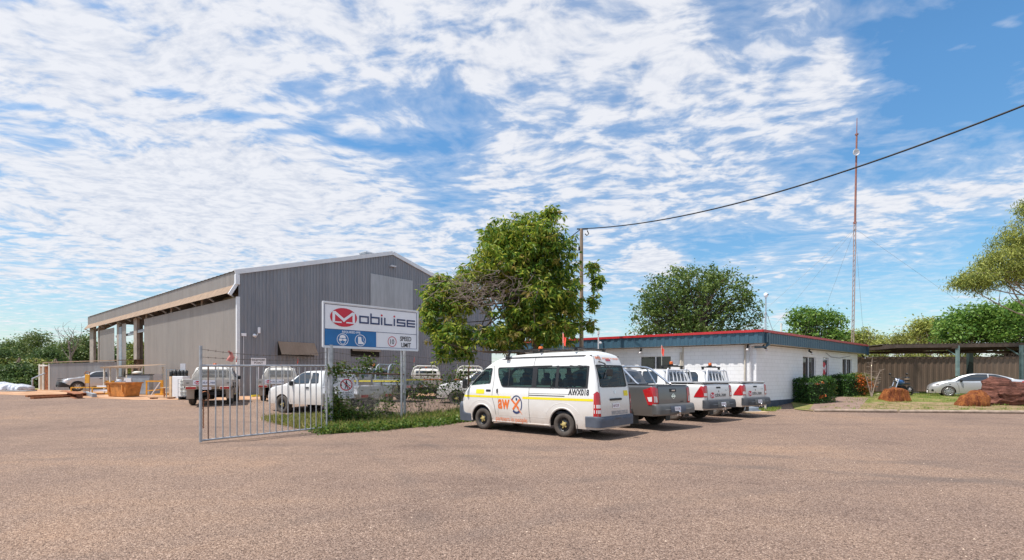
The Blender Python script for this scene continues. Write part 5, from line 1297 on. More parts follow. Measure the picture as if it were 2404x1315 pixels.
# fascia: ribbed blue sheets round the eaves, red capping, cream soffit
OV=.42
# corners of the overhanging roof
def isect(p,d,q,e):
    k=((q.x-p.x)*e.y-(q.y-p.y)*e.x)/(d.x*e.y-d.y*e.x); return p+d*k
FC=isect(NL*OV,UL,NR*OV,UR); FR=UR*(LR+.75)+NR*OV; FL=UL*14.8+NL*OV
ZF0,ZF1=3.33,3.88
b=MB(); corr(b,FC,UL,(FL-FC).length,ZF0,ZF1+.02,NL,.42,.03); corr(b,FC,UR,(FR-FC).length,ZF0,ZF1+.02,NR,.30,.02); b.build('fascia',M['blueblk'],off)
b=MB(); C_=FC+(NL+NR).normalized()*.05
def cap(p,q,N): b.bar(p+N*.03+Vector((0,0,ZF1+.06)),q+N*.03+Vector((0,0,ZF1+.06)),.10,.125)
cap(FC+UL*-.03,FL,NL); cap(FC+UR*-.03,FR,NR); b.build('roof_edge',M['redtrim'],off)
b=MB(); I=isect(FL,UR,FR,UL) if False else None
P=[FC,FR,UR*(LR+.75)-NR*9,UL*14.8+UR*12,FL]; b.add([(p.x,p.y,ZF0+.004) for p in P],[tuple(range(5))]); b.build('soffit',M['soffit'],off)
b=MB(); b.add([(p.x,p.y,ZF1+.10) for p in P],[tuple(range(5))]); b.build('roof',M['steelblue'],off)
b=MB()
def dpipe(P): b.tube(P,.05,8)
b.tube([UL*.25+NL*.10+Vector((0,0,.5)),UL*.25+NL*.10+Vector((0,0,3.15)),UL*.25+NL*.18+Vector((0,0,3.25)),FC+UR*.35-NR*.1+Vector((0,0,3.30))],.055,8)
o=b.build('downpipe',M['pipewhite'],off)
b=MB(); b.tube([UL*.52+NL*.06+Vector((0,0,.5)),UL*.52+NL*.06+Vector((0,0,3.3))],.045,8); b.build('conduit',M['soffit'],off); b=MB(); t_=tl_(1604); b.tube([UL*t_+NL*.06+Vector((0,0,.5)),UL*t_+NL*.06+Vector((0,0,3.3))],.035,6); b.build('conduit',M['soffit'],off)
b=MB(); t_=tl_(1599); b.box(UL*t_+NL*.06+Vector((0,0,2.2)),(.10,.06,1.6),rz=math.atan2(UL.y,UL.x)); b.build('cable_cover',M['soffit'],off)
b=MB(); q=FC+UR*.55; b.box(q+NR*.06+Vector((0,0,3.55)),(.17,.14,.62),rz=math.atan2(UR.y,UR.x)); b.box(q+NR*.06-UR*.2+Vector((0,0,3.60)),(.14,.10,.45),rz=math.atan2(UR.y,UR.x)); b.tube([q+NR*.05+Vector((0,0,3.25)),q-UR*.2+Vector((0,0,3.15)),FC+UL*.1-NL*.2-NR*.3+Vector((0,0,3.15))],.05,6); q=FR-UR*.15; b.box(q+NR*.06+Vector((0,0,3.55)),(.17,.14,.62),rz=math.atan2(UR.y,UR.x)); b.build('rainwater_head',M['blueblk'],off)
for D,N,t_ in ((UL,NL,tl_(1508)),(UL,NL,tl_(1757)),(UR,NR,.35),(UR,NR,tr_(1891)),(UR,NR,tr_(2020)-.3)):
    b=MB(); q=D*t_+N*.2; b.box(q+Vector((0,0,3.22)),(.07,.07,.16)); b.bar(q+Vector((0,0,3.18)),q+N*.14+Vector((0,0,3.08)),.08); o=b.build('spotlight',M['blk'],off)
    b=MB(); b.lathe([(.0,0),(.05,.0),(.065,-.10),(0,-.12)],q+N*.16+Vector((0,0,3.08)),'Z',8); b.build('lamp_bulb',M['clearlens'],o)
b=MB(); b.tube([UR*tr_(1938)+NR*.02+Vector((0,0,3.2)),UR*tr_(1950)+NR*.03+Vector((0,0,2.95)),UR*tr_(1970)+NR*.03+Vector((0,0,2.92)),UR*tr_(1995)+NR*.03+Vector((0,0,3.12))],.012,4); b.build('loose_cable',M['blk'],off)
# things on and around the roof
p=OP+UL*7.0-NL*1.0; q=Vector((at(1627,30.5),30.5,3.98)); b=MB(); b.lathe([(.45,0),(.50,.18),(.45,.30),(.2,.36),(0,.37)],(0,0,0),'Z',16); b.build('roof_vent',M['soffit'],None,loc=q,label='low cream round vent on the office roof before the big tree',cat='roof vent')
cr=empty('camera_mast',(at(1798,26.5),26.5,3.98),0,'thin tripod pole with white dome camera on the office roof corner','camera mast')
b=MB(); b.tube([(0,0,0),(0,0,2.0)],.028,6); 
for dx,dy in ((.55,.2),(-.3,-.3),(-.25,.5)): b.tube([(0,0,1.25),(dx,dy,0)],.014,5)
b.build('pole',M['galv'],cr); b=MB(); b.lathe([(0,-.13),(.08,-.10),(.11,0),(.10,.1),(0,.14)],(0,0,2.1),'Z',12); c_=b.build('camera_dome',M['signwhite'],cr); b=MB(); b.lathe([(0,0),(.04,.0),(.04,.02),(0,.02)],(.06,-.1,2.12),'Y',8); b.build('lens',M['blk'],c_)
b=MB(); b.tube([(0,0,0),(0,0,1.1)],.06,8); b.build('vent_pipe',M['plasticwhite'],None,loc=(at(1834,31),31,3.95),label='short white vent pipe sticking up behind the office roof edge',cat='vent pipe')
b=MB(); b.tube([(0,0,0),(0,0,1.05)],.035,6); b.box((0,0,.98),(.12,.12,.22),bev=.03); b.box((.12,0,.4),(.16,.12,.12),bev=.03); b.tube([(0,0,.55),(.12,0,.45)],.02,5)
p=OP+UL*tl_(1417)+NL*.75; b.build('wifi_antenna',M['pipewhite'],None,loc=(p.x,p.y,3.25),label='white antenna bracket clamped on the blue fascia beside the timber pole',cat='antenna')
# tall guyed mast
mz=38.0; mx=at(2000,mz); ms=empty('radio_mast',(mx,mz,.42),0,'tall thin reddish guyed radio mast behind the office','radio mast')
ht=hz(277,mz)-.42; lean=at(2012,mz)-mx; b=MB()
for k,(dx,dy) in enumerate(((-.09,0),(.09,.05),(0,-.1))): b.tube([(dx,dy,0),(dx+lean*.62,dy,ht*.62)],.03,5)
for i in range(34): z=ht*.62*i/34; x=lean*z/ht; b.bar((x-.09,0,z),(x+.09,.05,z+.3),.018); b.bar((x+.09,.05,z+.02),(x,-.1,z+.3),.018)
b.build('lattice_section',simple('reddish pale lattice',(.42,.30,.26),.6,.2,var=.3),ms)
b=MB(); b.tube([(lean*.62,0,ht*.62),(lean*.94,0,ht*.94)],[.075,.06],8); b.tube([(lean*.94,0,ht*.94),(lean,0,ht)],[.035,.02],6); b.lathe([(.12,-.04),(.12,.04)],(lean*.94,0,ht*.94),'Z',8); b.lathe([(.12,-.1),(.12,.04)],(lean*.60,0,ht*.62),'Z',8); b.build('upper_pole',M['mast'],ms)
b=MB(); zd=hz(360,mz)-.42; V=[]
b.lathe([(0,.14),(.12,.12),(.20,.05),(.26,-.06),(.245,-.07),(.18,.0),(0,.08)],(lean*zd/ht-.12,-.12,zd),'Y',18); b.build('dish',M['trimwhite'],ms)
b=MB(); zg=hz(537,mz)-.42; xg=lean*zg/ht
for (px,py,Z) in ((1760,760,36),(2275,725,40),(1932,740,46),(2028,800,40),(1790,800,46)):
    q=Vector((at(px,Z)-mx,Z-mz,hz(py,Z)-.42)); q=Vector((xg,0,zg))+(q-Vector((xg,0,zg)))*1.12; b.tube([(xg,0,zg),tuple(q)],.007,4)
b.build('guy_wire',M['wire'],ms)

# ---------------------------------------------------------------- carport, back fence, lawn things
cp=empty('carport',(0,0,0),0,'long brown sheet roofed carport on pale green posts at the right','carport')
zr=lambda px:3.86
xa,xb=at(2058,35.2),at(2640,33); 
b=MB(); V=[]; n=130
for i in range(n+1):
    t=i/n; x=xa+(xb-xa)*t; yf=34.6-2.0*t; a=.035*(i%2)
    V+=[(x,yf,hz(812,35)-0+.07+a+.06*t),(x,yf+6.5,3.80+a)]
b.add(V,[(2*i,2*i+2,2*i+3,2*i+1) for i in range(n)]); b.build('roof',M['roofbrown'],cp)
b=MB(); z=hz(812,35)-.07; b.bar((xa,34.6,z),(xb,32.6,z+.06),.1,.24); b.bar((xa,40.8,3.66),(xb,38.8,3.66),.1,.2)
for px in (2248,2396,2560,2100): x=at(px,33.6); b.bar((x,33.6,z-.08),(x,40.2,3.64),.1,.2)
b.build('beam',M['roofbrown'],cp)
for px,Z in ((2248,33.7),(2398,33.2),(2560,32.7)):
    b=MB(); x=at(px,Z); b.box((x,Z,(ter(x,Z)+z)/2-.1),(.16,.16,z-ter(x,Z)+.2)); b.bar((x,Z,z-.75),(x+.02,Z+1.0,z-.1),.06); b.build('post',M['postgreen'],cp)
for px in (2277,2450): b=MB(); x=at(px,40); b.box((x,40,2.0),(.35,.25,3.3)); b.build('post',simple('dark green post',(.03,.05,.045),.6),cp)
bf=empty('sheet_fence',(at(2005,41),41.5,0),0,'tall brown ribbed sheet fence behind the carport','fence')
b=MB(); corr(b,(0,0,0),Vector((1,-.02,0)).normalized(),34,.3,hz(839,41.5),Vector((0,-1,0)),.50,.028); b.build('sheet_panel',M['corr_fence'],bf)
b=MB(); b.bar((0,-.08,hz(839,41.5)),(34,-.75,hz(839,41.5)),.08,.08); b.build('top_rail',M['roofbrown'],bf)
# timber kerb logs round the lawn
kp=[(14.35,23.3),(18,22.78),(24,22.0),(33,21.1),(44,20.5)]
for i,(p,q) in enumerate(zip(kp[:-1],kp[1:])):
    nseg=max(1,int(math.hypot(q[0]-p[0],q[1]-p[1])/3.6))
    for k in range(nseg):
        a=Vector((p[0]+(q[0]-p[0])*k/nseg,p[1]+(q[1]-p[1])*k/nseg,.05)); c=Vector((p[0]+(q[0]-p[0])*(k+.97)/nseg,p[1]+(q[1]-p[1])*(k+.97)/nseg,.07))
        b=MB(); b.tube([a,a.lerp(c,.33)+Vector((0,.02,.01)),a.lerp(c,.66)+Vector((0,-.02,0)),c],[.085,.08,.085,.075],8); b.build('kerb_log',M['log'],None,label='grey brown timber log edging the lawn',cat='log',group='logs edging the lawn')
def rock(name,loc,blobs,mat,label,cat='rock',seed=1,sub=4,strata=.0,rough=.25):
    from mathutils import noise as ns
    import bmesh
    bm=bmesh.new(); bmesh.ops.create_icosphere(bm,subdivisions=sub+1,radius=1)
    for v in bm.verts:
        d=v.co.normalized(); p=d.copy(); R=0
        # radial distance to a superellipsoid union
        best=0
        for (cx,cy,cz,rx,ry,rz_) in blobs:
            C=Vector((cx,cy,cz)); A=(d.x/rx)**2+(d.y/ry)**2+(d.z/rz_)**2; B=-2*(d.x*cx/rx**2+d.y*cy/ry**2+d.z*cz/rz_**2); Cc=(cx/rx)**2+(cy/ry)**2+(cz/rz_)**2-1
            D=B*B-4*A*Cc
            if D>0: best=max(best,(-B+sqrt(D))/(2*A))
        q=d*best; n=ns.fractal(q*1.3+Vector((seed*7,0,0)),1,2.2,5)+.7*ns.cell(Vector((q.x*1.4,q.y*1.4,q.z*3.1+seed)))
        if strata: n+=strata*(abs((q.z*3.2+.5*q.x+ns.noise(q))%1-.5)*2)
        v.co=q*(1+rough*(n-.4)*.35); v.co.z=max(v.co.z,-.15)
    me=bpy.data.meshes.new(name); bm.to_mesh(me); bm.free(); me.materials.append(mat)
    o=bpy.data.objects.new(name,me); COL.objects.link(o); o.location=loc; return tag(o,label,cat)
def blockrock(name,loc,rx,ry,h,mat,label,seed=1,flare=.35):
    from mathutils import noise as ns
    import bmesh
    bm=bmesh.new(); bmesh.ops.create_icosphere(bm,subdivisions=5,radius=1)
    for v in bm.verts:
        d=v.co.normalized(); R=(abs(d.x)**9+abs(d.y)**9+abs(d.z)**9)**(-1/9); q=d*R; z=(q.z+1)/2
        k=1+flare*(1-z)**2*(1 if q.x<0 else .35)-.12*z; p=Vector((q.x*rx*k,q.y*ry*k,z*h))
        ridge=abs(ns.noise(Vector((p.x*3.2,p.y*3.2,p.z*.5+seed))))*2; big=ns.fractal(p*1.6+Vector((seed,0,0)),1,2,4)
        top=.10*ns.noise(Vector((p.x*2.3,p.y*2,seed)))*(z**3)
        f=1-.14*ridge+.08*big; v.co=Vector((p.x*f,p.y*f,p.z*(1+.08*big)+top-.10*z*max(0,p.x)/rx))
    me=bpy.data.meshes.new(name); bm.to_mesh(me); bm.free(); me.materials.append(mat)
    o=bpy.data.objects.new(name,me); COL.objects.link(o); o.location=loc; return tag(o,label,'rock')
R1=G(2103,28.2); blockrock('stump_rock',R1+Vector((0,0,-.06)),.60,.42,.80,M['rockorange'],'upright orange boulder on the lawn in front of the motorbike',seed=3)
R2=G(2280,26.2); rock('boulder',R2+Vector((.1,0,-.05)),[(0,0,.25,.75,.5,.52),(.35,.1,.45,.5,.5,.48),(-.5,0,.1,.5,.4,.3)],M['rockorange'],'orange boulder leaning on the left of the big red one',seed=5,rough=.25)
R3=G(2372,26.6); rock('boulder',R3+Vector((.4,.3,-.1)),[(0,0,.45,2.1,1.0,.85),(-.75,0,.60,1.0,.8,1.0),(1.9,0,.2,1.6,.8,.62),(-1.5,0,.3,.8,.6,.6)],M['rockred'],'big layered dark red boulder hiding the silver sedan',seed=9,strata=.35,rough=.32)
for (px,Z,s_) in ((2148,36,.16),(2154,36.1,.13),(2061,34,.10)):
    p=G(px,Z); rock('stone',p+Vector((0,0,.02)),[(0,0,0,s_,s_,s_*.8)],M['stone'],'small pale stone lying at the foot of the sheet fence',cat='stone',seed=px%7,sub=2).__setitem__('group','small pale stones')
# motorbike
mb_=empty('motorbike',tuple(G(2116,31.5)),.35,'blue cruiser motorbike with chrome forks behind the orange boulder','motorbike'); Z0=.0
def mw(x,r): b=MB(); b.lathe([(r-.11,-.05),(r-.02,-.06),(r,0),(r-.02,.06),(r-.11,.05)],(x,0,r),'Y',20); w=b.build('wheel',M['tyre'],mb_); b=MB(); b.lathe([(r-.11,-.03),(.05,-.05),(0,-.05)],(x,0,r),'Y',14); b.lathe([(r-.11,.03),(.05,.05),(0,.05)],(x,0,r),'Y',14); b.build('rim',M['chrome'],w)
mw(-.85,.34); mw(.8,.33)
b=MB()
for y in (-.12,.12): b.tube([(-.85,y,.34),(-.42,y,1.12)],.035,6)
b.box((-.55,0,.95),(.05,.2,.05)); b.build('fork',M['chrome'],mb_)
b=MB(); b.lathe([(0,-.32),(.12,-.28),(.18,-.05),(.17,.15),(.08,.32),(0,.34)],(-.1,0,.88),'X',14); b.build('tank',simple('blue tank paint',(.01,.07,.20),.2,coat=.8),mb_)
b=MB(); b.box((.42,0,.80),(.62,.26,.12),bev=.05); b.build('saddle',M['blk'],mb_); b=MB(); b.box((0,0,.48),(.6,.3,.42),bev=.08); b.tube([(0,.2,.35),(.9,.22,.32)],.05,6); b.build('engine',M['dark'],mb_)
b=MB(); b.tube([(-.15,-.42,1.18),(-.36,-.36,1.22),(-.40,0,1.14),(-.36,.36,1.22),(-.15,.42,1.18)],.02,6); b.build('handlebar',M['blk'],mb_)
b=MB(); b.lathe([(0,-.05),(.10,-.03),(.11,.06),(.05,.12)],(-.52,0,1.05),'X',12); b.build('headlight',M['chrome'],mb_)
for y in (-.5,.5): b=MB(); b.tube([(-.30,y*.8,1.22),(-.3,y,1.40)],.01,4); b.lathe([(0,-.02),(.07,-.01),(.07,.01),(0,.02)],(-.3,y,1.42),'X',10); b.build('mirror',M['blk'],mb_)
hl=MB(); hl.lathe([(0,.15),(.09,.13),(.14,.04),(.14,-.06),(.11,-.11),(.0,-.11)],(0,0,0),'Z',14); p=G(2116,31.5); h_=hl.build('helmet',M['blk'],None,loc=(p.x+.28,p.y-.12,p.z+1.10),label='black helmet resting on the motorbike saddle',cat='helmet'); b=MB(); b.lathe([(.142,-.03),(.142,.04)],(0,0,0),'Z',14); b.build('visor',M['tan'],h_)
# ---------------------------------------------------------------- gate, fence, sign
gz0,gz1=12.24,14.9; GA=Vector((at(471,gz0),gz0,0)); GB=Vector((at(767,gz1),gz1,0)); GD=(GB-GA).normalized(); GL=(GB-GA).length
gt=empty('pipe_gate',tuple(GA),0,'open galvanised pipe gate with vertical bars at the left of the fence','gate')
def gp(t,z): return GD*t+Vector((0,0,z))
b=MB(); b.tube([gp(0,.03),gp(0,2.44)],.036,10); b.build('latch_post',M['galv'],gt)
b=MB(); b.tube([gp(0,1.94),gp(GL,2.0)],.028,10); b.tube([gp(0,.07),gp(GL,.13)],.026,10); b.tube([gp(GL,.1),gp(GL,2.0)],.026,8); b.build('rail',M['galv'],gt)
nb=19
for i in range(1,nb+1):
    t=GL*i/(nb+1); b=MB(); b.tube([gp(t,.08),gp(t,1.95)],.0155,6); b.build('bar',M['galvrust'] if i in (1,) else M['galv'],gt)
for z,sg_ in ((2.36,.22),(2.16,.10)):
    b=MB(); P=[]; 
    for k in range(21):
        t=k/20; P.append(gp(GL*t,z+(.05*t)-sg_*4*t*(1-t)*.6))
    b.tube(P,.005,4)
    for k in range(1,20):
        for s_ in (-1,1): b.tube([P[k]+Vector((-.02*s_,0,-.03)),P[k]+Vector((.02*s_,0,.03))],.003,3)
    b.build('barbed_wire',M['barb'],gt)
b=MB(); q=gp(.10,1.18); b.lathe([(.11,-.006),(.125,0),(.11,.006)],q,'Y',18); 
P=[gp(.07,1.05-.045*k)+Vector((.02*(k%2),-.03,0)) for k in range(16)]; b.tube(P,.014,5); b.build('chain',M['rust'],gt)
rg=MB()
def fl(u,v): return tuple(gp(.62+.11*u+.04*sin(v*5)+(.05 if v>.5 else 0)*u,2.33-.26*v+.02*sin(u*6))+Vector((0,.03*sin(u*5+v*3),0)))
rg.grid(fl,np.linspace(0,1,5),np.linspace(0,1,6)); rg.build('ribbon',simple('faded red ribbon',(.55,.20,.17),.7),None,label='faded red ribbon scrap tied on the barbed wire over the gate',cat='ribbon').location=GA
# posts and chain wire
fa=Vector((at(776,16.2),16.2,0)); fb=Vector((at(950,18.9),18.9,0)); fc=Vector((at(1100,20.6),20.6,0)); fd=Vector((1.2,23.0,0)); fe=Vector((4.6,25.4,0))
fn_=empty('chain_wire_fence',tuple(fa),0,'rusty chain wire fence on thick galvanised posts, overgrown with vines','fence')
def fo(p,z=0): return Vector((p.x-fa.x,p.y-fa.y,z))
b=MB(); b.tube([fo(fa,0),fo(fa,2.72)],.085,14); b.build('post',M['galv'],fn_)
b=MB(); b.tube([fo(fb,0),fo(fb,2.72)],.055,12); b.build('post',M['galv'],fn_)
for p in (fc,fd,fe): b=MB(); b.tube([fo(p,0),fo(p,2.1)],.04,8); b.build('post',M['galvrust'],fn_)
b=MB(); b.tube([fo(fa,1.80),fo(fb,1.76)],.028,8); b.tube([fo(fb,1.7),fo(fc,1.75),fo(fd,1.8)],.012,5); b.build('top_rail',M['galvrust'],fn_)
b=MB()
for (p,q) in ((fa,fb),(fb,fc),(fc,fd)):
    d=(q-p); L=d.length; d.normalize(); z0,z1=.12,1.72; st_=.085; n=int(L/st_)
    for i in range(-int((z1-z0)/st_),n+1):
        for sgn in (1,-1):
            # straight diagonal wire clipped to the panel
            t0=i*st_; H_=z1-z0
            if sgn==1: A_=(t0,z0); B_=(t0+H_,z1)
            else: A_=(t0,z1); B_=(t0+H_,z0)
            a0=max(0,-A_[0]/H_) if A_[0]<0 else 0; a1=min(1,(L-A_[0])/H_)
            if a1<=a0: continue
            za=A_[1]+(B_[1]-A_[1])*a0; zb=A_[1]+(B_[1]-A_[1])*a1
            b.tube([fo(p)+d*(A_[0]+H_*a0)+Vector((0,0,za)),fo(p)+d*(A_[0]+H_*a1)+Vector((0,0,zb))],.0035,3,cap=False)
b.build('chain_wire',M['wire'],fn_)
b=MB()
for z in (1.98,2.25,2.5):
    for (p,q,zz) in ((fa,fb,z),(fb,fc,z),(fc,fd,z-.3)):
        P=[fo(p).lerp(fo(q),k/14)+Vector((0,0,(z+(zz-z)*k/14)-.10*4*(k/14)*(1-k/14))) for k in range(15)]; b.tube(P,.005,4,cap=False)
        for k in range(1,14): b.tube([P[k]+Vector((-.02,0,-.03)),P[k]+Vector((.02,0,.03))],.003,3)
b.build('barbed_wire',M['barb'],fn_)
# main sign
s0=Vector((at(757,16.0),16.0,0)); s1=Vector((at(980,18.45),18.45,0)); SD=(s1-s0).normalized(); SL=(s1-s0).length; SN=Vector((SD.y,-SD.x,0))
sg=empty('company_sign',tuple(s0),0,'large white and blue site sign with red oval emblem on two posts','sign')
ZB,ZT=2.645,4.12; SH=ZT-ZB
def sf(u,v,f=0): q=SD*u+SN*(.03+f); return (q.x,q.y,ZB+v)
b=MB(); c=SD*(SL/2); b.box((c.x,c.y,(ZB+ZT)/2),(SL,.05,SH),rz=math.atan2(SD.y,SD.x)); bd=b.build('board',M['signwhite'],sg)
b=MB()
for (p,q) in (((0,0),(SL,0)),((0,SH),(SL,SH)),((0,0),(0,SH)),((SL,0),(SL,SH))): b.bar(sf(*p),sf(*q),.05,.05)
b.build('frame',M['trimwhite'],bd)
b=MB(); m_=.06
for P in ([(m_,SH-m_),(SL-m_,SH-m_)],[(m_,SH-m_),(m_,m_)],[(SL-m_,SH-m_),(SL-m_,m_)],[(m_,m_),(SL-m_,m_)],[(m_,SH*.405),(SL-m_,SH*.405)]): put(b,stroke(P,.016,joint=False),sf,.004)
b.build('border_line',M['navy'],bd)
b=MB(); put(b,([(m_,m_),(SL*.525,m_),(SL*.525,SH*.40),(m_,SH*.40)],[(0,1,2,3)]),sf,.009); bp=b.build('blue_panel',M['signblue'],bd)
company_mark(sf,.24,SH*.60,.213,bd,ink='navy',off=.006)
b=MB(); put(b,font('REQUIRED PPE',.2,(SL*.18,SL*.36,SH*.325,SH*.385),.003),sf,.013)
E1=(SL*.185,SH*.185); E2=(SL*.36,SH*.185)
for c in (E1,E2): put(b,ring2(c[0],c[1],.20,.20,.02),sf,.013)
x,y=E1       # head with goggles and helmet
put(b,stroke([(x-.10,y-.02),(x-.09,y-.09),(x-.04,y-.155),(x+.04,y-.155),(x+.09,y-.09),(x+.10,y-.02)],.018),sf,.013)
put(b,(rrect(x-.13,x-.012,y-.05,y+.025,.025),[tuple(range(20))]),sf,.015); put(b,(rrect(x+.012,x+.13,y-.05,y+.025,.025),[tuple(range(20))]),sf,.015)
put(b,stroke([(x-.03,y-.01),(x+.03,y-.01)],.02),sf,.0175); put(b,([(x-.11,y+.045),(x+.11,y+.045),(x+.09,y+.12),(x+.03,y+.15),(x-.03,y+.15),(x-.09,y+.12)],[(0,1,2,3,4,5)]),sf,.013)
x,y=E2
put(b,([(x-.085,y-.13),(x+.12,y-.13),(x+.125,y-.08),(x+.05,y-.03),(x+.03,y+.12),(x-.085,y+.12)],[(0,1,2,3,4,5)]),sf,.013); put(b,stroke([(x+.10,y+.12),(x+.11,y+.02),(x+.16,y-.06)],.012),sf,.013)
b.build('safety_symbols',M['signwhite'],bp)
b=MB(); put(b,ring2(SL*.70,SH*.195,.175,.19,.022),sf,.006); b.build('speed_ring',M['signred'],bd)
b=MB(); put(b,font('10',.2,(SL*.678,SL*.722,SH*.135,SH*.255),.001),sf,.006); put(b,font('SPEED',.2,(SL*.79,SL*.92,SH*.225,SH*.34),.003),sf,.006); b.build('speed_lettering',M['ink'],bd); b=MB(); put(b,font('LIMIT',.2,(SL*.805,SL*.915,SH*.07,SH*.185),.003),sf,.006); b.build('speed_lettering',M['ink'],bd)
for t_ in (.16,SL-.62):
    b=MB(); q=SD*t_-SN*.10; b.tube([(q.x,q.y,0),(q.x,q.y,ZT-.2)],.04,10); b.box((q.x,q.y,ZB+.3),(.12,.12,.05)); b.build('post',M['galv'],sg)
# warning sign on the wire
wz=16.55; w0=Vector((at(790,16.45),16.45,0)); w1=Vector((at(826,17.02),17.02,0)); WD=(w1-w0).normalized(); WN=Vector((WD.y,-WD.x,0)); WL=(w1-w0).length; z0=hz(936,16.5); z1=hz(887,16.5); WH=z1-z0
ws_=empty('warning_sign',(w0.x,w0.y,0),0,'white NO ENTRY sign with crossed out walking figure wired to the fence','sign')
def wf(u,v,f=0): q=WD*u+WN*(.10+f); return (q.x,q.y,z0+v)
b=MB(); q=WD*(WL/2)+WN*.085; b.box((q.x,q.y,(z0+z1)/2),(WL,.02,WH),rz=math.atan2(WD.y,WD.x)); bd2=b.build('board',M['signwhite'],ws_)
b=MB(); cx,cy=WL*.5,WH*.66; put(b,ring2(cx,cy,WL*.40,WH*.285,.035),wf,.004); put(b,stroke([(cx-WL*.27,cy+WH*.2),(cx+WL*.27,cy-WH*.2)],.03,joint=False),wf,.010); b.build('prohibition_ring',M['signred'],bd2)
b=MB(); put(b,ell(cx,cy+.125,.028,.032,10),wf,.004); put(b,stroke([(cx,cy+.09),(cx-.01,cy-.02)],.055),wf,.004); put(b,stroke([(cx,cy),(cx+.05,cy-.13)],.03),wf,.006); put(b,stroke([(cx-.01,cy),(cx-.06,cy-.13)],.03),wf,.006); put(b,stroke([(cx+.02,cy+.08),(cx+.08,cy-.0)],.02),wf,.006)
put(b,stroke([(cx-.02,cy+.08),(cx-.07,cy+.0)],.02),wf,.006)
put(b,font('NO ENTRY',.2,(WL*.12,WL*.88,WH*.235,WH*.315),.002),wf,.004); put(b,font('AUTHORISED',.2,(WL*.14,WL*.86,WH*.145,WH*.20),.001),wf,.004); put(b,font('PERSONS ONLY',.2,(WL*.1,WL*.9,WH*.05,WH*.105),.001),wf,.004); b.build('sign_lettering',M['ink'],bd2)
# timber pole and the service line
pp=G(1365,27.0); pl=empty('utility_pole',tuple(pp),0,'weathered timber service pole standing behind the leafy mango tree','utility pole')
ph=hz(537,27.0)-pp.z; b=MB(); b.tube([(0,0,0),(0,0,ph)],[.13,.09],10); b.build('pole',M['pole'],pl)
b=MB(); b.bar((-.25,0,ph-.02),(.35,0,ph-.02),.06,.06); b.tube([(.32,0,ph-.1),(.4,0,ph-.28),(.3,0,ph-.38),(.2,0,ph-.28)],.03,6); b.box((-.12,0,ph-1.1),(.1,.12,.2)); b.build('bracket',M['blk'],pl)
P0=pp+Vector((0,0,ph)); P1=Vector((13.6,13,8.87)); b=MB()
def ln(t): q=P0.lerp(P1,t); q.z-=4*.72*t*(1-t); return q-P0
b.tube([ln(1.9*k/60) for k in range(61)],.027,6); b.build('service_cable',M['cable'],pl).location=(0,0,ph)
b=MB(); Q=sp(0,19.5,8.6); b.tube([(P0.lerp(Q,k/14)-P0)-Vector((0,0,.5*4*(k/14)*(1-k/14))) for k in range(15)],.024,5); b.build('service_cable',M['cable'],pl).location=(0,0,ph)
# ---------------------------------------------------------------- trees and plants
def sc(px,Z,py): return hz(py,Z)
def bl(loc,L):   # (px,py,Zoff,rx,ry,rz)
    out=[]
    for (px,py,dy,rx,ry,rz) in L: Z=loc.y+dy; out.append((at(px,Z)-loc.x,dy,hz(py,Z)-loc.z,rx,ry,rz))
    return out
ml=G(1250,24.6)
mB=bl(ml,[(1235,560,0,2.0,2.2,1.5),(1190,620,-.3,2.1,2.2,1.5),(1285,600,.3,1.75,1.9,1.6),(1130,670,0,1.9,2,1.3),(1060,700,0,1.3,1.5,1.2),(1220,690,-.6,2.2,2,1.4),(1318,685,0,1.3,1.6,1.4),(1065,790,-.2,1.5,1.5,1.15),(1010,745,0,.7,1,.9),(1285,775,-.5,1.75,1.6,1.0),(1180,790,-.3,1.6,1.6,.8),(1335,745,0,.95,1,1.25),(1180,560,0,1.3,1.6,1.0),(1020,690,0,.8,1,1.0),(1240,730,-.5,1.8,1.5,1.1)])
mt=empty('mango_tree',tuple(ml),0,'big mango tree with drooping leaf clusters and a grey dead patch, behind the minibus','tree')
random.seed(5); C=blobpts(mB,3600,.4); C=C[(C[:,2]>1.7)]
dead=np.array([at(1150,24.0)-ml.x,-1.6,hz(690,24)-ml.z]); dd=np.linalg.norm((C-dead)/np.array([1.9,2.0,.95]),axis=1); C=C[(dd>1)|(RNG.random(len(C))<.12)]
ex=bl(ml,[(1392,625,0,.35,.6,.45),(1392,700,0,.35,.6,.7),(1385,760,.2,.3,.5,.4),(1402,660,0,.3,.5,.5),(1290,500,0,.8,.8,.3),(1040,655,0,.6,.6,.3),(1095,830,0,.5,.5,.4),(1030,835,0,.5,.5,.3),(1170,560,0,.7,.7,.5)]); C=np.vstack([C,blobpts(ex,230,.2)])
nl=12; k=np.repeat(np.arange(len(C)),nl); a=RNG.random(len(k))*2*pi; el=RNG.normal(-.55,.45,len(k)); N=np.stack([np.cos(a)*np.cos(el),np.sin(a)*np.cos(el),np.sin(el)],1)
mi=np.where((RNG.random(len(C))<.07)[k],1,0)
leafcloud('crown',C[k]+N*.04+RNG.normal(size=N.shape)*.03,.26,None,mt,.29,N=N,mats=[M['mango'],M['mangonew']],mi=mi,jit=.25)
b=MB(); T=[Vector(p) for p in ((0,0,-.1),(-.05,0,1.0),(-.1,0,1.7),(-.6,0,2.7),(-1.0,0,3.9),(-1.2,0,5.2),(-.9,0,6.6))]; b.tube(T,[.36,.30,.27,.2,.16,.13,.08],10,cap=False)
T2=[Vector(p) for p in ((-.05,0,1.5),(.2,-.1,2.6),(.25,-.2,3.8),(.5,0,5.2),(.4,.1,7.0),(.2,.1,8.4))]; b.tube(T2,[.25,.2,.17,.14,.09,.05],9,cap=False)
for c in C[RNG.choice(len(C),70,replace=False)]:
    T_=random.choice((T,T2)); i=random.randint(3,5); limb(b,T_[i],c,.06,.012,n=5)
b.build('trunk',M['bark'],mt)
b=MB()
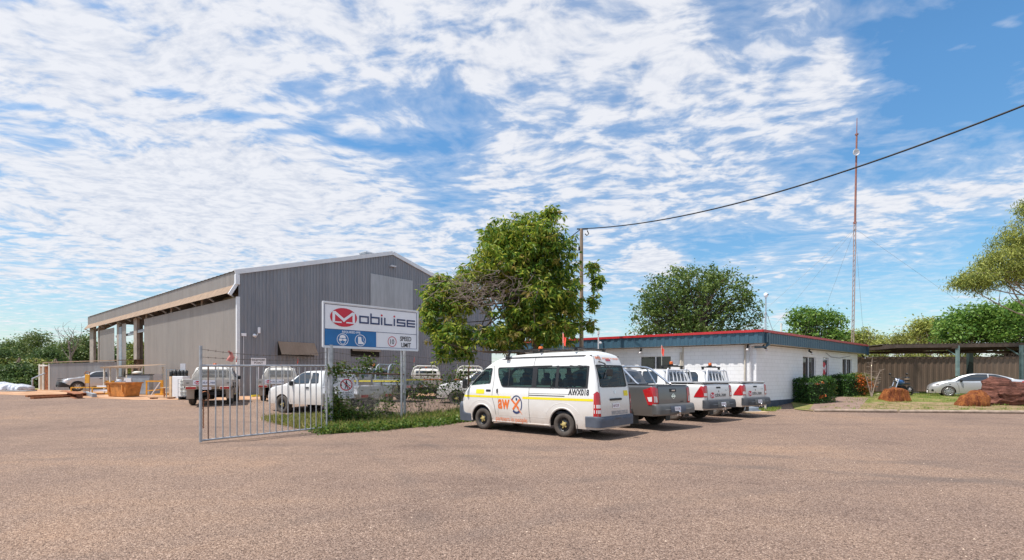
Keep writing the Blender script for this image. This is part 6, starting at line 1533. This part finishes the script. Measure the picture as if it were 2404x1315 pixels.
for _ in range(230):
    p=Vector(dead)+Vector((random.gauss(0,.95),random.gauss(-.2,.8),random.gauss(0,.45))); q=p+Vector((random.gauss(-.35,.5),random.gauss(-.1,.4),random.gauss(-.05,.35)))
    limb(b,p,q,.013,.004,.4,n=3,segs=4)
limb(b,T[4],dead,.09,.03,n=6); limb(b,T[3],dead+np.array([-1.4,0,-.2]),.08,.02,n=6); b.build('dead_twigs',M['greybark'],mt)

def generic(px,Z,label,L,leaf,th,tr=.25,n=700,per=14,ls=.3,cs=.5,bark='bark',limbs=30,group=None,cat='tree',**kw):
    loc=G(px,Z); return tree('tree',tuple(loc),label,bl(loc,L),[(0,0,-.2),(.1,0,th*.3),(-.1,.1,th*.6),(.05,0,th)],leaf,n,per,ls,cs,bark,limbs,tr,cat,group,**kw)
generic(1625,48,'big round crowned tree rising behind the office roof',[(1560,690,0,3.0,3,2.2),(1630,660,0,3.4,3.2,1.9),(1700,690,0,2.9,3,2.4),(1520,740,0,1.9,2.4,2.2),(1745,740,0,1.4,2,2.1),(1630,735,0,4.6,3.5,1.8),(1600,780,0,4.5,3.5,1.5),(1700,790,0,2.8,3,1.2),(1780,770,0,.9,1,.7)],'rain',6.0,.35,640,36,.25,.36,limbs=130,shell=.55,bark='bark',limb_r=.5)
generic(1912,45,'small round green tree just left of the radio mast',[(1890,745,0,1.5,1.6,1.1),(1940,755,0,1.5,1.6,1.1),(1912,790,0,2.4,2,1.0),(1965,790,0,1.0,1,.8),(1860,780,0,.8,1,.7)],'bright',3.5,.2,230,28,.24,.33,limbs=50,shell=.5)
gl=Vector((at(2480,31),31,.42))
tree('gum_tree',tuple(gl),'tall olive gum tree leaning in from the right edge',bl(gl,[(2300,655,0,1.1,1.3,.9),(2345,610,0,1.2,1.4,1.0),(2395,640,0,1.4,1.6,1.1),(2395,555,0,1.3,1.5,1.1),(2440,590,0,1.6,1.8,1.3),(2262,660,0,.7,.8,.5),(2418,490,.2,.8,.9,.8),(2460,500,0,1.3,1.5,1.3),(2520,560,0,2,2,2)]),[(0,0,-.2),(.1,0,2.5),(-.2,.1,4.8),(-.4,.1,6.5),(-.2,0,9.0)],'gum',620,80,.17,.27,'palebark',40,.22,aspect=.22,droop=1.0,shell=.3,limb_r=.4)
for px,Z,lab,L in ((2268,47,'bright green bushy tree over the carport roof, left of its neighbour',[(2240,775,0,1.9,2,1.5),(2280,750,0,2.2,2,1.4),(2320,765,0,1.9,2,1.6)]),(2368,45,'bright green bushy tree over the carport at the right edge',[(2345,745,0,2,2,1.5),(2400,735,0,2.0,2,1.5),(2430,760,0,2,2,1.8),(2370,790,0,3,2.4,1.3)])):
    generic(px,Z,lab,L,'bright',3.5,.25,330,28,.26,.38,shell=.5)
i=0
for px,Z,top,w,leaf,lab in ((2015,72,768,38,'gum','pale olive gum just right of the radio mast'),(2075,75,785,50,'gum','low olive gum in the dip beyond the carport'),(2130,70,772,45,'wood_y','yellow green gum in the middle beyond the carport'),(2178,62,738,36,'gum','open olive gum left of the bright green trees'),(1860,80,792,40,'wood_y','far low tree seen under the camera mast'),(2225,80,780,40,'gum','far olive gum partly behind the bright green trees')):
    m=Z/FPX; generic(px,Z,lab,[(px,(top+835)/2,0,w*m,w*m,(835-top)*.52*m),(px-w*.4,top+30,0,w*.6*m,w*.6*m,20*m),(px+w*.4,top+22,0,w*.5*m,w*.5*m,16*m)],leaf,3.0,.2,150,28,.27,.42,'palebark',34,'gums beyond the carport',shell=.3)
# low scrub seen between fence and carport roof
for px,lab in ((2040,'scrub bush behind the sheet fence, beside the office'),(2150,'scrub bush behind the middle of the sheet fence'),(2260,'scrub bush behind the fence above the sedan bonnet'),(2370,'scrub bush behind the fence at the right edge')):
    loc=G(px,46); r=empty('bush',tuple(loc),0,lab,'bush','scrub behind the fence'); P=blobpts([(0,0,2.2,2.6,1,1.7)],5200,.3); leafcloud('foliage',P,.22,M['wood_y'],r); b=MB(); [b.tube([(0,0,0),(random.uniform(-1.5,1.5),0,2.2)],.04,5) for _ in range(5)]; b.build('stem',M['bark'],r)
# the bush at the left
LT=((-30,60,800,60,'wood_d','dark bushland tree cut by the left edge'),(20,70,788,42,'wood_l','round bushland tree near the left edge with lighter top'),(75,82,768,48,'wood_l','tallest bushland tree left of the dead branches'),(108,66,806,40,'wood_d','dark bushland tree above the low store end'),(150,74,792,40,'wood_l','bushland tree below the bare dead branches'),(195,78,772,46,'wood_l','bushland tree touching the shed awning end'),(45,56,842,40,'wood_d','low dark tree in the left bushland front'),(85,58,838,34,'wood_y','low yellowish tree in front of the bushland'),(130,60,846,40,'wood_l','low green bush right behind the store roof'),(240,84,790,40,'wood_l','bushland tree seen through the first shed bay'),(295,80,795,40,'wood_d','bushland tree seen between the shed columns'),(335,78,792,36,'wood_y','bushland tree seen beside the main shed wall'),(10,60,830,46,'wood_y','low olive tree at the far left'))
for px,Z,top,w,leaf,lab in LT:
    top+=10
    m=Z/FPX; ry=(905-top)*.5*m
    generic(px,Z,lab,[(px,(top+905)/2,0,w*.95*m,w*m,ry*.95),(px-w*.45,top+34,0,w*.6*m,w*.6*m,30*m),(px+w*.42,top+26,0,w*.55*m,w*.6*m,26*m),(px,top+60,-1.5,w*.7*m,w*.6*m,36*m),(px+w*.1,top+14,0,w*.42*m,w*.4*m,14*m)],leaf,3.5,.22,330,26,.29,.42,limbs=26,group='bushland trees at the left',shell=.35)
dt=G(165,66); r=empty('dead_tree',tuple(dt),0,'bare dead tree whose grey branches stand above the bushland','tree'); b=MB(); random.seed(4)
b.tube([(0,0,0),(.1,0,3.5),(-.2,0,6)],[.2,.13,.07],7)
for k in range(9):
    e=Vector((at(random.uniform(128,188),66)-dt.x,random.uniform(-1,1),hz(random.uniform(756,800),66)-.4)); P=limb(b,(random.uniform(-.1,.1),0,random.uniform(3.5,6)),e,.05,.014,.2,n=5)
    for _ in range(3): s_=P[random.randint(2,5)]; limb(b,s_,s_+Vector((random.gauss(0,.7),random.gauss(0,.4),random.uniform(.2,1.0))),.02,.007,.2,n=4,segs=4)
b.build('branches',M['greybark'],r)

# hedges and stick plant
def hedge(px,Z,w,d,h,label,blos,yel=0,rz=.35):
    loc=G(px,Z); r=empty('hedge',tuple(loc),rz,label,'hedge')
    n=int(5200*w); U_=RNG.random((n,3)); ax=RNG.integers(0,3,n); sd=RNG.random(n)<.5
    P=(U_-.5)*np.array([w,d,h]); q=np.array([w,d,h])
    for i in range(3): k=ax==i; P[k,i]=np.where(sd[k]&(i!=2),-.5,.5)*q[i]*(.88+.16*RNG.random(k.sum()))
    P[:,2]+=h/2; P+=RNG.normal(size=P.shape)*.05; P[:,2]+=.07*np.sin(P[:,0]*3.1)+.05*np.cos(P[:,1]*5); P[:,2]=P[:,2].clip(.03)
    mi=(RNG.random(n)<.85)&(P[:,0]>w*(.5-yel)); leafcloud('foliage',P,.075,None,r,.5,.0,mats=[M['hedge'],M['hedgey']],mi=mi)
    b=MB(); b.box((0,0,h*.42),(w*.70,d*.62,h*.7)); b.build('inner_shade_core',M['dark'],r)  # solid near-black box, painted shade for the inside of the foliage
    B=[]
    for (x,z,s,c) in blos: B.append(np.array([x*w,-d*.52,z*h])+RNG.normal(size=(c,3))*np.array([s,.06,s*.7]))
    B=np.vstack(B); leafcloud('blossom',B,.06,M['blossom'],r,.7,.0); return r
hedge(1909,27.6,1.95,1.25,1.33,'clipped dark green hedge with few orange flowers, nearer the pickups',[(-.30,.8,.05,14),(-.08,.85,.05,18),(-.12,.25,.07,22),(-.02,.3,.08,18)])
hedge(1998,31.2,2.35,1.3,1.32,'clipped hedge with many orange flowers beside the stick plant',[(-.05,.82,.22,240),(.2,.6,.3,160),(-.1,.5,.2,80),(.35,.55,.22,150),(.1,.35,.3,60)],.45)
p=G(2046,29.8); r=empty('stick_plant',tuple(p),0,'leafless spiky stick plant standing in front of the dark carport corner','plant'); b=MB(); random.seed(9)
for (dx,h_) in ((.05,2.45),(-.45,1.6),(.55,1.7),(.3,1.3)):
    P=limb(b,(0,0,0),(dx,0,h_),.035,.012,.03,n=5)
    for k in range(26):
        i=random.randint(2,5); s_=P[i].lerp(P[i+1],random.random()); a_=random.uniform(0,6.28); b.tube([s_,s_+Vector((cos(a_)*.26,sin(a_)*.26,.05))],.006,3)
b.build('stem',M['palebark'],r)

# grasses and weeds
def scatter(P,n):
    xs=[p[0] for p in P]; ys=[p[1] for p in P]; out=[]
    while len(out)<n:
        x=random.uniform(min(xs),max(xs)); y=random.uniform(min(ys),max(ys))
        if inpoly(P,x,y): out.append((x,y,ter(x,y)))
    return np.array(out)
def blades(name,P,n,size,mat,lean=.5,asp=.10,clump=7,cr=.07,dz=0,**kw):
    C=scatter(P,max(1,n//clump)); k=np.repeat(np.arange(len(C)),clump); Q=C[k]+RNG.normal(size=(len(k),3))*np.array([cr,cr,0]); Q[:,2]+=dz
    N=RNG.normal(size=(len(k),3))*np.array([lean,lean,.0]); N[:,2]=1; N/=np.linalg.norm(N,axis=1)[:,None]
    return leafcloud(name,Q,size,mat,None,asp,N=N,kw=kw)
GP=[(-5.3,14.2),(-6.1,14.9),(-7.5,16.4),(-9.2,18.4),(-7.3,18.6),(-6.2,17.2),(-4.4,19.2),(-2.0,20.9),(.6,22.8),(.0,20.2),(-1.5,18.3),(-2.9,16.7),(-4.0,15.35)]
random.seed(2)
blades('grass',GP,12500,.20,M['grass'],.45,.09,9,kind='stuff')
blades('dry_grass',[(-6.2,15.0),(-7.5,16.4),(-9.4,18.4),(-7.3,18.8),(-6.2,17.2)],6000,.24,M['drygrass'],.5,.09,9,kind='stuff')
blades('dry_grass',GP,6500,.24,M['drygrass'],.35,.06,5,kind='stuff')
E=[(-5.5,14.05),(-5.9,14.7),(-4.2,15.9),(-2.9,17.2),(-1.4,18.8),(-1.3,18.3),(-2.7,16.5),(-3.9,15.2)]
C=scatter(E,6500); C[:,:2]+=RNG.normal(size=(len(C),2))*.10*(1+np.sin(C[:,:1]*4)); C[:,2]+=np.abs(RNG.normal(size=len(C)))*.10; leafcloud('weeds',C,.065,M['vine'],None,.7,.0,kw=dict(kind='stuff'))
blades('grass',[(11.6,23.9),(12.4,23.3),(13.6,24.9),(14.0,25.6),(13.2,25.2)],1500,.12,M['grass'],.5,.1,6,kind='stuff')
L2=[(16.6,25.8),(17.6,26.8),(21,28.0),(26,27.7),(40,27.0),(46,30),(44,36),(27,37),(22,31),(17.6,26.6)]
blades('grass',L2,26000,.085,M['grass'],.6,.12,8,.12,.03,kind='stuff')
blades('dry_grass',[(14.6,24.3),(14.9,23.5),(18,23.0),(24,22.3),(34,21.5),(44,21),(44,27.2),(26,28.2),(21,28.4),(16,25.6)],8500,.10,M['grass'],.6,.12,16,.09,.04,kind='stuff')
# vines over the fence
vn=empty('vine',tuple(fa),0,'green climbing vine spread over the chain wire fence and its posts','vine')
def fpt(t,z,s): # along fa->fb->fc
    p=fa.lerp(fb,t) if t<=1 else fb.lerp(fc,t-1); return np.array([p.x-fa.x,p.y-fa.y,z])
spec=[(.02,.2,.30,.25,500),(.07,.6,.06,.3,1200),(.12,.35,.12,.22,1500),(.3,.2,.15,.15,800),(.45,.25,.16,.16,500),(.0,1.85,.05,.12,260),(.05,1.3,.03,.35,150),(.12,1.95,.08,.12,200),(.25,1.85,.12,.12,230),(.45,2.15,.05,.14,260),(.6,1.9,.08,.10,120),(.88,2.0,.04,.22,110),(.9,1.5,.04,.3,70),(.75,.9,.05,.3,150),(.7,.5,.1,.3,220),(1.1,.9,.08,.25,190),(1.25,.8,.05,.3,150),(1.3,1.3,.1,.3,220),(1.5,1.2,.1,.35,240),(1.7,1.5,.10,.25,240),(1.8,.9,.08,.3,200),(1.9,1.75,.10,.18,260),(1.95,.6,.05,.4,260)]
Q=[]
for (t,z,st_,sz,n) in spec:
    for _ in range(n): Q.append(fpt(max(-.02,random.gauss(t,st_)),max(.03,random.gauss(z,sz)),0)+RNG.normal(size=3)*np.array([.05,.07,.02]))
Q=np.array(Q); leafcloud('leaves',Q,.075,None,vn,.75,.2,mats=[M['vine'],M['vined']],mi=(RNG.random(len(Q))<.2))
b=MB()
for _ in range(90):
    t=random.uniform(0,1.9); P=[Vector(fpt(t,0,0))]; z=0
    for k in range(random.randint(3,8)): t+=random.gauss(0,.035); z+=random.uniform(.12,.3); P.append(Vector(fpt(max(0,t),min(z,2.3),0))+Vector((random.gauss(0,.03),random.gauss(0,.03),0)))
    b.tube(P,.006,3)
b.build('stems',M['greybark'],vn)
# ---------------------------------------------------------------- clutter in the yard
bn=empty('skip_bin',tuple(G(291,31.5)),-.30,'rusty orange steel skip bin with sloping ends and scrap in it','skip bin')
def hopper(b,x0,x1,y0,y1,z0,z1,dx,dy,t=.03):
    o=[(x0+dx,y0+dy,z0),(x1-dx,y0+dy,z0),(x1-dx,y1-dy,z0),(x0+dx,y1-dy,z0),(x0,y0,z1),(x1,y0,z1),(x1,y1,z1),(x0,y1,z1)]
    i=[(x0+dx,y0+dy,z0+t),(x1-dx,y0+dy,z0+t),(x1-dx,y1-dy,z0+t),(x0+dx,y1-dy,z0+t),(x0+t,y0+t,z1),(x1-t,y0+t,z1),(x1-t,y1-t,z1),(x0+t,y1-t,z1)]
    b.add(o+i,[(0,3,2,1),(0,1,5,4),(1,2,6,5),(2,3,7,6),(3,0,4,7),(8,9,10,11),(8,9,13,12),(9,10,14,13),(10,11,15,14),(11,8,12,15),(4,5,13,12),(5,6,14,13),(6,7,15,14),(7,4,12,15)])
b=MB(); hopper(b,-.92,.92,-.5,.5,.03,.92,.20,.06); b.build('tub',M['binrust'],bn)
b=MB()
for P in (((-.95,-.53),(.95,-.53)),((-.95,.53),(.95,.53)),((-.92,-.53),(-.92,.53)),((.92,-.53),(.92,.53))): b.bar((*P[0],.91),(*P[1],.91),.07,.08)
b.build('rim',M['binrust'],bn)
for x in (-.6,.6): b=MB(); b.box((x,-.50,.55),(.07,.10,.45)); b.build('lifting_lug',M['binrust'],bn)
sc_=MB(); sc_.box((-.3,0,.88),(.4,.4,.2),rz=.4); sc_.box((.3,.1,.85),(.5,.5,.12),rz=-.3); sc_.lathe([(0,0),(.13,0),(.14,.24),(0,.26)],(-.55,.1,.82),'Z',10); p=G(290,31.5); o=sc_.build('scrap',M['greyboard'],None,loc=p+Vector((0,0,.05)),rz=-.32,label='pale scrap and tub heaped inside the rusty skip bin',cat='scrap')
# steel members on the ground
p=G(150,31.0)
def beam(px0,py0,px1,py1,w,mat,label,h=.16,z=0,name='steel_beam',shape='C'):
    def gr(px,py):
        Z=30.
        for _ in range(12): x=at(px,Z); Z=.5*Z+.5*FPX*(EYE-ter(x,Z))/(py-HY)
        return Vector((at(px,Z),Z,ter(at(px,Z),Z)))
    a=gr(px0,py0); c=gr(px1,py1); c0=(a+c)/2; b=MB(); A_=a-c0+Vector((0,0,h/2+z)); C_=c-c0+Vector((0,0,h/2+z)); d=(C_-A_).normalized(); s=Vector((d.y,-d.x,0)).normalized()
    if shape=='C': b.bar(A_,C_,.02,h); b.bar(A_+s*w/2+Vector((0,0,h/2)),C_+s*w/2+Vector((0,0,h/2)),w,.02); b.bar(A_+s*w/2-Vector((0,0,h/2-.012)),C_+s*w/2-Vector((0,0,h/2-.012)),w,.02)
    else: b.bar(A_,C_,w,h)
    b.build(name,M[mat],None,loc=tuple(c0),label=label,cat='steel beam',group='steel members lying in the yard')
beam(62,932.5,190,928,.18,'rust','long rusty channel lying on the ground, farther of the two thin ones',.12,shape='B')
beam(75,937,192,931,.18,'rust','long rusty channel lying on the ground, nearer of the two thin ones',.12,shape='B')
beam(158,926,194,936,.35,'rust','thick rusty beam with open end pointing at the camera',.28)
beam(178,925,203,930,.3,'rust','short rusty beam stacked beside the thick one',.2)
beam(200,926,222,933,.22,'steelblue','short grey box beam right of the rusty pile',.22,shape='B')
beam(190,928,258,926,.2,'rust','thin rusty bar reaching to the skip bin',.10,shape='B')
# yellow sign stand and trestle
r=empty('barrier_stand',tuple(G(205,33.5)),0,'yellow plate stand on two thin rusty legs in front of the silver pickup','stand')
b=MB(); b.box((0,0,1.15),(.34,.04,.62),bev=.02); b.build('plate',M['safety'],r); b=MB(); 
for x in (-.15,.15): b.tube([(x,0,0),(x,0,1.6)],.018,6)
b.tube([(-.17,0,1.5)]+[(-.17*cos(pi*k/8),0,1.5+.15*sin(pi*k/8)) for k in range(9)],.02,6); b.build('legs',M['rust'],r)
r=empty('steel_rack',tuple(G(228,36)),-.05,'low yellow and white steel frame rack on the ground behind the bin','rack')
b=MB(); 
for z in (.06,.5): b.bar((-1.6,-.4,z),(1.2,-.4,z),.08); b.bar((-1.6,.4,z),(1.2,.4,z),.08)
for x in (-1.6,0,1.2): b.bar((x,-.4,.06),(x,-.4,.5),.06)
b.build('frame',M['safety'],r); b=MB(); b.bar((-.2,-.3,.28),(1.3,-.35,.32),.14); b.bar((0,.1,.56),(1.4,.2,.6),.16); b.bar((.2,-.2,.60),(1.3,-.1,.55),.10); b.build('pipes',M['signwhite'],r)
# workbench shelter with rusty roof
r=empty('bench_shelter',tuple(G(311,38)),-.12,'open work shelter with sagging rusty sheet roof behind the skip bin','shelter')
b=MB(); V=[]; hh=hz(861,38)-.38
for i in range(41):
    x=-1.6+3.4*i/40; V+=[(x,-1.1,hh-.05+.02*(i%2)+.05*i/40),(x,1.2,hh+.15+.02*(i%2)+.05*i/40)]
b.add(V,[(2*i,2*i+2,2*i+3,2*i+1) for i in range(40)]); b.box((.1,-1.1,hh-.08),(3.4,.05,.12)); b.build('roof',M['tan'],r)
for x in (-1.5,-1.0,-.4,1.7):
    for y in (-.9,1.0): b=MB(); b.box((x,y,hh/2),(.09,.09,hh)); b.build('post',M['plasticwhite'],r)
b=MB(); b.box((.65,.9,.75),(2.1,.05,1.5)); b.box((1.68,0,.75),(.05,1.7,1.5)); b.build('panel',M['greyboard'],r)
b=MB(); b.box((-1.1,-.6,.75),(.7,.5,.5)); b.build('orange_box',M['safety'],r)
r=empty('steel_tank',tuple(G(326,35.4)),.05,'flat grey green steel plate box leaning upright beside the shelter','tank')
b=MB(); b.box((.1,0,.72),(1.6,.45,1.4),bev=.05); b.build('body',M['steelblue'],r); b=MB(); b.box((.1,-.02,1.46),(1.66,.5,.05)); b.build('lid',M['blk'],r)
b=MB(); b.box((-.6,-.25,.85),(.5,.05,.7)); b.build('white_panel',M['trimwhite'],r)
o=MB(); o.lathe([(0,0),(.3,.02),(.32,.12),(.2,.20),(0,.22)],(0,0,0),'Z',12); q=G(323,35.4); o.build('plastic_sack',M['plasticwhite'],None,loc=(q.x,q.y,q.z+1.48),label='crumpled white plastic sack on top of the grey green plate box',cat='sack')
r=empty('yellow_trestle',tuple(G(362,34.5)),.1,'yellow steel trestle with diagonal white brace by the shed wall','trestle')
b=MB(); b.bar((-.55,0,.98),(.55,0,.98),.1); b.bar((.5,0,0),(.5,0,1.05),.14); b.bar((-.5,0,.3),(.5,0,.4),.07); b.bar((-.5,0,0),(-.5,0,1),.08); b.box((.55,0,.05),(.7,.6,.1)); b.build('frame',M['safety'],r); b=MB(); b.bar((.45,-.1,.9),(-.15,-.1,0),.05); b.build('brace',M['trimwhite'],r)
r=empty('gas_bottle_cage',tuple(G(407,29.5)),.1,'dark wire cage trolley of bottles standing left of the white cabinet','cage')
b=MB()
for x in (-.25,.25):
    for y in (-.25,.25): b.bar((x,y,0),(x,y,1.75),.04)
for z in (.05,.6,1.2,1.7): 
    for y in (-.25,.25): b.bar((-.27,y,z),(.27,y,z),.035)
    for x in (-.25,.25): b.bar((x,-.27,z),(x,.27,z),.035)
b.build('frame',M['steelblue'],r)
for x,z in ((-.12,.62),(.12,.62),(-.1,1.22),(.12,1.22)): b=MB(); b.lathe([(0,0),(.10,0),(.11,.05),(.11,.36),(.05,.44),(0,.45)],(x,0,z),'Z',10); b.build('bottle',M['blk'],r)
r=empty('white_cabinet',tuple(G(422,29.2)),-.25,'tall white steel cabinet with bare timber side by the shed','cabinet')
b=MB(); b.box((.1,0,.66),(.80,.50,1.32),bev=.02); b.build('body',M['trimwhite'],r); b=MB(); b.box((-.40,-.02,.66),(.16,.5,1.30)); b.build('side_board',M['ply'],r); b=MB(); b.box((.42,-.26,.85),(.03,.03,.08)); b.build('handle',M['blk'],r)
r=empty('pipe_fittings',tuple(G(425,29.2)+Vector((0,0,1.33))),0,'black fittings standing in a tray on the white cabinet','fittings'); b=MB()
for x in (-.35,-.12,.1,.3): b.lathe([(0,0),(.10,0),(.11,.3),(.06,.32),(.06,.36),(0,.36)],(x,0,0),'Z',10)
b.build('fittings',M['blk'],r); b=MB(); b.box((.05,.1,.5),(.30,.05,.5)); b.build('back_plate',M['greyboard'],r)
def ibc(px,Z,label):
    r=empty('liquid_tote',tuple(G(px,Z)),-.2,label,'tote'); b=MB(); b.box((0,0,.68),(1.1,.95,.95),bev=.08); b.lathe([(0,1.15),(.12,1.15),(.12,1.2),(0,1.2)],(0,0,0),'Z',12); b.build('tank',M['plasticwhite'],r)
    b=MB()
    for z in (.22,.45,.68,.91,1.14):
        for y in (-.5,.5): b.tube([(-.57,y,z),(.57,y,z)],.014,5)
        for x in (-.57,.57): b.tube([(x,-.5,z),(x,.5,z)],.014,5)
    for x in np.linspace(-.57,.57,6):
        for y in (-.5,.5): b.tube([(x,y,.15),(x,y,1.16)],.014,5)
    b.build('cage',M['galv'],r); b=MB(); b.box((0,0,.16),(1.2,1.0,.04)); [b.box((x,0,.07),(.12,1.0,.14)) for x in (-.5,0,.5)]; b.build('base',M['blk'],r)
ibc(456,27.8,'caged white liquid tote between cabinet and the left tray pickup')
r=empty('small_bench',tuple(G(398,29.8)),.1,'low rough bench left of the bottle cage','bench'); b=MB(); b.box((0,0,.62),(.9,.4,.04)); b.build('top',M['ply'],r)
for x in (-.3,.3): b=MB(); b.bar((x,0,0),(x,0,.6),.06); b.build('leg',M['rust'],r)
r=empty('pallet',tuple(G(384,28.6)),.2,'small broken timber pallet lying flat on the dirt edge','pallet')
for y in (-.3,0,.3): b=MB(); b.box((0,y,.10),(1.3,.12,.03)); b.build('board',M['wood'],r)
for x in (-.5,.4): b=MB(); b.box((x,0,.04),(.1,.7,.08)); b.build('bearer',M['rust'],r)
# wrapped sacks on pallets at far left
for px,Z,w,h_,lab,gr in ((8,44.5,2.1,.68,'long silver white wrapped bundle lying at the left edge',1),(49,44.8,1.4,.50,'lower silver white wrapped bundle right of the long one',2)):
    r=empty('wrapped_bundle',tuple(G(px,Z)),.0,lab,'bundle'); b=MB(); random.seed(gr)
    def fn(u,v): 
        a=pi*v; k=1+.10*sin(u*23)*sin(v*9); e=1-abs(2*u-1)**6; return (w*(u-.5),-.9*cos(a)*k*e,h_*sin(a)**.5*k*(.4+.6*e)*(1 if u<.6 else .85)+.1)
    b.grid(fn,np.linspace(0,1,30),np.linspace(0,1,12)); b.build('wrap',M['wrap'],r); b=MB(); b.box((0,0,.06),(w*.95,1.7,.12)); b.build('pallet_base',M['wood'],r)
p=G(40,43.2); b=MB(); b.box((0,0,.05),(2.6,1.0,.06)); b.build('steel_plate',M['steelblue'],None,loc=tuple(p),label='thin grey sheet lying in front of the wrapped bundles',cat='sheet')
r=empty('blue_container',tuple(G(80,66)),0,'long low blue container far off before the bushland','container'); b=MB(); corr(b,(-6,0,0),Vector((1,0,0)),12,.1,1.3,Vector((0,-1,0)),.3,.05); b.box((0,1.2,.7),(12,2.3,1.2)); b.build('body',simple('faded blue paint',(.03,.12,.22),.6),r); b=MB(); b.box((0,1.2,1.35),(12.1,2.5,.08)); b.build('lid',M['steelblue'],r)
for px,Z,lab in ((42,62,'pale bollard post with white cap before the bushland, left one'),(74,62,'pale bollard post with white cap before the bushland, right one')):
    p=G(px,Z); b=MB(); b.tube([(0,0,0),(0,0,1.9)],.09,8); b.lathe([(0,0),(.28,0),(.28,.4),(0,.45)],(0,0,1.9),'Z',8); b.build('bollard',M['plasticwhite'],None,loc=tuple(p),label=lab,cat='bollard',group='pale bollards by the bushland')
for px,Z,lab in ((15,60,'faded blue white tarp heap at the far left'),(70,57,'tan and white heap of goods before the blue container')):
    r=empty('goods_heap',tuple(G(px,Z)),0,lab,'heap'); random.seed(px); b=MB()
    for _ in range(7): b.box((random.uniform(-2,2),random.uniform(-.5,.5),random.uniform(.2,.7)),(random.uniform(.5,1.2),.7,random.uniform(.3,.8)),rz=random.uniform(-.5,.5),bev=.08)
    b.build('boxes',M['greyboard'] if px<40 else M['tan'],r)
# yellow wheel stop line at the shed foot, timber under the last pickup, speed of small stones on the forecourt
b=MB(); q0=G(590,31.3); q1=G(640,33.3); b.bar(tuple(q0-q0+Vector((0,0,.06))),tuple(q1-q0+Vector((0,0,.06))),.12,.12); b.build('wheel_stop',M['yellow'],None,loc=tuple(q0),label='yellow wheel stop bar along the foot of the shed wall',cat='wheel stop')
q=G(1773,22.4); b=MB(); b.box((0,0,.03),(1.2,.35,.06)); b.build('timber_board',M['ply'],None,loc=tuple(q),rz=.25,label='pale flat board on the ground behind the last white pickup',cat='board')
b=MB(); b.tube([(0,0,0),(0,0,.55)],.05,8); b.build('bollard',M['soffit'],None,loc=tuple(G(1797,24.0)),label='short cream stub post at the office corner',cat='post')
q=G(1735,23.3); b=MB(); b.tube([(0,0,.1),(.35,0,.16),(.9,.1,.16)],.13,10); b.tube([(.35,0,.1),(.35,0,.35)],.10,8); b.box((.6,0,.05),(.7,.4,.1)); b.build('pipe_elbow',M['steelblue'],None,loc=tuple(q),label='grey blue pipe elbow on the ground behind the last pickup',cat='pipe')
pts=[(835,1130),(1205,1295),(1390,1280),(846,1126)]
random.seed(12); V=MB(); ps=[]
for _ in range(420):
    Z=random.uniform(4.2,16); x=random.uniform(-.95,.95)*Z*1.05; s_=random.uniform(.006,.014)*(1.3 if random.random()<.05 else 1)
    P=[(x+s_*random.uniform(.6,1.2)*dx,Z+s_*random.uniform(.6,1.2)*dy,s_*.7*dz) for dx,dy,dz in ((1,0,0),(0,1,0),(-1,0,0),(0,-1,0),(.1,.1,1))]
    V.add(P,[(0,1,4),(1,2,4),(2,3,4),(3,0,4)])
V.build('gravel_stones',M['stone'],None,kind='stuff')
